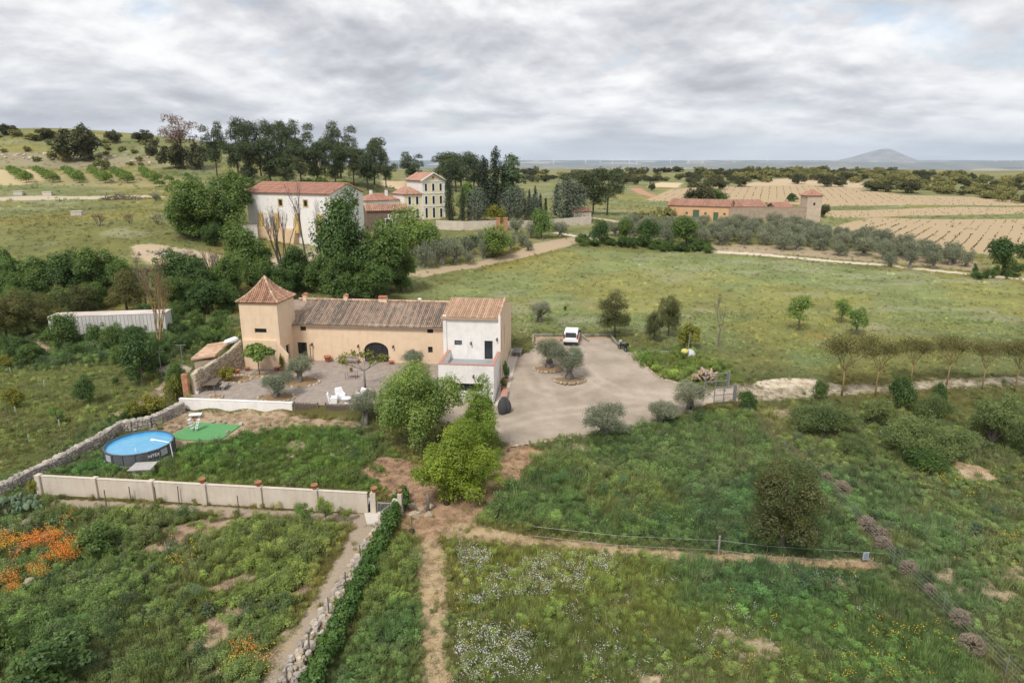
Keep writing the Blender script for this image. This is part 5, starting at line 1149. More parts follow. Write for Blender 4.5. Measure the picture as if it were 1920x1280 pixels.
# ---------------------------------------------------------------- drive and car park
carw = pm('car_white', (.80, .81, .82), (.78, .79, .80), 1, .25, spec=.6); tyre = pm('tyre', (.03, .03, .03), (.02, .02, .02), 4, .9); redl = pm('red_lens', (.35, .02, .02), (.28, .015, .015), 4, .3)
def van():
    P = G(1072, 641); t = thing('parked_van', P, R(-9), 'white compact van parked facing away at the end of the drive', 'van')
    # body profile (y forward, z up), lofted over width with tumblehome
    prof = [(-2.1, .38), (-2.12, .9), (-2.05, 1.2), (-1.9, 1.72), (-1.75, 1.82), (.2, 1.84), (.75, 1.72), (1.35, 1.16), (2.05, .98), (2.2, .7), (2.18, .38)]
    mb = MB(); secs = []
    for w, ins in ((-.9, .12), (-.82, 0), (.82, 0), (.9, .12)):
        secs.append([(w*(1-.12*max(0, z-.95)) if abs(w) > .85 else w*(1-.10*max(0, z-.95)), y*(1-ins*.12), .38+(z-.38)*(1-ins*.25)) for y, z in prof])
    for A_, B_ in zip(secs[:-1], secs[1:]):
        for k in range(len(prof)-1): mb.face([A_[k], B_[k], B_[k+1], A_[k+1]])
    mb.face(secs[0]); mb.face(secs[-1][::-1]); mb.face([secs[0][0], secs[0][-1], secs[-1][-1], secs[-1][0]])
    bd = mb.build('body', carw, t, bevel=.03)
    g = MB(); g.prism([(-.68, -2.105, 1.12), (.68, -2.105, 1.12), (.63, -1.955, 1.68), (-.63, -1.955, 1.68)], (0, .03, 0)); g.build('rear_window', glass, t)
    for sx in (-1, 1):
        g = MB(); g.prism([(sx*.885, -1.7, 1.2), (sx*.885, 1.0, 1.18), (sx*.835, .55, 1.6), (sx*.835, -1.65, 1.62)], (sx*.012, 0, 0)); g.build('side_window', glass, t)
        g = MB(); g.box(sx*.80-.08, sx*.80+.08, -2.14, -2.03, .95, 1.5); g.build('tail_light', redl, t)
        g = MB(); g.box(sx*.98-.09, sx*.98+.09, .95, 1.1, 1.1, 1.28); g.build('mirror', dark, t)
        for y in (-1.35, 1.4):
            g = MB(); g.tube([(sx*.72, y, .32), (sx*.9, y, .32)], .32, 16); w = g.build('wheel', tyre, t); g = MB(); g.tube([(sx*.9, y, .32), (sx*.912, y, .32)], .19, 12); g.build('rim', metal, w)
    g = MB(); g.box(-.88, .88, -2.17, -2.04, .32, .55); g.build('bumper', dark, t); g = MB(); g.box(-.26, .26, -2.135, -2.1, .78, .9); g.build('number_plate', plasticw, t); g = MB(); g.prism([(-.68, 1.3, 1.22), (.68, 1.3, 1.22), (.6, .83, 1.68), (-.6, .83, 1.68)], (0, .03, .02)); g.build('windscreen', glass, t)
van()
def scooter():
    t = thing('motorcycle', G(1167, 657), R(25), 'black motorcycle with white fairing parked at the drive edge', 'motorcycle')
    for y in (-.65, .65): s = MB(); s.lathe([(.2, -.05), (.3, -.05), (.3, .05), (.2, .05), (.2, -.05)], 14, cap=False); w = s.build('wheel', tyre, t, loc=(0, y, .3), rot=(0, R(90), 0)); s = MB(); s.lathe([(.2, -.02), (.2, .02)], 14); s.build('rim', metal, w)
    s = MB(); s.prism([(-.15, -.75, .55), (-.15, .25, .5), (-.15, .5, .85), (-.15, .1, .8), (-.15, -.1, .72), (-.15, -.8, .8)], (.3, 0, 0)); s.build('body', dark, t, bevel=.03); s = MB(); s.box(-.16, .16, -.8, 0, .78, .88); s.build('seat', tyre, t, bevel=.03)
    s = MB(); s.prism([(-.22, .5, .7), (.22, .5, .7), (.18, .42, 1.2), (-.18, .42, 1.2)], (0, .06, 0)); s.build('fairing', plasticw, t, bevel=.02); s = MB(); s.tube([(-.38, .35, 1.02), (0, .42, 1.0), (.38, .35, 1.02)], .02, 6); s.build('handlebar', dark, t)
    for sx in (-.09, .09): s = MB(); s.tube([(sx, .65, .3), (sx, .42, 1.0)], .025, 6); s.build('fork', metal, t)
    s = MB(); s.box(-.2, .2, -1.1, -.75, .8, 1.15); s.build('top_box', dark, t, bevel=.04)
scooter()
for px, py, v, h, w, lb in ((1030, 690, 0, 60, 55, 'olive with broad crown, farther of the two in the drive'), (1067, 712, 1, 62, 58, 'olive standing in the stone ring in the drive'), (1132, 830, 2, 70, 76, 'olive leaning with forked trunk at the front edge of the drive'), (1238, 800, 3, 52, 56, 'rounded olive beside the front edge of the drive'), (1293, 775, 1, 62, 62, 'olive with two stems near the entrance gate'), (1012, 603, 2, 38, 40, 'forked olive in the meadow beyond the drive')):
    P = G(px, py); k = mpp(P); plant('olive', P, h*k*1.04, w*k*1.3, lb, var=v)
P = G(1067, 712); stone_ring(P, 1.75, 1.35, 'oval stone ring round the near olive in the drive', 0); P = G(1028, 692); stone_ring(P, 1.6, 1.3, 'stone ring round the far olive in the drive', 0)
def kerbline(name, px, label, set_=STL, step=.42, sz=.34):
    P = gl(*px); t = thing(name, P[0], 0, label, 'stone edging')
    for a, b in zip(P[:-1], P[1:]):
        k = max(1, int((b-a).length/step))
        for i in range(k): p = a.lerp(b, (i+.5)/k)-P[0]; stone(t, p+Vector((TR.uniform(-.06, .06), TR.uniform(-.06, .06), .06)), step*TR.uniform(.85, 1.25), sz, TR.uniform(.2, .32), set_, math.atan2(b.y-a.y, b.x-a.x)+TR.uniform(-.2, .2))
kerbline('stone_kerb', [(1190, 661), (1199, 676), (1213, 690), (1226, 703), (1245, 713), (1268, 719), (1295, 724)], 'curved row of pale stones edging the weedy bed by the drive')
kerbline('stone_kerb', [(963, 838), (1008, 831), (1060, 824), (1090, 821), (1150, 815), (1215, 803), (1235, 793)], 'row of pale stones along the front edge of the drive', step=.5, sz=.4)
def sleepers(px, label):
    P = gl(*px); t = thing('timber_edging', P[0], 0, label, 'edging')
    for a, b in zip(P[:-1], P[1:]): s = MB(); s.bar(a-P[0]+Vector((0, 0, .1)), b-P[0]+Vector((0, 0, .1)), .22, .22); s.build('sleeper', woodg, t)
sleepers([(999, 643), (1000, 629), (1055, 628)], 'timber edging round the corner of the car park'); sleepers([(1090, 629), (1145, 629), (1156, 645), (1180, 646)], 'timber edging along the back of the car park by the pines'); sleepers([(1091, 630), (1104, 641)], 'single short timber baulk beside the van'); sleepers([(1192, 661), (1275, 661)], 'long straight timber beam before the weedy bank')
# covered mound, yellow sack, pole
t = thing('garden_sack', G(1283, 671), 0, 'yellow sack slumped on a black crate by the weeds', 'sack'); s = MB(); s.box(-.35, .3, -.3, .3, 0, .5); s.build('crate', dark, t); s = MB(); s.lathe([(.2, .5), (.42, .62), (.46, .85), (.3, 1.05), (.08, 1.12)], 10); s.build('sack', pm('yellow_sack', (.62, .55, .16), (.5, .42, .12), 4, .8), t, True)
t = thing('covered_heap', G(1293, 668), 0, 'grey sheeted heap beside the yellow sack', 'heap'); s = MB(); s.lathe([(.75, 0), (.68, .35), (.5, .65), (.22, .85), (.03, .9)], 12); s.build('sheet', pm('grey_sheet', (.55, .55, .55), (.44, .44, .45), 3, .8, .5), t, True); pole(G(1289, 663), 2.4, .05, 'pale pole standing at the sheeted heap', woodg, 'pole', (.15, 0), 'pole')
# firewood heap
fw = thing('firewood_pile', G(1322, 712), R(-20), 'heap of cut logs behind the entrance gate', 'firewood'); lg = MB(); lg.tube([(0, -.5, 0), (0, .5, 0)], .11, 7); lm = lg.mesh('log', pm('cut_log', (.52, .40, .28), (.25, .18, .13), 5, .9, .5))
for k in range(90):
    a = TR.uniform(-1.2, 1.0); b = TR.uniform(-.9, .9); z = TR.uniform(.1, 1.25)*(1-abs(a)/1.9); link('log', lm, fw, (a, b, z), (TR.uniform(-.4, .4), TR.uniform(-.4, .4), TR.uniform(-.7, .7)))
# entrance gates
def meshgate(a, b, h, label):
    A_, B_ = G(*a), G(*b); t = thing('entrance_gate', A_, math.atan2(B_.y-A_.y, B_.x-A_.x), label, 'gate'); L = math.hypot(B_.x-A_.x, B_.y-A_.y); s = MB()
    for p, q in (((0, 0, .1), (0, 0, h)), ((L, 0, .1), (L, 0, h)), ((0, 0, h), (L, 0, h)), ((0, 0, h*.52), (L, 0, h*.52)), ((0, 0, .12), (L, 0, .12)), ((L*.5, 0, .12), (L*.5, 0, h))): s.bar(p, q, .07, .07)
    s.build('frame', metal, t); w = MB()
    for k in range(int(L/.2)): w.tube([(k*.2+.1, 0, .12), (k*.2+.1, 0, h)], .006, 4)
    w.build('wire_mesh', metal, t)
    s = MB(); s.box(L+.1, L+.28, -.09, .09, -.2, h+.2); s.build('gate_post', metal, t)
meshgate((1321, 731), (1362, 727), 1.7, 'grey metal gate leaf standing open against the log pile'); meshgate((1338, 757), (1374, 752), 1.7, 'grey metal gate leaf on the near side of the drive entrance')
# jars, pots and low wall by the annex
pa = thing('annex_path', hp(23.1, -8.5), HA, 'pale concrete path along the annex side wall', 'path')
s = MB()
for k in range(16): y0 = k*.98; z0, z1 = hgt(*hw(23.6, -8.5+y0)), hgt(*hw(23.6, -8.5+y0+.98)); s.prism([(0.0, y0, z0+.08), (1.05, y0, z0+.08), (1.05, y0+.975, z1+.08), (0.0, y0+.975, z1+.08)], (0, 0, -.4))
s.build('paving', concrete, pa)
jm = pm('dark_wicker', (.09, .092, .095), (.045, .046, .05), 6, .8, .8, stretch=(1, 1, 6))
for k, (x, y, s_) in enumerate(((24.15, -9.3, 1.0), (24.1, -10.2, 1.1), (24.5, -9.9, .95))):
    t = thing('wicker_jar', hp(x, y, hgt(*hw(x, y))), 0, ('tall dark ribbed jar farthest back beside the annex', 'tall dark ribbed jar closest to the bright tree', 'tall dark ribbed jar on the gravel side of the three')[k], 'jar', 'dark ribbed jars'); s = MB()
    prof = [(.3, 0)]+[(.33+.11*math.sin(math.pi*i/11)+(.012 if i % 2 else -.006), .08+i*.1) for i in range(12)]+[(.24, 1.26), (.26, 1.32)]; s.lathe([(a*s_, b*s_) for a, b in prof], 16); s.build('jar', jm, t, True)
lw = thing('low_wall', hp(23.9, -8.2, hgt(*hw(23.9, -8.2))-.1), HA, 'low white wall with clay top beside the dark jars', 'wall'); s = MB(); s.box(-.2, .2, 0, 2.6, 0, .95); s.build('wall', white, lw); s = MB(); s.box(-.27, .27, -.05, 2.65, .953, 1.02); s.build('coping', coping, lw)
pot(hp(23.6, -5.0, hgt(*hw(23.6, -5.0))+.09), .32, .5, 'terracotta pot with green plant on the annex path', 'shrub', 1.0); pot(hp(23.6, -3.3, hgt(*hw(23.6, -3.3))+.09), .34, .5, 'terracotta pot with climbing plant at the annex side wall', 'shrub', 2.2)
t = thing('pallet_stack', hp(24.0, 5.4, hgt(*hw(24, 5.4))+.05), HA, 'stack of grey wooden pallets at the far end of the annex path', 'pallets')
for z in (0, .16, .32):
    for k in range(6): s = MB(); s.box(-.55, .55, -1.0+k*.36, -1.0+k*.36+.22, z+.1, z+.125); s.build('slat', woodg, t)
    for q in (-.45, 0, .45): s = MB(); s.box(q-.06, q+.06, -1.0, 1.02, z, z+.098); s.build('runner', woodg, t)
# semi trailer box in the trees
ca, cb = G(97, 640), G(314, 632)
tr_ = thing('cargo_trailer', Vector((ca.x, ca.y, min(ca.z, cb.z))), math.atan2(cb.y-ca.y, cb.x-ca.x), 'long white ribbed cargo trailer half hidden by shrubs', 'trailer'); L = math.hypot(cb.x-ca.x, cb.y-ca.y); pw = pm('weathered_white_panel', (.66, .65, .63), (.46, .43, .40), 1.0, .7, .2, stretch=(1, 1, .25))
s = MB(); s.box(0, L, 0, 2.5, .7, 3.1); s.build('body', pw, tr_); s = MB(); s.box(-.03, L+.03, -.03, 2.53, 3.103, 3.17); s.build('roof', pm('rusty_white_roof', (.66, .60, .55), (.45, .36, .31), .5, .8), tr_)
rb = MB(); rb.box(-.03, .03, -.05, -.003, .72, 3.08); rm = rb.mesh('rib', pw)
for k in range(int(L/.45)): link('rib', rm, tr_, (.25+k*.45, 0, 0))
for x in (L*.72, L*.82, L*.15):
    s = MB(); s.tube([(x, .1, .45), (x, 2.4, .45)], .45, 14); s.build('wheel', tyre, tr_)
# antennas and posts behind the yard
def mast(px, py, h, label):
    t = thing('metal_mast', G(px, py), 0, label, 'mast'); s = MB(); s.tube([(0, 0, 0), (0, 0, h)], .05, 6); s.build('pole', metal, t); s = MB(); s.bar((-.6, 0, h), (.6, 0, h), .08, .05); s.build('crossbar', metal, t)
mast(343, 684, 2.3, 'thin metal mast with crossbar behind the ruined wall'); mast(304, 708, 2.9, 'thin metal mast with crossbar beside the dark shrub')
for i, (x, y) in enumerate(((20, 700), (84, 725), (30, 775), (167, 772), (112, 800), (55, 828))):
    t = pole(G(x, y), .7, .05, 'pale tree guard tube in the orchard grass', pm('guard_tube', (.42, .50, .44), None, 3, .6) if i == 0 else MATS['guard_tube'], 'tree guard', name='tree_guard'); t['group'] = 'tree guards in the orchard'
# wire fence at the right and its posts
def wirefence(px, h, label, wires=4, ev=None, name='wire_fence'):
    P = gl(*px); t = thing(name, P[0], 0, label, 'fence')
    for p in P: s = MB(); s.tube([p-P[0]+Vector((0, 0, -.2)), p-P[0]+Vector((0, 0, h))], .022, 6); s.build('post', rust if wires < 3 else metal, t)
    for k in range(wires):
        s = MB(); z = h*(.25+.72*k/max(1, wires-1)); s.tube([p-P[0]+Vector((.01, 0, z)) for p in P], .007, 4); s.build('wire', metal, t)
wirefence([(1378, 755), (1420, 800), (1470, 850), (1532, 905), (1600, 978), (1673, 1060), (1767, 1150), (1884, 1268), (1960, 1340)], 1.25, 'long wire fence running toward the camera past the dry tumbleweeds', 5)
wirefence([(1655, 1062), (1437, 1048), (1347, 1037), (1160, 1028), (1000, 1010)], .95, 'low wire fence along the strip of dry straw', 2)
pole(G(1347, 1037), 1.25, .07, 'grey wooden post in the straw strip fence line', woodg)
t = thing('small_sign', G(1621, 1058), .2, 'small square framed sign on the straw strip fence', 'sign'); s = MB(); s.box(-.2, .2, -.02, .02, .35, .85); s.build('frame', tube_w, t); s = MB(); s.box(-.15, .15, -.024, -.0205, .4, .8); s.build('face', pm('sign_grey', (.25, .3, .38), None, 3, .5), t)
# hand tools on the straw path
t = thing('garden_cultivator', G(772, 1000), .3, 'small black and red hand cultivator lying on the path', 'tool'); s = MB(); s.tube([(0, 0, .05), (.1, .5, .4), (.15, 1.0, .75)], .03, 6); s.build('handle', rust, t); s = MB(); s.lathe([(.1, 0), (.22, .1), (.2, .3), (.08, .36)], 10); s.build('motor', dark, t, True); s = MB(); s.bar((-.25, -.1, .1), (.3, -.1, .1), .05); s.build('tines', metal, t)
s = MB(); s.tube([(0, 0, -.2), (.05, .02, 1.1), (.0, .03, 1.5)], [.13, .11, .08], 8); tag(s.build('tree_stump', BARKG, None, loc=G(802, 960), smooth=True), 'grey dead stump beside the bright tree and the hedge end', 'stump')
st_ = thing('stone_steps', G(790, 955), .1, 'flat pale stones set as steps behind the hedge end', 'steps')
for k, (a, b) in enumerate(((0, 0), (-.5, -.5), (.6, .4), (-.3, -1.0), (.5, -.8), (-.7, .5))): stone(st_, (a, b, .03), .9, .6, .2, STL)

# ---------------------------------------------------------------- buildings farther off
def block(root, name, x0, x1, y0, y1, z0, z1, mat, ops=(), side='front', gl_=None, fm=None, sur=None):
    """four walls; openings in the front (-y) or the side (+x / -x) face"""
    mb = MB(); fo = [o for s_, o in ops if s_ == 'f']; ro = [o for s_, o in ops if s_ == 'r']; lo = [o for s_, o in ops if s_ == 'l']
    wall_open(mb, (0, y0, 0), (1, 0, 0), (0, 1, 0), x0, x1, z0, z1, fo, .2); wall_open(mb, (x1, 0, 0), (0, 1, 0), (-1, 0, 0), y0, y1, z0, z1, ro, .2); wall_open(mb, (x0, 0, 0), (0, -1, 0), (1, 0, 0), -y1, -y0, z0, z1, lo, .2)
    mb.face([(x1, y1, z0), (x0, y1, z0), (x0, y1, z1), (x1, y1, z1)]); mb.build(name, mat, root)
    for s_, o in ops:
        org, ua, ind = {'f': ((0, y0, 0), (1, 0, 0), (0, 1, 0)), 'r': ((x1, 0, 0), (0, 1, 0), (-1, 0, 0)), 'l': ((x0, 0, 0), (0, -1, 0), (1, 0, 0))}[s_]
        w = opening(root, 'window' if o[2] > z0+1 else 'door', org, ua, ind, o, .1, .09, gl=gl_ or glass, fm=fm or dark)
        if sur:
            M = Matrix((Vector(ua), Vector(ind), Vector((0, 0, 1)))).transposed().to_4x4(); M.translation = Vector(org); k = MB(); t_ = .22; x, X, z, Z = o
            for b in ((x-t_, x-.003, z-t_, Z+t_), (X+.003, X+t_, z-t_, Z+t_), (x, X, Z+.003, Z+t_), (x, X, z-t_, z-.003)): k.box(b[0], b[1], -.05, -.003, b[2], b[3], M=M)
            k.build('surround', sur, w)
def gable(root, x0, x1, y0, y1, z, h, mat, along='x', ov=.3, wallmat=None, seed=0, pitch=.5):
    """two-slope roof on a box, ridge along x or y, with tile columns"""
    rb = MB(); tl = MB()
    if along == 'x':
        ym = (y0+y1)/2; rb.prism([(x0-ov, y0-ov, z), (x0-ov, ym, z+h), (x0-ov, y1+ov, z), (x0-ov, ym, z+h-.15)], (x1-x0+2*ov, 0, 0)); L = math.hypot(ym-y0+ov, h)
        tiles(tl, (x0-ov, y0-ov, z), (1, 0, 0), (0, ym-y0+ov, h), x1-x0+2*ov, 8, L, pitch=pitch, tl=1.0, seed=seed); tiles(tl, (x0-ov, y1+ov, z), (1, 0, 0), (0, ym-y1-ov, h), x1-x0+2*ov, 8, L, pitch=pitch, tl=1.0, seed=seed+1)
        if wallmat:
            w = MB(); w.face([(x1, y0, z-.003), (x1, y1, z-.003), (x1, ym, z+h-.1)]); w.face([(x0, y1, z-.003), (x0, y0, z-.003), (x0, ym, z+h-.1)]); w.build('gable', wallmat, root)
    else:
        xm = (x0+x1)/2; rb.prism([(x0-ov, y0-ov, z), (xm, y0-ov, z+h), (x1+ov, y0-ov, z), (xm, y0-ov, z+h-.15)], (0, y1-y0+2*ov, 0)); L = math.hypot(xm-x0+ov, h)
        tiles(tl, (x0-ov, y0-ov, z), (0, 1, 0), (xm-x0+ov, 0, h), y1-y0+2*ov, 8, L, pitch=pitch, tl=1.0, seed=seed); tiles(tl, (x1+ov, y0-ov, z), (0, 1, 0), (xm-x1-ov, 0, h), y1-y0+2*ov, 8, L, pitch=pitch, tl=1.0, seed=seed+1)
        if wallmat:
            w = MB(); w.face([(x0, y0, z-.003), (x1, y0, z-.003), (xm, y0, z+h-.1)]); w.face([(x1, y1, z-.003), (x0, y1, z-.003), (xm, y1, z+h-.1)]); w.build('gable', wallmat, root)
    rf = rb.build('roof', mat, root); tag(tl.build('roof_tile', mat, rf), kind='stuff'); return rf
def hip(root, x0, x1, y0, y1, z, h, mat, ov=.4, seed=0):
    x0 -= ov; x1 += ov; y0 -= ov; y1 += ov; m = min(x1-x0, y1-y0)/2; rb = MB(); a, b = ((x0+m, (y0+y1)/2, z+h), (x1-m, (y0+y1)/2, z+h)) if x1-x0 > y1-y0 else (((x0+x1)/2, y0+m, z+h), ((x0+x1)/2, y1-m, z+h))
    A, B, C, D_ = (x0, y0, z), (x1, y0, z), (x1, y1, z), (x0, y1, z)
    if x1-x0 > y1-y0: F_ = [[A, B, b, a], [B, C, b], [C, D_, a, b], [D_, A, a]]
    else: F_ = [[A, B, a], [B, C, b, a], [C, D_, b], [D_, A, a, b]]
    for f in F_: rb.face(f)
    rb.face([D_, C, B, A]); rf = rb.build('roof', mat, root); tl = MB()
    def slope(o, u, v, wd): L = Vector(v).length; tiles(tl, o, u, v, wd, 8, L, hi=lambda c: L*min(1, c/m, (wd-c)/m), pitch=.5, tl=1.0, seed=seed)
    slope(A, (1, 0, 0), (0, m, h), x1-x0); slope(B, (0, 1, 0), (-m, 0, h), y1-y0); slope(C, (-1, 0, 0), (0, -m, h), x1-x0); slope(D_, (0, -1, 0), (m, 0, h), y1-y0)
    tag(tl.build('roof_tile', mat, rf), kind='stuff')
# white winery hall
c_, l_ = Vector((-36.1, 138.05, 0)), Vector((-56.1, 147.3, 0)); an = math.atan2(c_.y-l_.y, c_.x-l_.x); W_ = (c_-l_).length
wh = thing('winery_hall', Vector((l_.x, l_.y, 5)), an, 'long white hall with red roof, yellow framed windows and ochre buttresses', 'building')
def fx(px): # along the hall front
    d = ray(px, 370); u = (c_-l_).normalized(); den = d[0]*u.y-d[1]*u.x; return (l_.y*d[0]-l_.x*d[1])/(-den)
ops = [('f', (fx(525)-.45, fx(525)+.45, 7.9, 9.1)), ('f', (fx(572)-.45, fx(572)+.45, 7.9, 9.1)), ('r', (2.3, 3.2, 7.9, 9.1)), ('r', (7.8, 8.7, 7.9, 9.1))]
block(wh, 'wall', 0, W_, 0, 10.7, -3, 10.35, white, ops, sur=ochre); gable(wh, 0, W_, 0, 10.7, 10.35, 2.0, tile_far2, 'x', .35, white, 400)
for px in (487, 517, 555, 596): x = fx(px); s = MB(); s.prism([(x-.55, -.003, 2.5), (x-.55, -.75, 2.5), (x-.55, -.3, 6.2), (x-.55, -.003, 6.5)], (1.1, 0, 0)); s.build('buttress', ochre, wh)
s = MB(); s.prism([(-.3, -.004, -3), (-.3, -3.0, -3), (-.3, -.9, 3.4), (-.3, -.004, 3.6)], (W_*.62, 0, -.3)); s.build('plinth', pm('ochre_soil_render', (.58, .44, .28), (.46, .33, .2), 1, .95), wh)
t = thing('white_shed', Vector(at(444, 448, 140)), an-.3, 'small white gabled shed end beside the dark tree', 'shed'); s = MB(); s.prism([(0, 0, -1), (3.2, 0, -1), (3.2, 0, 3.0), (0, 0, 2.1)], (0, 3, 0)); s.build('wall', white, t); s = MB(); s.prism([(-.15, -.15, 2.12), (3.35, -.15, 3.1), (3.35, 3.15, 3.1), (-.15, 3.15, 2.12)], (0, 0, .08)); s.build('roof', woodg, t)
# rubble house
P = Vector(at(722, 415, 178)); P.z = 4.2; rh = thing('rubble_house', P, R(20), 'brown rubble stone house with tiled roof and white framed windows', 'house')
block(rh, 'wall', -4.5, 6.2, 0, 7, -1, 5.0, brownstone, [('f', (2.6, 3.3, .4, 2.2)), ('f', (4.6, 5.4, .4, 2.4)), ('f', (.2, 1.9, 0, 2.9)), ('f', (3.0, 3.4, 3.4, 3.9)), ('f', (5.0, 5.4, 3.4, 3.9)), ('f', (1.0, 1.4, 3.4, 3.9))], sur=white)
gable(rh, -4.5, 6.2, 0, 7, 5.0, 1.5, tile_far, 'x', .35, brownstone, 410)
# yellow manor with a white flank
P = Vector(at(793, 411, 203)); P.z = 5.0; mn = thing('manor_house', P, R(32), 'tall yellow manor with pediment, white flank and tiled hip roofs', 'house')
wf = [('f', (x-.38, x+.38, z, z+h)) for x, zs in ((1.3, ((.3, 2.9), (4.3, 2.3), (8.1, 2.1))), (3.7, ((.3, 2.9), (4.3, 2.3), (8.1, 2.1))), (6.1, ((.3, 2.6), (4.3, 2.3), (8.1, 2.1)))) for z, h in zs]
block(mn, 'front_wall', 0, 7.4, 0, .5, -1, 11.0, yellow, wf, sur=plasticw); block(mn, 'flank_wall', .02, 7.38, .502, 11, -1, 11.0, white, [])
for z in (3.6, 7.3, 10.75): s = MB(); s.box(-.12, 7.52, -.12, -.004, z, z+.22); s.build('cornice', plasticw, mn)
for x in (-.08, 7.0): s = MB(); s.box(x, x+.45, -.08, -.004, -.5, 10.7); s.build('quoin', plasticw, mn)
gable(mn, 0, 7.4, 0, 11, 11.0, 2.2, tile_far, 'y', .45, yellow, 420)
s = MB()
for a, b in (((-.5, 11.05), (3.7, 13.35)), ((7.9, 11.05), (3.7, 13.35))): s.bar((a[0], -.5, a[1]), (b[0], -.5, b[1]), .3, .25)
s.build('pediment', plasticw, mn); s = MB(); s.tube([(3.7, -.06, 12.0), (3.7, -.003, 12.0)], .4, 14); s.build('oculus', terracotta, mn)
block(mn, 'wing_wall', -5.5, -.02, .3, 9, -1, 7.2, yellow, [('f', (-1.9, -1.1, 4.3, 6.6)), ('f', (-4.3, -3.5, 4.3, 6.6)), ('f', (-1.9, -1.1, .3, 3))], sur=plasticw); block(mn, 'wing_flank', -5.52, -5.503, .8, 9, -1, 7.2, white, []); hip(mn, -5.5, -.1, .3, 9, 7.2, 2.0, tile_far, .4, 430)
block(mn, 'rear_wall', -16, -5.6, 4, 12, -1, 5.5, white, []); hip(mn, -16, -5.6, 4, 12, 5.5, 1.8, tile_far2, .4, 431)
for x, y in ((-9, 6), (-13, 8)): s = MB(); s.box(x, x+.7, y, y+.7, 6, 8.4); s.build('chimney', white, mn)
# boundary wall and its gate
def farwall(px, h, label, mat=cream, th=.4, name='boundary_wall'):
    P = gl(*px); t = thing(name, P[0], 0, label, 'wall')
    for a, b in zip(P[:-1], P[1:]):
        s = MB(); a, b = a-P[0], b-P[0]; d = (b-a); n = Vector((-d.y, d.x, 0)).normalized()*th/2; s.prism([a-n+Vector((0, 0, -.6)), b-n+Vector((0, 0, -.6)), b-n+Vector((0, 0, h)), a-n+Vector((0, 0, h))], n*2); s.build('wall', mat, t)
farwall([(818, 430), (870, 432), (932, 430)], 2.4, 'cream boundary wall in front of the manor, left of its gate'); farwall([(950, 430), (1000, 428), (1060, 424), (1108, 420)], 2.2, 'cream boundary wall right of the manor gate toward the little red roofed hut')
for px in (934, 948): t = tag(MB().box(-.55, .55, -.55, .55, -.5, 3.1).box(-.65, .65, -.65, .65, 3.103, 3.35).build('gate_pier', brick, None, loc=G(px, 432)), ('brick gate pier nearer the manor' if px < 940 else 'brick gate pier farther from the manor'), 'pier')
P = G(1095, 418); t = thing('garden_hut', P, R(15), 'little cream hut with red roof at the end of the boundary wall', 'hut'); block(t, 'wall', -3, 2.2, 0, 3.5, -1, 3.2, cream, []); gable(t, -3, 2.2, 0, 3.5, 3.2, .9, tile_far2, 'x', .2, cream, 440)
# orange farm compound
oA, oB, oC = G(1283, 411), G(1365, 416), G(1536, 416)
a_ = math.atan2(oB.y-oA.y, oB.x-oA.x); L1 = math.hypot(oB.x-oA.x, oB.y-oA.y)
ob = thing('orange_barn', Vector((oA.x, oA.y, min(oA.z, oB.z))), a_, 'long orange barn with green doors and low tiled roof', 'barn')
block(ob, 'wall', -5.5, L1, 0, 14, -1, 4.4, orange, [('f', (L1*.19, L1*.19+1.9, 0, 3.3)), ('f', (L1*.66, L1*.66+1.5, 0, 2.7)), ('f', (L1*.02, L1*.02+.7, 1.9, 2.6)), ('f', (L1*.45, L1*.45+.7, 1.9, 2.6)), ('f', (L1*.88, L1*.88+.7, 1.9, 2.6))], gl_=greendoor, fm=greendoor)
gable(ob, -5.5, L1, 0, 14, 4.4, 1.7, tile_far, 'x', .3, orange, 450)
P0 = oB; a2 = math.atan2(oC.y-oB.y, oC.x-oB.x); L2 = math.hypot(oC.x-oB.x, oC.y-oB.y)
cwl = thing('compound_wall', Vector((P0.x, P0.y, min(oB.z, oC.z)-.2)), a2, 'long weathered brown wall joining the orange barn to the tower', 'wall'); s = MB(); s.box(.05, L2-4.6, 0, .6, -1, 4.6); s.build('wall', oldrender, cwl)
s = MB(); s.box(.05, L2-4.6, -.05, .65, 4.603, 4.75); s.build('coping', tile_far, cwl)
tw = thing('compound_tower', Vector((P0.x, P0.y, min(oB.z, oC.z)-.2))+Vector((math.cos(a2), math.sin(a2), 0))*(L2-4.6), a2, 'pale corner tower with pyramid tile roof at the end of the brown wall', 'tower'); block(tw, 'wall', .05, 4.6, -.3, 4.3, -1, 8.0, pm('pale_old_render', (.56, .46, .36), (.43, .34, .26), .7, .95, .4), [('f', (1.9, 2.6, 5.2, 6.0))]); hip(tw, .05, 4.6, -.3, 4.3, 8.0, 1.9, tile_far2, .3, 460)
for i, (x0, x1, y0, y1, z, h, lb) in enumerate(((2, 15, 8, 17, 4.3, 1.9, 'tiled roofed barn behind the brown wall, next to the orange barn'), (17.5, 22.5, 6, 12, 4.2, 1.3, 'small red roofed outbuilding behind the brown wall by the tower'))):
    t = thing('outbuilding', cwl.location, a2, lb, 'barn'); block(t, 'wall', x0, x1, y0, y1, -1, z, oldrender, []); gable(t, x0, x1, y0, y1, z, h, tile_far2 if i else tile_far, 'x', .4, oldrender, 470+i)

# ---------------------------------------------------------------- trees, shrubs, vines
T = plantpx
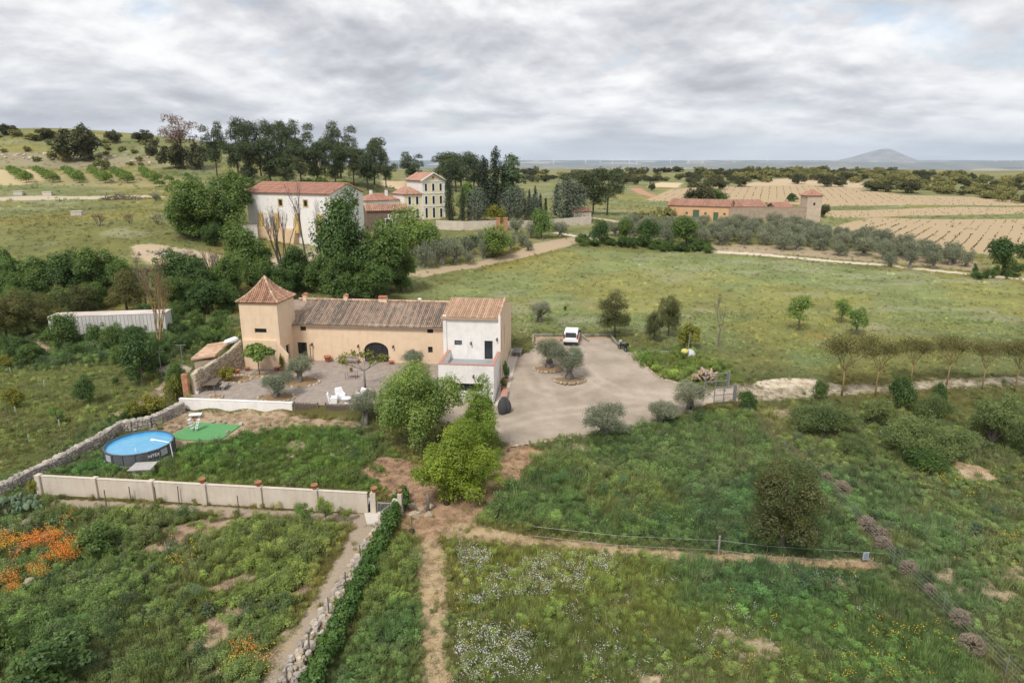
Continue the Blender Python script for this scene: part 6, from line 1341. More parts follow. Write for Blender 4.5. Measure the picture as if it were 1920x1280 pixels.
# hilltop
for a in [(14, 252, 18, 40, 'holm oak on the hill crest at the very edge of the view'), (92, 260, 18, 40, 'low flat holm oak on the crest left of the big oak'), (153, 302, 62, 86, 'biggest round holm oak on the hillside'), (215, 268, 22, 30, 'small round holm oak on the crest right of the big oak'), (269, 266, 20, 38, 'domed holm oak on the crest, farthest right'), (290, 276, 16, 18, 'little dark oak below the domed crest oak'), (284, 292, 20, 26, 'dark bush on the rocky terrace below the crest')]: T('oak', *a)
for a in [(118, 302, 28, 34, 'pale olive coloured bush under the biggest oak'), (60, 262, 10, 34, 'yellowish bush on the hill crest'), (28, 256, 12, 26, 'pale bush by the edge of the hill crest'), (190, 318, 20, 34, 'grey green bush below the biggest oak'), (100, 300, 16, 20, 'small bush left of the pale bush')]: T('scrub', *a)
T('brownpine', 345, 318, 92, 64, 'pine with rust brown dying crown on the hillside'); T('oak', 330, 316, 44, 62, 'dark bush at the foot of the brown pine, nearer the oaks'); T('oak', 370, 318, 46, 52, 'dark bush at the foot of the brown pine, nearer the pines')
for i in range(40):
    x, y = TR.uniform(-40, 330), TR.uniform(255, 316); T('scrub', x, y, TR.uniform(5, 10), TR.uniform(8, 18), 'low bush scattered over the rocky hillside', 'hillside scrub')
for i, a in enumerate([(407, 330, 92, 48), (448, 340, 104, 62), (490, 330, 92, 60), (528, 322, 84, 56), (560, 326, 92, 62), (508, 352, 84, 84), (566, 350, 70, 60), (596, 348, 74, 52), (640, 336, 98, 66), (630, 352, 70, 52), (664, 350, 68, 50), (702, 346, 78, 58), (690, 358, 72, 58), (724, 352, 62, 42), (610, 332, 64, 46), (470, 352, 76, 60), (540, 356, 62, 50)]):
    T('pine', *a, 'tall stone pine in the grove on the slope behind the white hall', 'pines of the hillside grove', i)
for i in range(8): T('almond', 380+i*38+TR.uniform(-10, 10), 352+TR.uniform(-2, 10), 18, 26, 'low green bush under the pine grove', 'bushes under the pines')
# orchard rows on the hill terrace
for x0, x1 in ((20, 50), (70, 100), (124, 150), (172, 198), (214, 240), (268, 290)):
    for k in range(6): t_ = k/5; T('almond', x0+(x1-x0)*t_, 324+18*t_+ (x0*.006), 13+6*t_, 16+9*t_, 'small round almond tree in the hillside orchard rows', 'orchard rows on the hill')
for a in [(318, 342, 13, 18), (352, 336, 12, 12), (330, 352, 14, 22), (300, 350, 13, 20)]: T('almond', *a, 'thin almond tree at the right end of the hillside orchard', 'almonds at the orchard end')
T('groveolive', 293, 378, 17, 22, 'lone small olive on the grass terrace'); T('barethicket', 185, 424, 22, 34, 'grey leafless bush on the terrace'); T('barethicket', 245, 420, 18, 24, 'smaller grey leafless bush on the terrace'); T('barethicket', 300, 422, 20, 30, 'grey leafless bush before the large dark tree')
bp_ = thing('brush_pile', G(228, 374), 0, 'dark heap of pruned branches on the terrace', 'brush pile'); s = MB(); r_ = random.Random(4)
for k in range(260):
    a = r_.uniform(-5.2, 5.2); z = max(.1, (1.5-abs(a)*.25)*r_.random()); b = r_.uniform(-1.8, 1.8); d = Vector((r_.uniform(-1, 1), r_.uniform(-1, 1), r_.uniform(-.3, .4))).normalized()*r_.uniform(.6, 1.6); s.tube([(a, b, z), (a+d.x, b+d.y, z+d.z)], r_.uniform(.03, .08), 4)
s.build('branch', TWIG, bp_)
for i, (x, y, lb) in enumerate(((145, 404, 'white concrete well box in the middle of the terrace'), (36, 365, 'white block on the pale track, nearer the edge of the view'), (90, 366, 'white block on the pale track, nearer the brush pile'))): t = thing('well_box', G(x, y), .3, lb, 'box'); s = MB(); s.box(-1.1, 1.1, -.9, .9, -.3, .9); s.build('box', concrete, t); s = MB(); s.box(-1.2, 1.2, -1, 1, .903, 1.02); s.build('lid', concrete, t)
oc = thing('rock_outcrop', G(300, 478), 0, 'broken rock face with dark hollow in the grassy bank', 'rocks')
for k in range(40): stone(oc, (TR.uniform(-4, 6), TR.uniform(-.6, 1.2), TR.uniform(-.3, .7)), TR.uniform(.5, 1.4), TR.uniform(.5, .9), TR.uniform(.4, .8), STL if TR.random() < .55 else STG)
rt = thing('rock_terrace', G(30, 302), 0, 'line of broken rocks along the upper hillside', 'rocks')
for k in range(60): x = TR.uniform(-10, 310); stone(rt, G(x, 292+x*.02+TR.uniform(-6, 8))-rt.location, TR.uniform(1, 3), TR.uniform(.8, 2), TR.uniform(.5, 1.5), STL)
# large dark trees left of the hall and behind the house
for a in [('broad', 372, 446, 108, 110, 'large dark tree left of the white hall, its bigger left crown'), ('broad', 432, 444, 112, 104, 'large dark tree next to the white hall'), ('broad', 400, 462, 42, 50, 'young dark tree below the large dark pair'), ('broad', 345, 440, 60, 60, 'lower dark tree at the edge of the large pair'),
          ('broad', 660, 552, 184, 118, 'giant dark green tree towering behind the farmhouse'), ('broad', 725, 552, 132, 110, 'big dark tree forming the lower right shoulder of the giant'), ('broad', 640, 565, 84, 92, 'rounded dark tree just behind the farmhouse roof, left of the giant'), ('broad', 705, 568, 74, 92, 'rounded dark tree just behind the farmhouse roof, below the giant'), ('broad', 752, 545, 84, 60, 'dark tree on the meadow flank of the giant'),
          ('broad', 470, 535, 108, 98, 'dark green tree behind the tower'), ('broad', 432, 560, 84, 84, 'dark tree left of the tower roof'), ('broad', 555, 545, 80, 84, 'dark tree between tower and giant'), ('broad', 600, 550, 72, 74, 'small dark tree left of the giant, behind the chimneys'), ('broad', 520, 560, 66, 66, 'low dark tree directly behind the tower roof'), ('broad', 640, 530, 104, 84, 'dark tree leaning from the giant toward the bare trees'),
          ('brightelm', 790, 482, 92, 96, 'light green leafy tree before the manor'), ('brightelm', 762, 470, 60, 60, 'light green tree between giant and manor'), ('brightelm', 925, 482, 60, 76, 'spreading light green shrub tree by the small olives'), ('brightelm', 878, 400, 54, 56, 'bright tree between the manor cypresses'), ('brightelm', 1015, 447, 52, 46, 'round bright tree standing by the boundary wall')]: T(*a)
for a in [('baretree', 575, 505, 160, 84, 'tall bare tree with upright grey limbs before the white hall', None, 0), ('baretree', 532, 520, 130, 80, 'clump of bare stems left of the tall bare tree', None, 1), ('baretree', 603, 500, 120, 50, 'thin bare tree right of the tall bare one', None, 0), ('yellowbare', 300, 655, 150, 100, 'leafless tree with yellowish branches beside the trailer', None, 0), ('baretree', 405, 555, 90, 70, 'bare tree in the woods left of the tower', None, 1), ('baretree', 275, 575, 95, 60, 'bare pale tree in the middle of the woods', None, 0)]: T(*a)
# woods along the foot of the bank
WD = 'dense dark tree in the woods below the grassy bank'
for i, (x, y, h, w) in enumerate([(30, 560, 70, 90), (85, 560, 78, 84), (140, 555, 82, 90), (195, 555, 88, 86), (235, 560, 74, 70), (330, 560, 90, 88), (375, 565, 80, 80), (25, 600, 60, 80), (120, 590, 52, 70), (340, 590, 70, 80), (390, 590, 66, 80), (430, 585, 60, 66), (60, 575, 60, 70), (180, 580, 50, 60)]): T('broad', x, y, h, w, WD, 'trees of the woods below the bank', i)
for i, (x, y, h, w) in enumerate([(55, 630, 85, 90), (105, 625, 60, 70), (15, 640, 80, 80), (240, 590, 80, 80), (155, 600, 66, 70)]): T('youngpine', x, y, h, w, 'brownish pine among the woods near the trailer', 'pines near the trailer', i)
for i, (x, y, h, w) in enumerate([(290, 560, 60, 70), (310, 540, 50, 60), (370, 530, 46, 60), (60, 540, 40, 60)]): T('barethicket', x, y, h, w, 'grey leafless thicket among the woods', 'bare thickets in the woods')
T('shrub', 8, 520, 50, 40, 'dark shrub on the bank at the edge of the view')
for a in [('wildshrub', 130, 652, 64, 66, 'bright shrub in front of the trailer end'), ('wildshrub', 180, 650, 42, 46, 'shrub before the middle of the trailer'), ('wildshrub', 220, 655, 48, 50, 'shrub before the far half of the trailer'), ('wildshrub', 255, 660, 46, 60, 'leafy shrub under the leafless yellowish tree'), ('wildshrub', 165, 757, 54, 48, 'round dark green shrub alone in the orchard grass'), ('wildshrub', 268, 722, 92, 74, 'tall dark shrub beside the thin mast'), ('wildshrub', 335, 735, 60, 46, 'dark shrub behind the ruined wall'), ('wildshrub', 290, 700, 50, 60, 'shrub between mast and leafless tree'), ('wildshrub', 20, 670, 40, 50, 'dark shrub at the left edge above the orchard'), ('wildshrub', 60, 680, 34, 46, 'low shrub at the head of the orchard'), ('wildshrub', 216, 722, 16, 14, 'tiny shrub in the orchard grass'),
          ('yellowshrub', 332, 750, 44, 36, 'yellow green round bush beside the brick pier'), ('yellowshrub', 292, 775, 38, 44, 'yellow green bush, middle one by the stone wall'), ('yellowshrub', 256, 788, 36, 34, 'yellow green bush at the bend of the stone wall'), ('yellowshrub', 16, 690, 26, 30, 'yellowish young tree in a guard at the edge'), ('yellowshrub', 30, 768, 40, 38, 'yellow brown young tree in the orchard grass'), ('sapling', 110, 795, 34, 26, 'thin young tree in a guard in the orchard'), ('yellowshrub', 66, 925, 30, 26, 'yellowish bush at the corner of stone and cream walls')]: T(*a)
for i in range(26): T('wildshrub', TR.uniform(-20, 440), TR.uniform(640, 690), TR.uniform(18, 34), TR.uniform(24, 50), 'low rank shrub in the thicket in front of the trailer', 'thicket before the trailer')
for i in range(16): T('wildshrub', TR.uniform(200, 420), TR.uniform(590, 640), TR.uniform(20, 40), TR.uniform(30, 50), 'low rank shrub in the green slope behind the yard', 'slope shrubs behind the yard')
for i in range(10): T('shrub', 190+i*12+TR.uniform(-5, 5), 812-i*4+TR.uniform(-12, 2), TR.uniform(12, 20), TR.uniform(18, 30), 'blue green weeds clump along the outside of the stone wall', 'weeds along the stone wall')
# around the manor
for i, a in enumerate([(843, 414, 92, 22), (868, 416, 62, 13), (881, 415, 52, 11), (992, 404, 48, 10), (1003, 404, 54, 12), (1013, 402, 38, 9), (1023, 402, 30, 8), (1043, 404, 56, 13), (984, 402, 28, 8)]): T('cypress', *a, ('broad dark cypress closest to the manor front', 'slim cypress second from the manor', 'slim short cypress third from the manor', 'slim cypress leading the far group of cypresses', 'tallest slim cypress of the far group', 'small cypress right of the tallest in the far group', 'smallest cypress of the far group', 'pointed cypress beside the blue cedar', 'little cypress left of the far group')[i])
T('cypress', 929, 405, 124, 36, 'towering near black cypress behind the manor garden'); T('conifer', 908, 402, 104, 46, 'tall dark conifer left of the towering cypress'); T('poplar', 957, 402, 102, 58, 'silvery green poplar right of the towering cypress')
for a in [(895, 416, 52, 52, 'blue green cedar by the slim cypresses'), (965, 416, 52, 66, 'blue green cedar right of the brick gate'), (1000, 415, 42, 48, 'smaller blue green cedar beside the far cypresses'), (1066, 416, 64, 84, 'widest blue green cedar near the little hut')]: T('cedar', *a)
for i, a in enumerate([(772, 348, 58, 50), (838, 352, 58, 60), (865, 352, 60, 62), (888, 356, 54, 56), (855, 360, 66, 60)]): T('pine', *a, 'dark pine behind the manor roofs', 'pines behind the manor', i)
for i, a in enumerate([(1083, 404, 78, 66), (1112, 402, 74, 60), (1138, 404, 80, 60)]): T('pine', *a, ('dark pine at the left of the clump by the hut', 'dark pine in the middle of the clump by the hut', 'dark pine at the right of the clump by the hut')[i], None, i)
T('yellowshrub', 930, 418, 32, 42, 'brownish clipped bush behind the brick gate piers'); T('shrub', 1060, 410, 30, 30, 'dark bush between cedar and pines')
hg = gl((815, 470), (850, 468), (900, 462), (945, 455)); hd2 = thing('manor_hedge', hg[0], 0, 'dark clipped hedge on the slope below the boundary wall', 'hedge'); hb = []
for a, b in zip(hg[:-1], hg[1:]):
    for i in range(16): p = a.lerp(b, i/16)-hg[0]; hb += [(p.x+TR.uniform(-.5, .5), p.y+TR.uniform(-.9, .9), p.z+TR.uniform(.4, 2.0), .9) for _ in range(2)]
link('foliage', crownmesh('manor_hedge_foliage', [blobcrown(88, hb, 7000, .17, .6, .3, .6, .6)], LM['broad']), hd2)
for i, (x, y, h, w) in enumerate([(795, 500, 46, 52), (828, 496, 42, 50), (854, 492, 42, 46), (876, 478, 36, 38), (880, 496, 22, 26), (908, 484, 34, 34), (932, 474, 24, 26), (958, 470, 26, 24), (980, 462, 24, 28), (990, 470, 22, 24), (968, 440, 28, 34), (1050, 445, 28, 36), (996, 446, 30, 30), (912, 470, 34, 40), (845, 478, 32, 40)]): T('groveolive', x, y, h, w, 'small grey olive on the bare slope below the manor', 'olives below the manor', i)
for i, (x, y, h, w) in enumerate([(1124, 458, 44, 36), (1168, 460, 48, 34), (1216, 462, 48, 44), (1286, 466, 56, 62), (1878, 516, 66, 62), (1925, 500, 44, 44)]): T('elm', x, y, h, w, ('dark leafy tree first in the row at the meadow edge', 'dark leafy tree second in the row at the meadow edge', 'dark leafy tree third in the row at the meadow edge', 'largest dark leafy tree ending the row at the meadow edge', 'dark leafy tree at the right end of the olive grove', 'dark tree cut by the right edge of the view')[i])
for i in range(34): x = 1085+i*7.4; T('shrub', x+TR.uniform(-4, 4), 458+(x-1085)*.055+TR.uniform(-3, 4), TR.uniform(9, 20), TR.uniform(16, 30), 'low green bush along the far meadow edge', 'bushes along the far meadow edge')
for i in range(12): T('shrub', 1790+TR.uniform(0, 150), 514+TR.uniform(-4, 10), TR.uniform(8, 20), TR.uniform(12, 24), 'low green bush along the track at right', 'bushes along the track at right')
# olive grove
gv = [wpoly([(1135, 440), (1330, 462), (1490, 470), (1660, 488), (1830, 500), (1780, 482), (1640, 456), (1480, 428), (1300, 425), (1190, 425)])]
xs_ = [p[0] for p in gv[0]]; ys_ = [p[1] for p in gv[0]]; n_ = 0
for yy in np.arange(min(ys_), max(ys_), 5.2):
    for xx in np.arange(min(xs_)+(n_ % 2)*2.5, max(xs_), 5.0):
        if sdf(gv[0], np.array([xx]), np.array([yy]))[0] < .5: X_, Y_ = xx+TR.uniform(-.8, .8), yy+TR.uniform(-.8, .8); plant('groveolive', (X_, Y_, hgt(X_, Y_)), TR.uniform(3.4, 4.4), TR.uniform(4.6, 6.0), 'grey green olive in the grove below the orange compound', 'olives of the grove')
    n_ += 1
for i, (x, y) in enumerate(((1668, 500), (1705, 503), (1750, 503), (1812, 500), (1780, 497))): T('groveolive', x, y, 32, 34, 'olive standing clear at the right end of the grove', 'olives at the grove end', i)
T('oak', 1310, 392, 46, 70, 'dense dark green tree left of the orange barn roof'); T('broad', 1330, 390, 36, 60, 'dense dark green tree right behind the orange barn'); T('oak', 1545, 408, 24, 22, 'dark bush against the pale tower'); T('shrub', 1488, 378, 14, 26, 'green bush among the compound roofs')
for i, (x, y, h, w) in enumerate([(1200, 418, 20, 34), (1250, 412, 22, 36), (1225, 412, 16, 30)]): T('scrub', x, y, h, w, 'russet bush at the left end of the orange barn', 'russet bushes by the barn')
# scrub belt and lone oaks on the far fields
for i, (x, y, h, w) in enumerate([(1222, 357, 14, 16), (1495, 345, 18, 34), (1545, 350, 15, 34), (1575, 350, 14, 26), (1640, 358, 17, 48), (1660, 360, 15, 30), (1702, 362, 24, 52), (1175, 345, 20, 30), (1190, 346, 12, 22), (1318, 360, 16, 26), (1350, 355, 18, 34), (1385, 350, 18, 40), (1300, 345, 14, 30), (1330, 348, 14, 30)]): T('oak', x, y, h, w, 'dark holm oak standing in the far vineyard fields', 'oaks in the far fields', i)
for i in range(260):
    x = TR.uniform(1380, 1960); y0 = 324+max(0, (x-1700)*.05); T('scrub' if TR.random() < .72 else 'oak', x, TR.uniform(y0, y0+12+max(0, (x-1500)*.09)), TR.uniform(7, 13), TR.uniform(16, 32), 'round bush in the scrub belt behind the far vineyards', 'scrub belt at right')
for i in range(130):
    x = TR.uniform(960, 1440); T('oak' if TR.random() < .7 else 'scrub', x, TR.uniform(322, 342), TR.uniform(6, 11), TR.uniform(14, 28), 'dark round bush on the far plateau in the distance', 'bushes on the far plateau')
# car park pines and meadow trees
T('youngpine', 1152, 632, 82, 66, 'bushy young pine beyond the car park, the largest'); T('youngpine', 1253, 630, 76, 48, 'bushy young pine right of the brown one'); T('youngpine', 1226, 640, 56, 40, 'thin brownish pine between the two green pines')
T('yellowshrub', 1288, 655, 46, 44, 'thin yellow tree above the sheeted heap')
T('sapling', 1497, 618, 62, 52, 'pale green young tree alone in the meadow'); T('sapling', 1577, 605, 42, 40, 'small green tree behind its neighbour in the meadow'); T('sapling', 1604, 628, 48, 44, 'small green tree in front of its neighbour in the meadow')
T('baretree', 1347, 650, 96, 60, 'slim leafless pale tree in the weeds by the drive', None, 0); T('shrub', 1060, 582, 8, 8, 'tiny dark shrub in the meadow beyond the van')
for i, (x, y, h) in enumerate([(1578, 742, 110), (1641, 742, 108), (1706, 725, 90), (1775, 722, 88), (1841, 730, 92), (1903, 735, 95), (1962, 735, 95)]): T('vase', x, y, h, h*.74, ('roadside tree with yellow stem, first from the white earth patch', 'roadside tree with yellow stem, second along the track', 'roadside tree third along the track, forked low', 'roadside tree fourth along the track behind shrubs', 'roadside tree fifth along the track', 'roadside tree sixth along the track near the edge', 'roadside tree cut by the edge of the view')[i], None, i)
for i, (x, y, h, w) in enumerate([(1545, 815, 86, 150), (1640, 800, 70, 90), (1700, 850, 100, 150), (1775, 860, 84, 150), (1860, 830, 110, 150), (1930, 860, 110, 110), (1600, 850, 50, 90), (1750, 790, 70, 90)]): T('feather', x, y, h, w, ('broad feathery bush nearest the entrance gate', 'feathery bush behind the nearest one', 'pale twiggy feathery bush in the middle of the row', 'low spreading feathery bush right of the middle', 'tall feathery bush at the right', 'feathery bush cut by the right edge', 'low feathery bush in front of the row', 'feathery bush behind the twiggy one')[i])
T('wildshrub', 1680, 770, 66, 60, 'leafy dark green shrub rising behind the feathery bushes'); T('wildshrub', 1540, 752, 40, 36, 'dark leafy shrub under the first roadside tree'); T('wildshrub', 1760, 775, 60, 34, 'upright leafy shrub among the feathery bushes'); T('wildshrub', 1720, 880, 40, 90, 'dark green low shrub below the feathery row'); T('wildshrub', 1400, 770, 40, 40, 'leafy weed shrub at the near gate post'); T('wildshrub', 1690, 740, 30, 30, 'small leafy shrub at the track side')
T('youngpine', 1465, 1030, 176, 150, 'large bushy brown green pine beside the straw strip', None, 0)
# yard front trees
T('walnut', 782, 838, 168, 184, 'big leafy walnut in front of the white annex'); T('robinia', 905, 862, 152, 104, 'taller bright yellow green robinia beside the drive'); T('robinia', 838, 945, 158, 158, 'wider bright yellow green robinia above the straw path', None, 1); T('robinia', 900, 935, 100, 90, 'low bright robinia sprouts between the two robinias', None, 0)
# garden plot shrubs
T('shrub', 112, 1290, 100, 150, 'big round dark green bush at the bottom of the garden'); T('shrub', 10, 1230, 90, 70, 'dark green bush at the lower left edge'); T('shrub', 195, 1035, 58, 90, 'wide green bush in the middle of the garden plot'); T('sapling', 572, 985, 44, 32, 'sapling against the cream wall, farther from the gate'); T('sapling', 612, 985, 58, 34, 'taller sapling against the cream wall'); T('sapling', 652, 978, 26, 22, 'tiny sapling next to the open box')
for i, (x, y) in enumerate(((1548, 905), (1578, 928), (1625, 995), (1655, 1030), (1702, 1075), (1742, 1112), (1798, 1170), (1530, 885), (1650, 1010), (1820, 1220))): 
    P = G(x, y); t = thing('tumbleweed', P, TR.uniform(0, 6), 'round dry brown tumbleweed caught along the wire fence', 'tumbleweed', 'tumbleweeds along the wire fence'); s = MB(); r_ = random.Random(500+i)
    for k in range(260):
        a = r_.uniform(0, 6.28); b = r_.uniform(-.8, 1.5); d = Vector((math.cos(a)*math.cos(b), math.sin(a)*math.cos(b), math.sin(b))); e = (d+Vector((r_.uniform(-1, 1), r_.uniform(-1, 1), r_.uniform(-.8, .8)))*.55).normalized(); up_ = Vector((0, 0, .36)); q_ = r_.uniform(.75, 1.05); s.tube([d*.25*q_+up_, d*.45*q_+up_, (d+e).normalized()*.5*q_+up_, e*.46*q_+up_], [.014, .013, .011, .008], 3, cap=False)
    q_ = r_.uniform(.7, 1.35); t.scale = (q_*r_.uniform(.9, 1.3), q_, q_*r_.uniform(.8, 1.0))
    s.build('twig', pm('dry_twig', (.32, .26, .19), (.21, .165, .12), 4, .95) if i == 0 else MATS['dry_twig'], t)

# ---------------------------------------------------------------- grass, weeds, flowers (uncountable)
GM = leafmat('grass_blade', (.72, .74, .70), (1.25, 1.22, 1.2), .35, .6, 0, True)
FM = leafmat('petal', (.9, .9, .9), (1.1, 1.1, 1.1), .3, .6, 0, True)
stash = {}
def tuft(name, seed, n, h, rad, w, spread=.5, mat=GM):
    r = np.random.default_rng(seed); a = r.uniform(0, 6.283, n); q = rad*np.sqrt(r.random(n)); b = np.stack([np.cos(a)*q, np.sin(a)*q, np.full(n, -.03)], 1)
    an = r.uniform(0, 6.283, n); ln = spread*r.random(n); hh = h*(.5+.6*r.random(n)); d = np.stack([np.cos(an)*ln, np.sin(an)*ln, np.ones(n)], 1); d /= np.linalg.norm(d, axis=1)[:, None]
    sd_ = np.stack([-np.sin(an), np.cos(an), np.zeros(n)], 1); tw = unit(n, r)*.5; sd_ = sd_+tw; sd_ /= np.linalg.norm(sd_, axis=1)[:, None]
    mid = b+d*(hh*.55)[:, None]; tip = b+d*hh[:, None]+np.stack([np.cos(an)*ln*hh*.35, np.sin(an)*ln*hh*.35, -ln*hh*.22], 1)
    V = np.stack([b-sd_*w, b+sd_*w, mid+sd_*w*.8, mid-sd_*w*.8, tip], 1).reshape(-1, 3); k = np.arange(n)*5
    Fq = np.stack([k, k+1, k+2, k+3], 1); Ft = np.stack([k+3, k+2, k+4], 1); lv = np.repeat(r.random(n), 5)*.8; lv = lv.reshape(n, 5); lv[:, 4] += .2; lv = lv.ravel()
    stash[name] = bpy.data.objects.new(name, npmesh(name, V, [Fq, Ft], mat, attrs={'lv': lv})); return stash[name]
def weed(name, seed, n, h, w, size, mat=GM, asp=.4):
    bl = envelope(seed, (0, 0, h*.45), (w*.33, w*.33, h*.38), 12, w*.2, -.3); v, f, a = blobcrown(seed, bl, n, size, asp, .4, .8, .4, 1.1)
    stash[name] = bpy.data.objects.new(name, npmesh(name, v, [f], mat, attrs={'lv': a})); return stash[name]
def flower(name, seed, n, h, rad, size):
    r = np.random.default_rng(seed); a = r.uniform(0, 6.283, n); q = rad*np.sqrt(r.random(n)); P = np.stack([np.cos(a)*q, np.sin(a)*q, h*(.75+.4*r.random(n))], 1); N_ = unit(n, r)*.5+np.array([0, 0, 1.0])
    v, f, lv = leaves(P, N_, size, .9, r, r.random(n)); stash[name] = bpy.data.objects.new(name, npmesh(name, v, [f], FM, attrs={'lv': lv})); return stash[name]
def scatter(name, P, rot, scl, idx, tint, protos, label, cat):
    cl = bpy.data.collections.new(name+'_shapes')
    for i, o in enumerate(protos): o.name = '%s_%02d' % (name, i); cl.objects.link(o)
    me = bpy.data.meshes.new(name); me.vertices.add(len(P)); me.vertices.foreach_set('co', np.asarray(P, np.float32).ravel())
    def att(nm, ty, key, v): a = me.attributes.new(nm, ty, 'POINT'); a.data.foreach_set(key, v)
    att('rot', 'FLOAT_VECTOR', 'vector', np.asarray(rot, np.float32).ravel()); att('scl', 'FLOAT_VECTOR', 'vector', np.asarray(scl, np.float32).ravel()); att('idx', 'INT', 'value', np.asarray(idx, np.int32)); att('tint', 'FLOAT_COLOR', 'color', np.c_[tint, np.ones(len(P))].astype(np.float32).ravel())
    o = link(name, me); tag(o, label, cat, kind='stuff')
    ng = bpy.data.node_groups.new(name, 'GeometryNodeTree'); ng.interface.new_socket('Geometry', in_out='INPUT', socket_type='NodeSocketGeometry'); ng.interface.new_socket('Geometry', in_out='OUTPUT', socket_type='NodeSocketGeometry')
    N = ng.nodes; L = ng.links; gi = N.new('NodeGroupInput'); go = N.new('NodeGroupOutput'); ip = N.new('GeometryNodeInstanceOnPoints'); ci = N.new('GeometryNodeCollectionInfo'); ci.inputs['Collection'].default_value = cl; ci.inputs['Separate Children'].default_value = True; ci.inputs['Reset Children'].default_value = True
    def na(nm, ty): n = N.new('GeometryNodeInputNamedAttribute'); n.data_type = ty; n.inputs['Name'].default_value = nm; return n.outputs['Attribute']
    er = N.new('FunctionNodeEulerToRotation'); L.new(na('rot', 'FLOAT_VECTOR'), er.inputs[0]); ip.inputs['Pick Instance'].default_value = True
    L.new(gi.outputs[0], ip.inputs['Points']); L.new(ci.outputs[0], ip.inputs['Instance']); L.new(na('idx', 'INT'), ip.inputs['Instance Index']); L.new(er.outputs[0], ip.inputs['Rotation']); L.new(na('scl', 'FLOAT_VECTOR'), ip.inputs['Scale']); L.new(ip.outputs[0], go.inputs[0])
    m = o.modifiers.new('scatter', 'NODES'); m.node_group = ng; return o
gr = np.random.default_rng(2024)
def cloudpts(ymin, ymax, dens, pad=6):
    """random points over the ground the view takes in between two distances"""
    xw = ymax*.80+pad; n = int(2*xw*(ymax-ymin)*dens); x = gr.uniform(-xw, xw, n); y = gr.uniform(ymin, ymax, n); k = np.abs(x) < y*.80+pad; return x[k], y[k]
BLD = [hpoly([(-5.3, -14.4), (10.6, -14.6), (15.5, -12.8), (24.4, -11), (24.4, 9.2), (-3, 9.2), (-5.3, 5)]), [tuple(p) for p in drive], [(pc.x+math.cos(a)*(PR+.1), pc.y+math.sin(a)*(PR+.1)) for a in np.linspace(0, 6.1, 20)], [tuple(p[:2]) for p in q] if False else wpoly([(312, 820), (368, 791), (456, 797), (414, 829), (343, 828)]),
       hpoly([(20, -16), (26, -16), (26, -8), (20, -8)]) if False else [(gA.x-gu.x*.3, gA.y-.1), (gB.x+1.6, gB.y-.1), (gB.x+1.6, gB.y+.35), (gA.x-gu.x*.3, gA.y+.35)], wpoly([(683, 965), (740, 957), (724, 985), (688, 988)])]
def keep(x, y, pad=.05):
    k = np.ones(len(x), bool)
    for p in BLD:
        xs = [a for a, b in p]; ys = [b for a, b in p]; i = np.nonzero((x > min(xs)-1) & (x < max(xs)+1) & (y > min(ys)-1) & (y < max(ys)+1))[0]
        if len(i): k[i[sdf(p, x[i], y[i])+(.55*fbm(x[i], y[i], 1.1, 3, 17)**2*2 if p is BLD[1] else 0) < pad]] = False
    return k
def bareness(x, y, bare):
    return np.clip((bare+(fbm(x, y, .9, 3, 333)-.5)*1.0-.32)*3.2, 0, 1)
tufts = [tuft('a', 1, 60, .5, .30, .010), tuft('b', 2, 54, .62, .26, .009, .35), tuft('c', 3, 80, .32, .42, .010, .9), tuft('d', 4, 40, .85, .2, .009, .3)]
weeds = [weed('e', 5, 420, .6, .7, .038, asp=.3), weed('f', 6, 520, .95, .7, .035, asp=.25), weed('g', 7, 380, .4, .8, .042, asp=.45)]
def grass(name, y0, y1, dens, size, label, far=False):
    x, y = cloudpts(y0, y1, dens); k = keep(x, y); x, y = x[k], y[k]
    veg, bare, bc, hh, wd_, dn = groundfield(x, y); b = bareness(x, y, bare)
    clump = fbm(x, y, 1.3, 2, 444); k = (gr.random(len(x)) < (1-b*.97)*np.clip(dn*.75, 0, 1)*(.35+1.1*clump)); x, y, veg, hh, wd_ = x[k], y[k], veg[k], hh[k], wd_[k]; n = len(x)
    isw = gr.random(n) < (wd_*.25 if far else wd_)*(.4+1.2*sstep(.4, .6, fbm(x, y, 3.5, 3, 555))); idx = np.where(isw, 4+gr.integers(0, 3, n), gr.integers(0, 4, n))
    pal = sstep(.54, .74, fbm(x, y, 1.4, 3, 666))*gr.random(n)**.7; t = veg*(1.72+.3*sstep(55, 110, y))[:, None]*(np.exp(gr.normal(0, .26, n))*(.70+.62*fbm(x, y, .8, 3, 222))).clip(.4, 1.8)[:, None]
    t = t*(1-.6*pal[:, None])+np.array([.34, .31, .18])*(.6*pal[:, None])*gr.uniform(.6, 1.1, n)[:, None]; t = np.where(isw[:, None], t*np.array([.86, 1.0, .82])*(1.15 if not far else 1.25), t)
    s = size*(hh/.5)*gr.uniform(.6, 1.3, n)*(.45+1.1*fbm(x, y, 2.6, 3, 777)); S = np.stack([s*gr.uniform(1, 1.35, n)*(1.5 if far else 1.1), s*(1.5 if far else 1.1), s], 1)
    rot = np.stack([gr.normal(0, .08, n), gr.normal(0, .08, n), gr.uniform(0, 6.28, n)], 1)
    return scatter(name, np.c_[x, y, gridh(x, y)], rot, S, idx, t, [o.copy() for o in tufts+weeds], label, 'grass')
grass('near_grass', 26, 62, 19, .92, 'rank green grass and weeds of the near plots')
grass('middle_grass', 62, 100, 6.0, .95, 'green and yellowish grass round the farmhouse and in the meadow')
grass('far_grass', 100, 180, 1.1, 1.15, 'pale short grass of the far meadow and banks', True)
grass('hill_grass', 180, 300, .22, 1.9, 'dry tussocky grass of the hillside and distant fields', True)
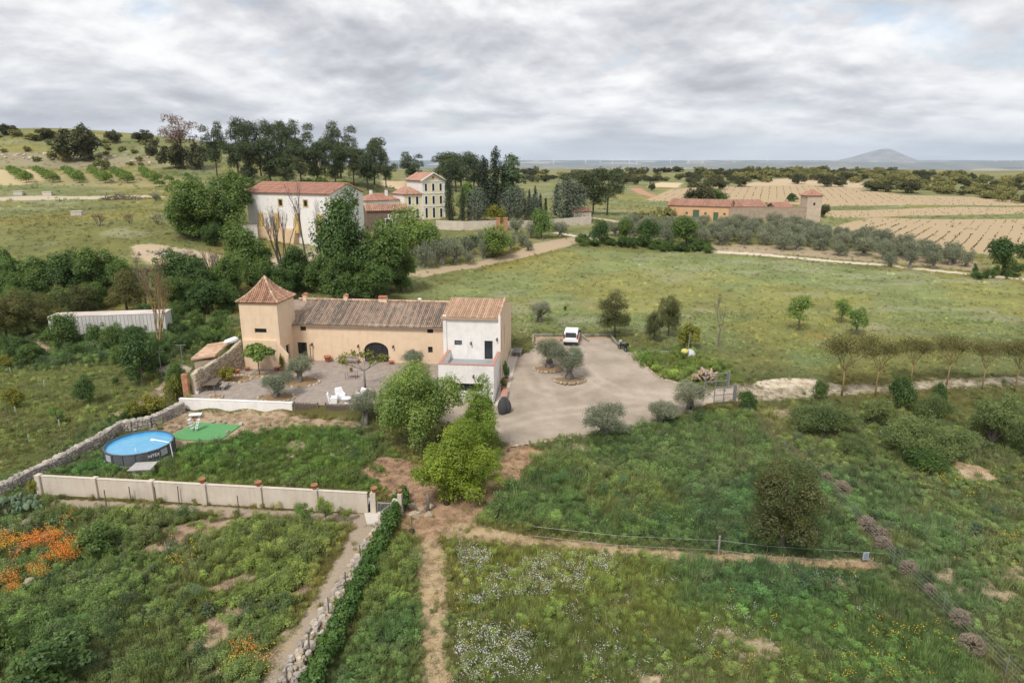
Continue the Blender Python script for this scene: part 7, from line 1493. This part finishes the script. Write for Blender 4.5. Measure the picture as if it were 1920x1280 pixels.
def tall_weeds():
    X_ = []; Y_ = []; T_ = []
    for px, dens, tint in (([(870, 965), (1010, 840), (1240, 795), (1380, 765), (1520, 890), (1640, 1045), (1150, 1015), (900, 985)], .55, (.105, .165, .060)), ([(0, 1010), (90, 950), (640, 990), (600, 1060), (480, 1290), (0, 1290)], .5, (.110, .165, .060)), ([(330, 850), (560, 800), (690, 805), (755, 870), (700, 912), (200, 890)], .22, (.105, .165, .055)), ([(1250, 1040), (1640, 1075), (1560, 1120), (1300, 1120)], .5, (.095, .16, .065)), ([(1400, 770), (1900, 800), (1930, 1250), (1640, 1020)], .22, (.12, .165, .075)), ([(0, 640), (440, 610), (440, 650), (330, 680), (0, 700)], .35, (.10, .15, .055))):
        p = wpoly(px); xs = [a for a, b in p]; ys = [b for a, b in p]; n = int((max(xs)-min(xs))*(max(ys)-min(ys))*dens*2); x = gr.uniform(min(xs), max(xs), n); y = gr.uniform(min(ys), max(ys), n); k = (sdf(p, x, y) < -.3) & (fbm(x, y, 4, 3, 1234) > .5) & keep(x, y, .4); x, y = x[k], y[k]
        bare = groundfield(x, y)[1]; k = bare < .4; X_.append(x[k]); Y_.append(y[k]); T_.append(np.tile(tint, (k.sum(), 1)))
    x, y, t = np.concatenate(X_), np.concatenate(Y_), np.concatenate(T_); n = len(x); s = gr.uniform(.9, 1.9, n); t = t*np.exp(gr.normal(0, .25, (n, 1)))*gr.uniform(.85, 1.15, (n, 3))
    scatter('tall_weeds', np.c_[x, y, gridh(x, y)-.05], np.stack([gr.normal(0, .1, n), gr.normal(0, .1, n), gr.uniform(0, 6.28, n)], 1), np.stack([s*gr.uniform(.8, 1.3, n), s, s*gr.uniform(.7, 1.2, n)], 1), gr.integers(0, 4, n), t, [o.copy() for o in (weeds[0], weeds[1], tufts[3], weeds[2])], 'tall rank weeds standing above the grass of the plots', 'weeds')
tall_weeds()
# flowers: white in drifts, yellow, orange
fl = [flower('h', 11, 9, .5, .22, .021), flower('i', 12, 6, .45, .24, .023), flower('j', 13, 14, .4, .28, .022)]
def flowers(name, regs, tint, label, hgt_=.5, jitter=.12):
    X_ = []; Y_ = []; S_ = []
    for px, dens, sz, th in regs:
        p = wpoly(px); xs = [a for a, b in p]; ys = [b for a, b in p]; n = int((max(xs)-min(xs))*(max(ys)-min(ys))*dens); x = gr.uniform(min(xs), max(xs), n); y = gr.uniform(min(ys), max(ys), n)
        k = (sdf(p, x, y)+(fbm(x, y, 1.5, 2, 11)-.5)*2 < 0) & (fbm(x, y, 2.2, 3, 888+len(X_)) > th) & keep(x, y); X_.append(x[k]); Y_.append(y[k]); S_.append(np.full(k.sum(), sz))
    x, y, s = map(np.concatenate, (X_, Y_, S_)); n = len(x); s = s*gr.uniform(.7, 1.3, n); t = np.array(tint)*gr.normal(1, jitter, (n, 1)).clip(.6, 1.3)
    scatter(name, np.c_[x, y, gridh(x, y)], np.stack([np.zeros(n), np.zeros(n), gr.uniform(0, 6, n)], 1), np.stack([s, s, s*hgt_/.5], 1), gr.integers(0, 3, n), t, [o.copy() for o in fl], label, 'flowers')
flowers('white_flowers', [([(855, 1030), (960, 1036), (1150, 1046), (1170, 1095), (1020, 1120), (860, 1140)], 17, 1.0, .47), ([(850, 1020), (1300, 1050), (1620, 1080), (1700, 1160), (1500, 1280), (860, 1290)], 3.4, .85, .60), ([(860, 1180), (980, 1180), (1040, 1290), (870, 1290)], 15, 1.0, .48), ([(420, 850), (740, 850), (740, 910), (300, 900)], 1.0, 1.0, .6), ([(880, 970), (1020, 850), (1400, 800), (1500, 1010), (1100, 1000)], .8, .9, .62), ([(980, 600), (1140, 605), (1140, 625), (970, 622)], 3, 1.3, .5), ([(1640, 860), (1920, 900), (1920, 1280), (1850, 1220)], .7, .9, .6), ([(0, 720), (260, 700), (180, 790), (0, 850)], .8, .9, .6)], (.72, .72, .68), 'small white daisies drifting through the grass')
flowers('yellow_flowers', [([(850, 1020), (1640, 1075), (1880, 1290), (870, 1290)], 1.6, .95, .56), ([(1500, 1150), (1800, 1150), (1880, 1280), (1450, 1280)], 3, 1.0, .52), ([(1700, 880), (1930, 880), (1930, 1100), (1800, 1080)], 2.2, 1.2, .56), ([(0, 1000), (640, 1000), (500, 1290), (0, 1290)], 1.0, 1.0, .6), ([(330, 1020), (440, 1030), (380, 1100), (320, 1080)], 6, 1.1, .5), ([(380, 1220), (520, 1220), (500, 1280), (390, 1280)], 7, 1.2, .48), ([(0, 1005), (60, 1010), (50, 1035), (0, 1040)], 20, 1.3, .3), ([(1350, 560), (1930, 560), (1930, 690), (1420, 680)], .5, 1.8, .55), ([(700, 880), (750, 880), (740, 910), (600, 905)], 1.2, 1, .5), ([(0, 700), (330, 660), (300, 740), (0, 850)], .8, 1.0, .58)], (.78, .58, .05), 'yellow flowers scattered over the plots and meadow')
flowers('orange_flowers', [([(88, 1040), (140, 1036), (152, 1060), (120, 1078), (80, 1072)], 80, 1.2, .0), ([(60, 1020), (125, 1012), (122, 1030), (70, 1042), (40, 1050)], 60, 1.15, .1), ([(0, 1020), (60, 1022), (50, 1045), (0, 1048)], 24, 1.2, .3), ([(18, 1098), (46, 1096), (48, 1122), (20, 1124)], 80, 1.2, .0), ([(60, 1083), (98, 1080), (98, 1096), (60, 1096)], 60, 1.15, .1), ([(25, 1058), (45, 1058), (45, 1072), (25, 1072)], 40, 1.2, .1), ([(385, 1230), (480, 1215), (500, 1240), (400, 1255)], 18, 1.2, .4), ([(540, 1128), (560, 1128), (562, 1142), (540, 1142)], 30, 1.2, .2), ([(128, 984), (142, 984), (142, 992), (128, 992)], 30, 1.2, .2), ([(190, 1066), (204, 1066), (204, 1076), (190, 1076)], 30, 1.2, .2), ([(36, 1252), (60, 1248), (56, 1272), (34, 1272)], 24, 1.1, .3), ([(1480, 640), (1540, 635), (1550, 650), (1490, 655)], 3, 1.5, .4)], (.80, .24, .02), 'orange marigolds in clumps in the garden plot', .85)
# straw lying on the mown paths
stw = [tuft('k', 21, 30, .34, .3, .012, 2.6), tuft('l', 22, 26, .26, .34, .012, 3.5)]
def straw():
    x, y = cloudpts(26, 70, 14); veg, bare, bc, hh, w_, dn = groundfield(x, y); b = bareness(x, y, bare); dryish = (bc[:, 0] > .38)
    k = (b > .25) & dryish & keep(x, y) & (gr.random(len(x)) < .55); x, y, bc = x[k], y[k], bc[k]; n = len(x); s = gr.uniform(.6, 1.2, n)
    scatter('straw', np.c_[x, y, gridh(x, y)], np.stack([np.zeros(n), np.zeros(n), gr.uniform(0, 6, n)], 1), np.stack([s, s, s*.8], 1), gr.integers(0, 2, n), bc*gr.uniform(.6, 1.5, (n, 1)), [o.copy() for o in stw], 'dry mown straw lying along the paths', 'straw')
straw()
def loose_stones():
    p = [tuple(a) for a in drive]; xs = [a for a, b in p]; ys = [b for a, b in p]; x = gr.uniform(min(xs), max(xs), 60000); y = gr.uniform(min(ys), max(ys), 60000); d = sdf(p, x, y); k = (d < -.1) & (gr.random(60000) < .10+.5*np.exp(d/1.2)*(d < 0)) & (sdf(hpoly([(16, -8.4), (23.3, -8.4), (23.3, 9), (16, 9)]), x, y) > .2); x, y = x[k], y[k]
    q_ = hpoly([(-5.0, -4), (-5.8, -13.5), (10, -13.8), (15, -12), (16.3, -8.5), (16.8, -.3), (-.5, -.3)]); xs = [a for a, b in q_]; ys = [b for a, b in q_]; x2 = gr.uniform(min(xs), max(xs), 9000); y2 = gr.uniform(min(ys), max(ys), 9000); k = (sdf(q_, x2, y2) < 0) & (gr.random(9000) < .6); x = np.r_[x, x2[k]]; y = np.r_[y, y2[k]]
    n = len(x); s = .025+.06*gr.random(n)**3; pr = [bpy.data.objects.new('pebble', m) for m in STG[:3]+STL[:2]]
    scatter('loose_stones', np.c_[x, y, gridh(x, y)+.04], gr.uniform(0, 6, (n, 3)), np.stack([s*1.3, s, s*.8], 1), gr.integers(0, 5, n), np.ones((n, 3)), pr, 'loose stones strewn over the gravel yard and drive', 'stones')
loose_stones()
hs = gl((955, 840), (1000, 832), (1060, 822), (1120, 815), (1180, 806), (1215, 795), (1235, 785), (1262, 772)); t = thing('garden_hose', hs[0], 0, 'dark hose lying along the front edge of the drive', 'hose'); sm = MB(); sm.tube([p-hs[0]+Vector((TR.uniform(-.1, .1), TR.uniform(-.15, .15), .075)) for p in hs], .028, 6); sm.build('hose', tyre, t, True)
# vines: the nearest as plants of their own, the rest as one planting
vm = weed('vine', 31, 90, .9, .8, .10, LM['vine']).data
def vines():
    p = wpoly([(1600, 436), (1650, 410), (1960, 412), (1960, 478), (1860, 476), (1800, 468), (1700, 453)]); c = Vector(G(1750, 440)[:2]); dv = (Vector(G(1700, 412)[:2])-Vector(G(1640, 436)[:2])).normalized(); nv = Vector((-dv.y, dv.x)); L_ = []
    for i in range(-60, 60):
        for j in range(-80, 80):
            w = c+nv*(i*2.9)+dv*(j*1.55); L_.append((w.x+TR.uniform(-.15, .15), w.y+TR.uniform(-.15, .15)))
    A_ = np.array(L_); A_ = A_[sdf(p, A_[:, 0], A_[:, 1]) < -.5]; A_ = A_[gr.random(len(A_)) < .8]; A_ = A_[np.argsort(np.hypot(A_[:, 0], A_[:, 1]))]
    for x, y in A_[:300]: o = link('vine', vm, None, (x, y, hgt(x, y)-.1), (0, 0, TR.uniform(0, 6)), [TR.uniform(.45, .85)]*3); tag(o, 'low green vine in the rows of the brown vineyard at right', 'vine', 'vines of the right vineyard')
    B_ = [A_[300:]]
    for px, d1, d2, sp in (([(1540, 395), (1800, 388), (1960, 388), (1960, 400), (1700, 404), (1560, 408)], (1650, 404), (1720, 394), 3.2), ([(1210, 376), (1260, 355), (1400, 350), (1540, 348), (1700, 368), (1960, 374), (1960, 384), (1700, 384), (1540, 386), (1400, 378)], (1300, 374), (1330, 352), 3.6)):
        p = wpoly(px); c = Vector(np.mean(p, 0)); dv = (Vector(G(*d2)[:2])-Vector(G(*d1)[:2])).normalized(); nv = Vector((-dv.y, dv.x)); L_ = [tuple(c+nv*(i*sp)+dv*(j*2.2)) for i in range(-70, 70) for j in range(-110, 110)]; Q = np.array(L_)+gr.normal(0, .12, (len(L_), 2)); B_.append(Q[sdf(p, Q[:, 0], Q[:, 1]) < -1])
    B_ = np.concatenate(B_); B_ = B_[gr.random(len(B_)) < .42]; n = len(B_); s = gr.uniform(.35, .7, n); vo = bpy.data.objects.new('v', vm)
    scatter('far_vines', np.c_[B_, gridh(B_[:, 0], B_[:, 1])-.1], np.stack([np.zeros(n), np.zeros(n), gr.uniform(0, 6, n)], 1), np.stack([s, s, s], 1), np.zeros(n), np.ones((n, 3)), [vo], 'rows of low vines across the far brown fields', 'vines')
vines()

# ---------------------------------------------------------------- the far distance
def mountain():
    D0 = 20000.0; kx = D0/F/(cp+.26*sp); pxs = [1480, 1540, 1575, 1590, 1610, 1632, 1650, 1662, 1674, 1690, 1706, 1730, 1790, 1860]; pys = [307, 303.5, 300.5, 297.5, 292, 285.5, 280.5, 280, 285.5, 293.5, 299.5, 303.5, 305.5, 308]
    xs = np.linspace((1460-960)*kx, (1880-960)*kx, 150); ys = np.linspace(-2600, 2600, 60); X, Y = np.meshgrid(xs, ys); px = 960+X/kx
    top = np.interp(px, pxs, pys); zc = CAMH+(-sp+(640-top)/F*cp)*D0/(cp+.26*sp)*1.0
    ridge = np.exp(-(Y/1100)**2); z = -170+(zc+170)*ridge*(1-.0*Y)+(fbm(X, Y, 420, 5, 71)-.5)*70*ridge
    n_, m_ = X.shape; i = np.arange(n_*m_).reshape(n_, m_); f = np.stack([i[:-1, :-1], i[:-1, 1:], i[1:, 1:], i[1:, :-1]], -1).reshape(-1, 4)
    mt = pm('mountain_rock', (.42, .37, .31), (.13, .13, .11), .0035, .95, .6, c3=(.24, .22, .18), bscale=.012); tag(link('mountain', npmesh('mountain', np.c_[X.ravel(), (Y+D0).ravel(), z.ravel()], [f], mt, smooth=True)), kind='structure')
mountain()
def far_ridge(name, D0, prof, seed, col_, depth=900):
    kx = D0/F/(cp+.26*sp); P_ = np.array(prof, float); xs = np.linspace((P_[0, 0]-960)*kx, (P_[-1, 0]-960)*kx, 260); ys = np.linspace(-depth*2, depth*2, 26); X, Y = np.meshgrid(xs, ys); px = 960+X/kx; top = np.interp(px, P_[:, 0], P_[:, 1]); zc = CAMH+(-sp+(640-top)/F*cp)*D0/(cp+.26*sp)
    rd = np.exp(-(Y/depth)**2); z = -190+(zc+190)*rd+(fbm(X, Y, D0*.03, 4, seed)-.5)*D0*.0022*rd; n_, m_ = X.shape; i = np.arange(n_*m_).reshape(n_, m_); f = np.stack([i[:-1, :-1], i[:-1, 1:], i[1:, 1:], i[1:, :-1]], -1).reshape(-1, 4)
    tag(link(name, npmesh(name, np.c_[X.ravel(), (Y+D0).ravel(), z.ravel()], [f], pm(name+'_land', (.30, .26, .19), (.09, .10, .07), .0016, .95, 0, c3=(.15, .15, .1), stretch=(1, .4, 1)), smooth=True)), kind='structure')
far_ridge('hills', 15000, [(-400, 312), (300, 311), (900, 311), (1000, 308), (1100, 306.5), (1200, 307.5), (1300, 306), (1400, 304.5), (1500, 305), (1560, 303), (1700, 305), (1800, 304), (1880, 303), (1960, 305), (2300, 306)], 5, None, 1500)
tm_ = pm('turbine_white', (.85, .86, .87), (.82, .83, .84), 1, .5)
def turbine(px, ptop, k, label):
    D0 = 14700.0; X_ = (px-960)/F*D0/(cp+.26*sp); Y_ = D0; z0 = CAMH+(-sp+(640-309.5)/F*cp)*D0/(cp+.26*sp); hub = CAMH+(-sp+(640-ptop)/F*cp)*D0/(cp+.26*sp); t = thing('wind_turbine', Vector((X_, Y_, z0)), TR.uniform(-.6, .6), label, 'wind turbine'); h = hub-z0
    s = MB(); s.tube([(0, 0, -25), (0, 0, h)], [6.0, 4.0], 10); s.build('tower', tm_, t); s = MB(); s.box(-4, 4, -8, 9, h-3.5, h+4.5); s.build('nacelle', tm_, t); bl = MB(); bl.prism([(-2.0, -9, 0), (2.4, -9, 0), (3.6, -9, 12), (.8, -9, 48), (-.8, -9, 48), (-2.4, -9, 10)], (0, 1.2, 0)); me = bl.mesh('blade', tm_)
    for q_ in range(3): link('blade', me, t, (0, 0, h), (0, q_*2.094+k, 0))
for i, (px, pt_) in enumerate([(1038, 300), (1098, 301), (1125, 303), (1148, 299), (1180, 300.5), (1194, 299), (1257, 298.5), (1289, 302), (1292, 303), (1319, 299), (1315, 303), (1376, 304), (1438, 296), (1866, 300), (1895, 298)]): turbine(px, pt_, i*.7, ('white wind turbine, farthest left on the far plain', 'white wind turbine, second from the left', 'faint wind turbine, third from the left', 'white wind turbine, fourth from the left', 'white wind turbine, left of a close pair', 'white wind turbine, right of a close pair', 'tall lone white wind turbine past the close pair', 'small faint turbine of a twin, left one', 'small faint turbine of a twin, right one', 'white turbine with raised blade right of the twin', 'low faint turbine beside the raised blade one', 'faint lone turbine toward the mountain', 'high white turbine left of the mountain', 'faint turbine right of the mountain', 'turbine farthest right of the mountain')[i])
# the air
hz = MB(); hz.box(-26000, 26000, -400, 23200, -420, 400)
hm = bpy.data.materials.new('air'); hm.use_nodes = True; hm.node_tree.nodes.clear(); ho = hm.node_tree.nodes.new('ShaderNodeOutputMaterial'); pv = hm.node_tree.nodes.new('ShaderNodeVolumePrincipled'); pv.inputs['Color'].default_value = (.66, .79, 1.0, 1); pv.inputs['Density'].default_value = 4.0e-5; pv.inputs['Anisotropy'].default_value = 0.2; hm.node_tree.links.new(pv.outputs[0], ho.inputs['Volume'])
tag(hz.build('haze', hm), kind='stuff')

# ---------------------------------------------------------------- tell small groups apart by their order across the view
def order_labels(limit=20):
    words = 'first second third fourth fifth sixth seventh eighth ninth tenth eleventh twelfth thirteenth fourteenth fifteenth sixteenth seventeenth eighteenth nineteenth twentieth'.split(); by = {}
    for o in sc.objects:
        if o.parent is None and o.get('group') and o.get('label'): by.setdefault((o['group'], o['label']), []).append(o)
    for (g, lb), L_ in by.items():
        if not 1 < len(L_) <= limit: continue
        L_.sort(key=lambda o: o.location.x/max(1, fwd(o.location)))
        for k, o in enumerate(L_): o['label'] = '%s, %s from the left' % (' '.join(lb.split()[:11]), words[k])
order_labels()
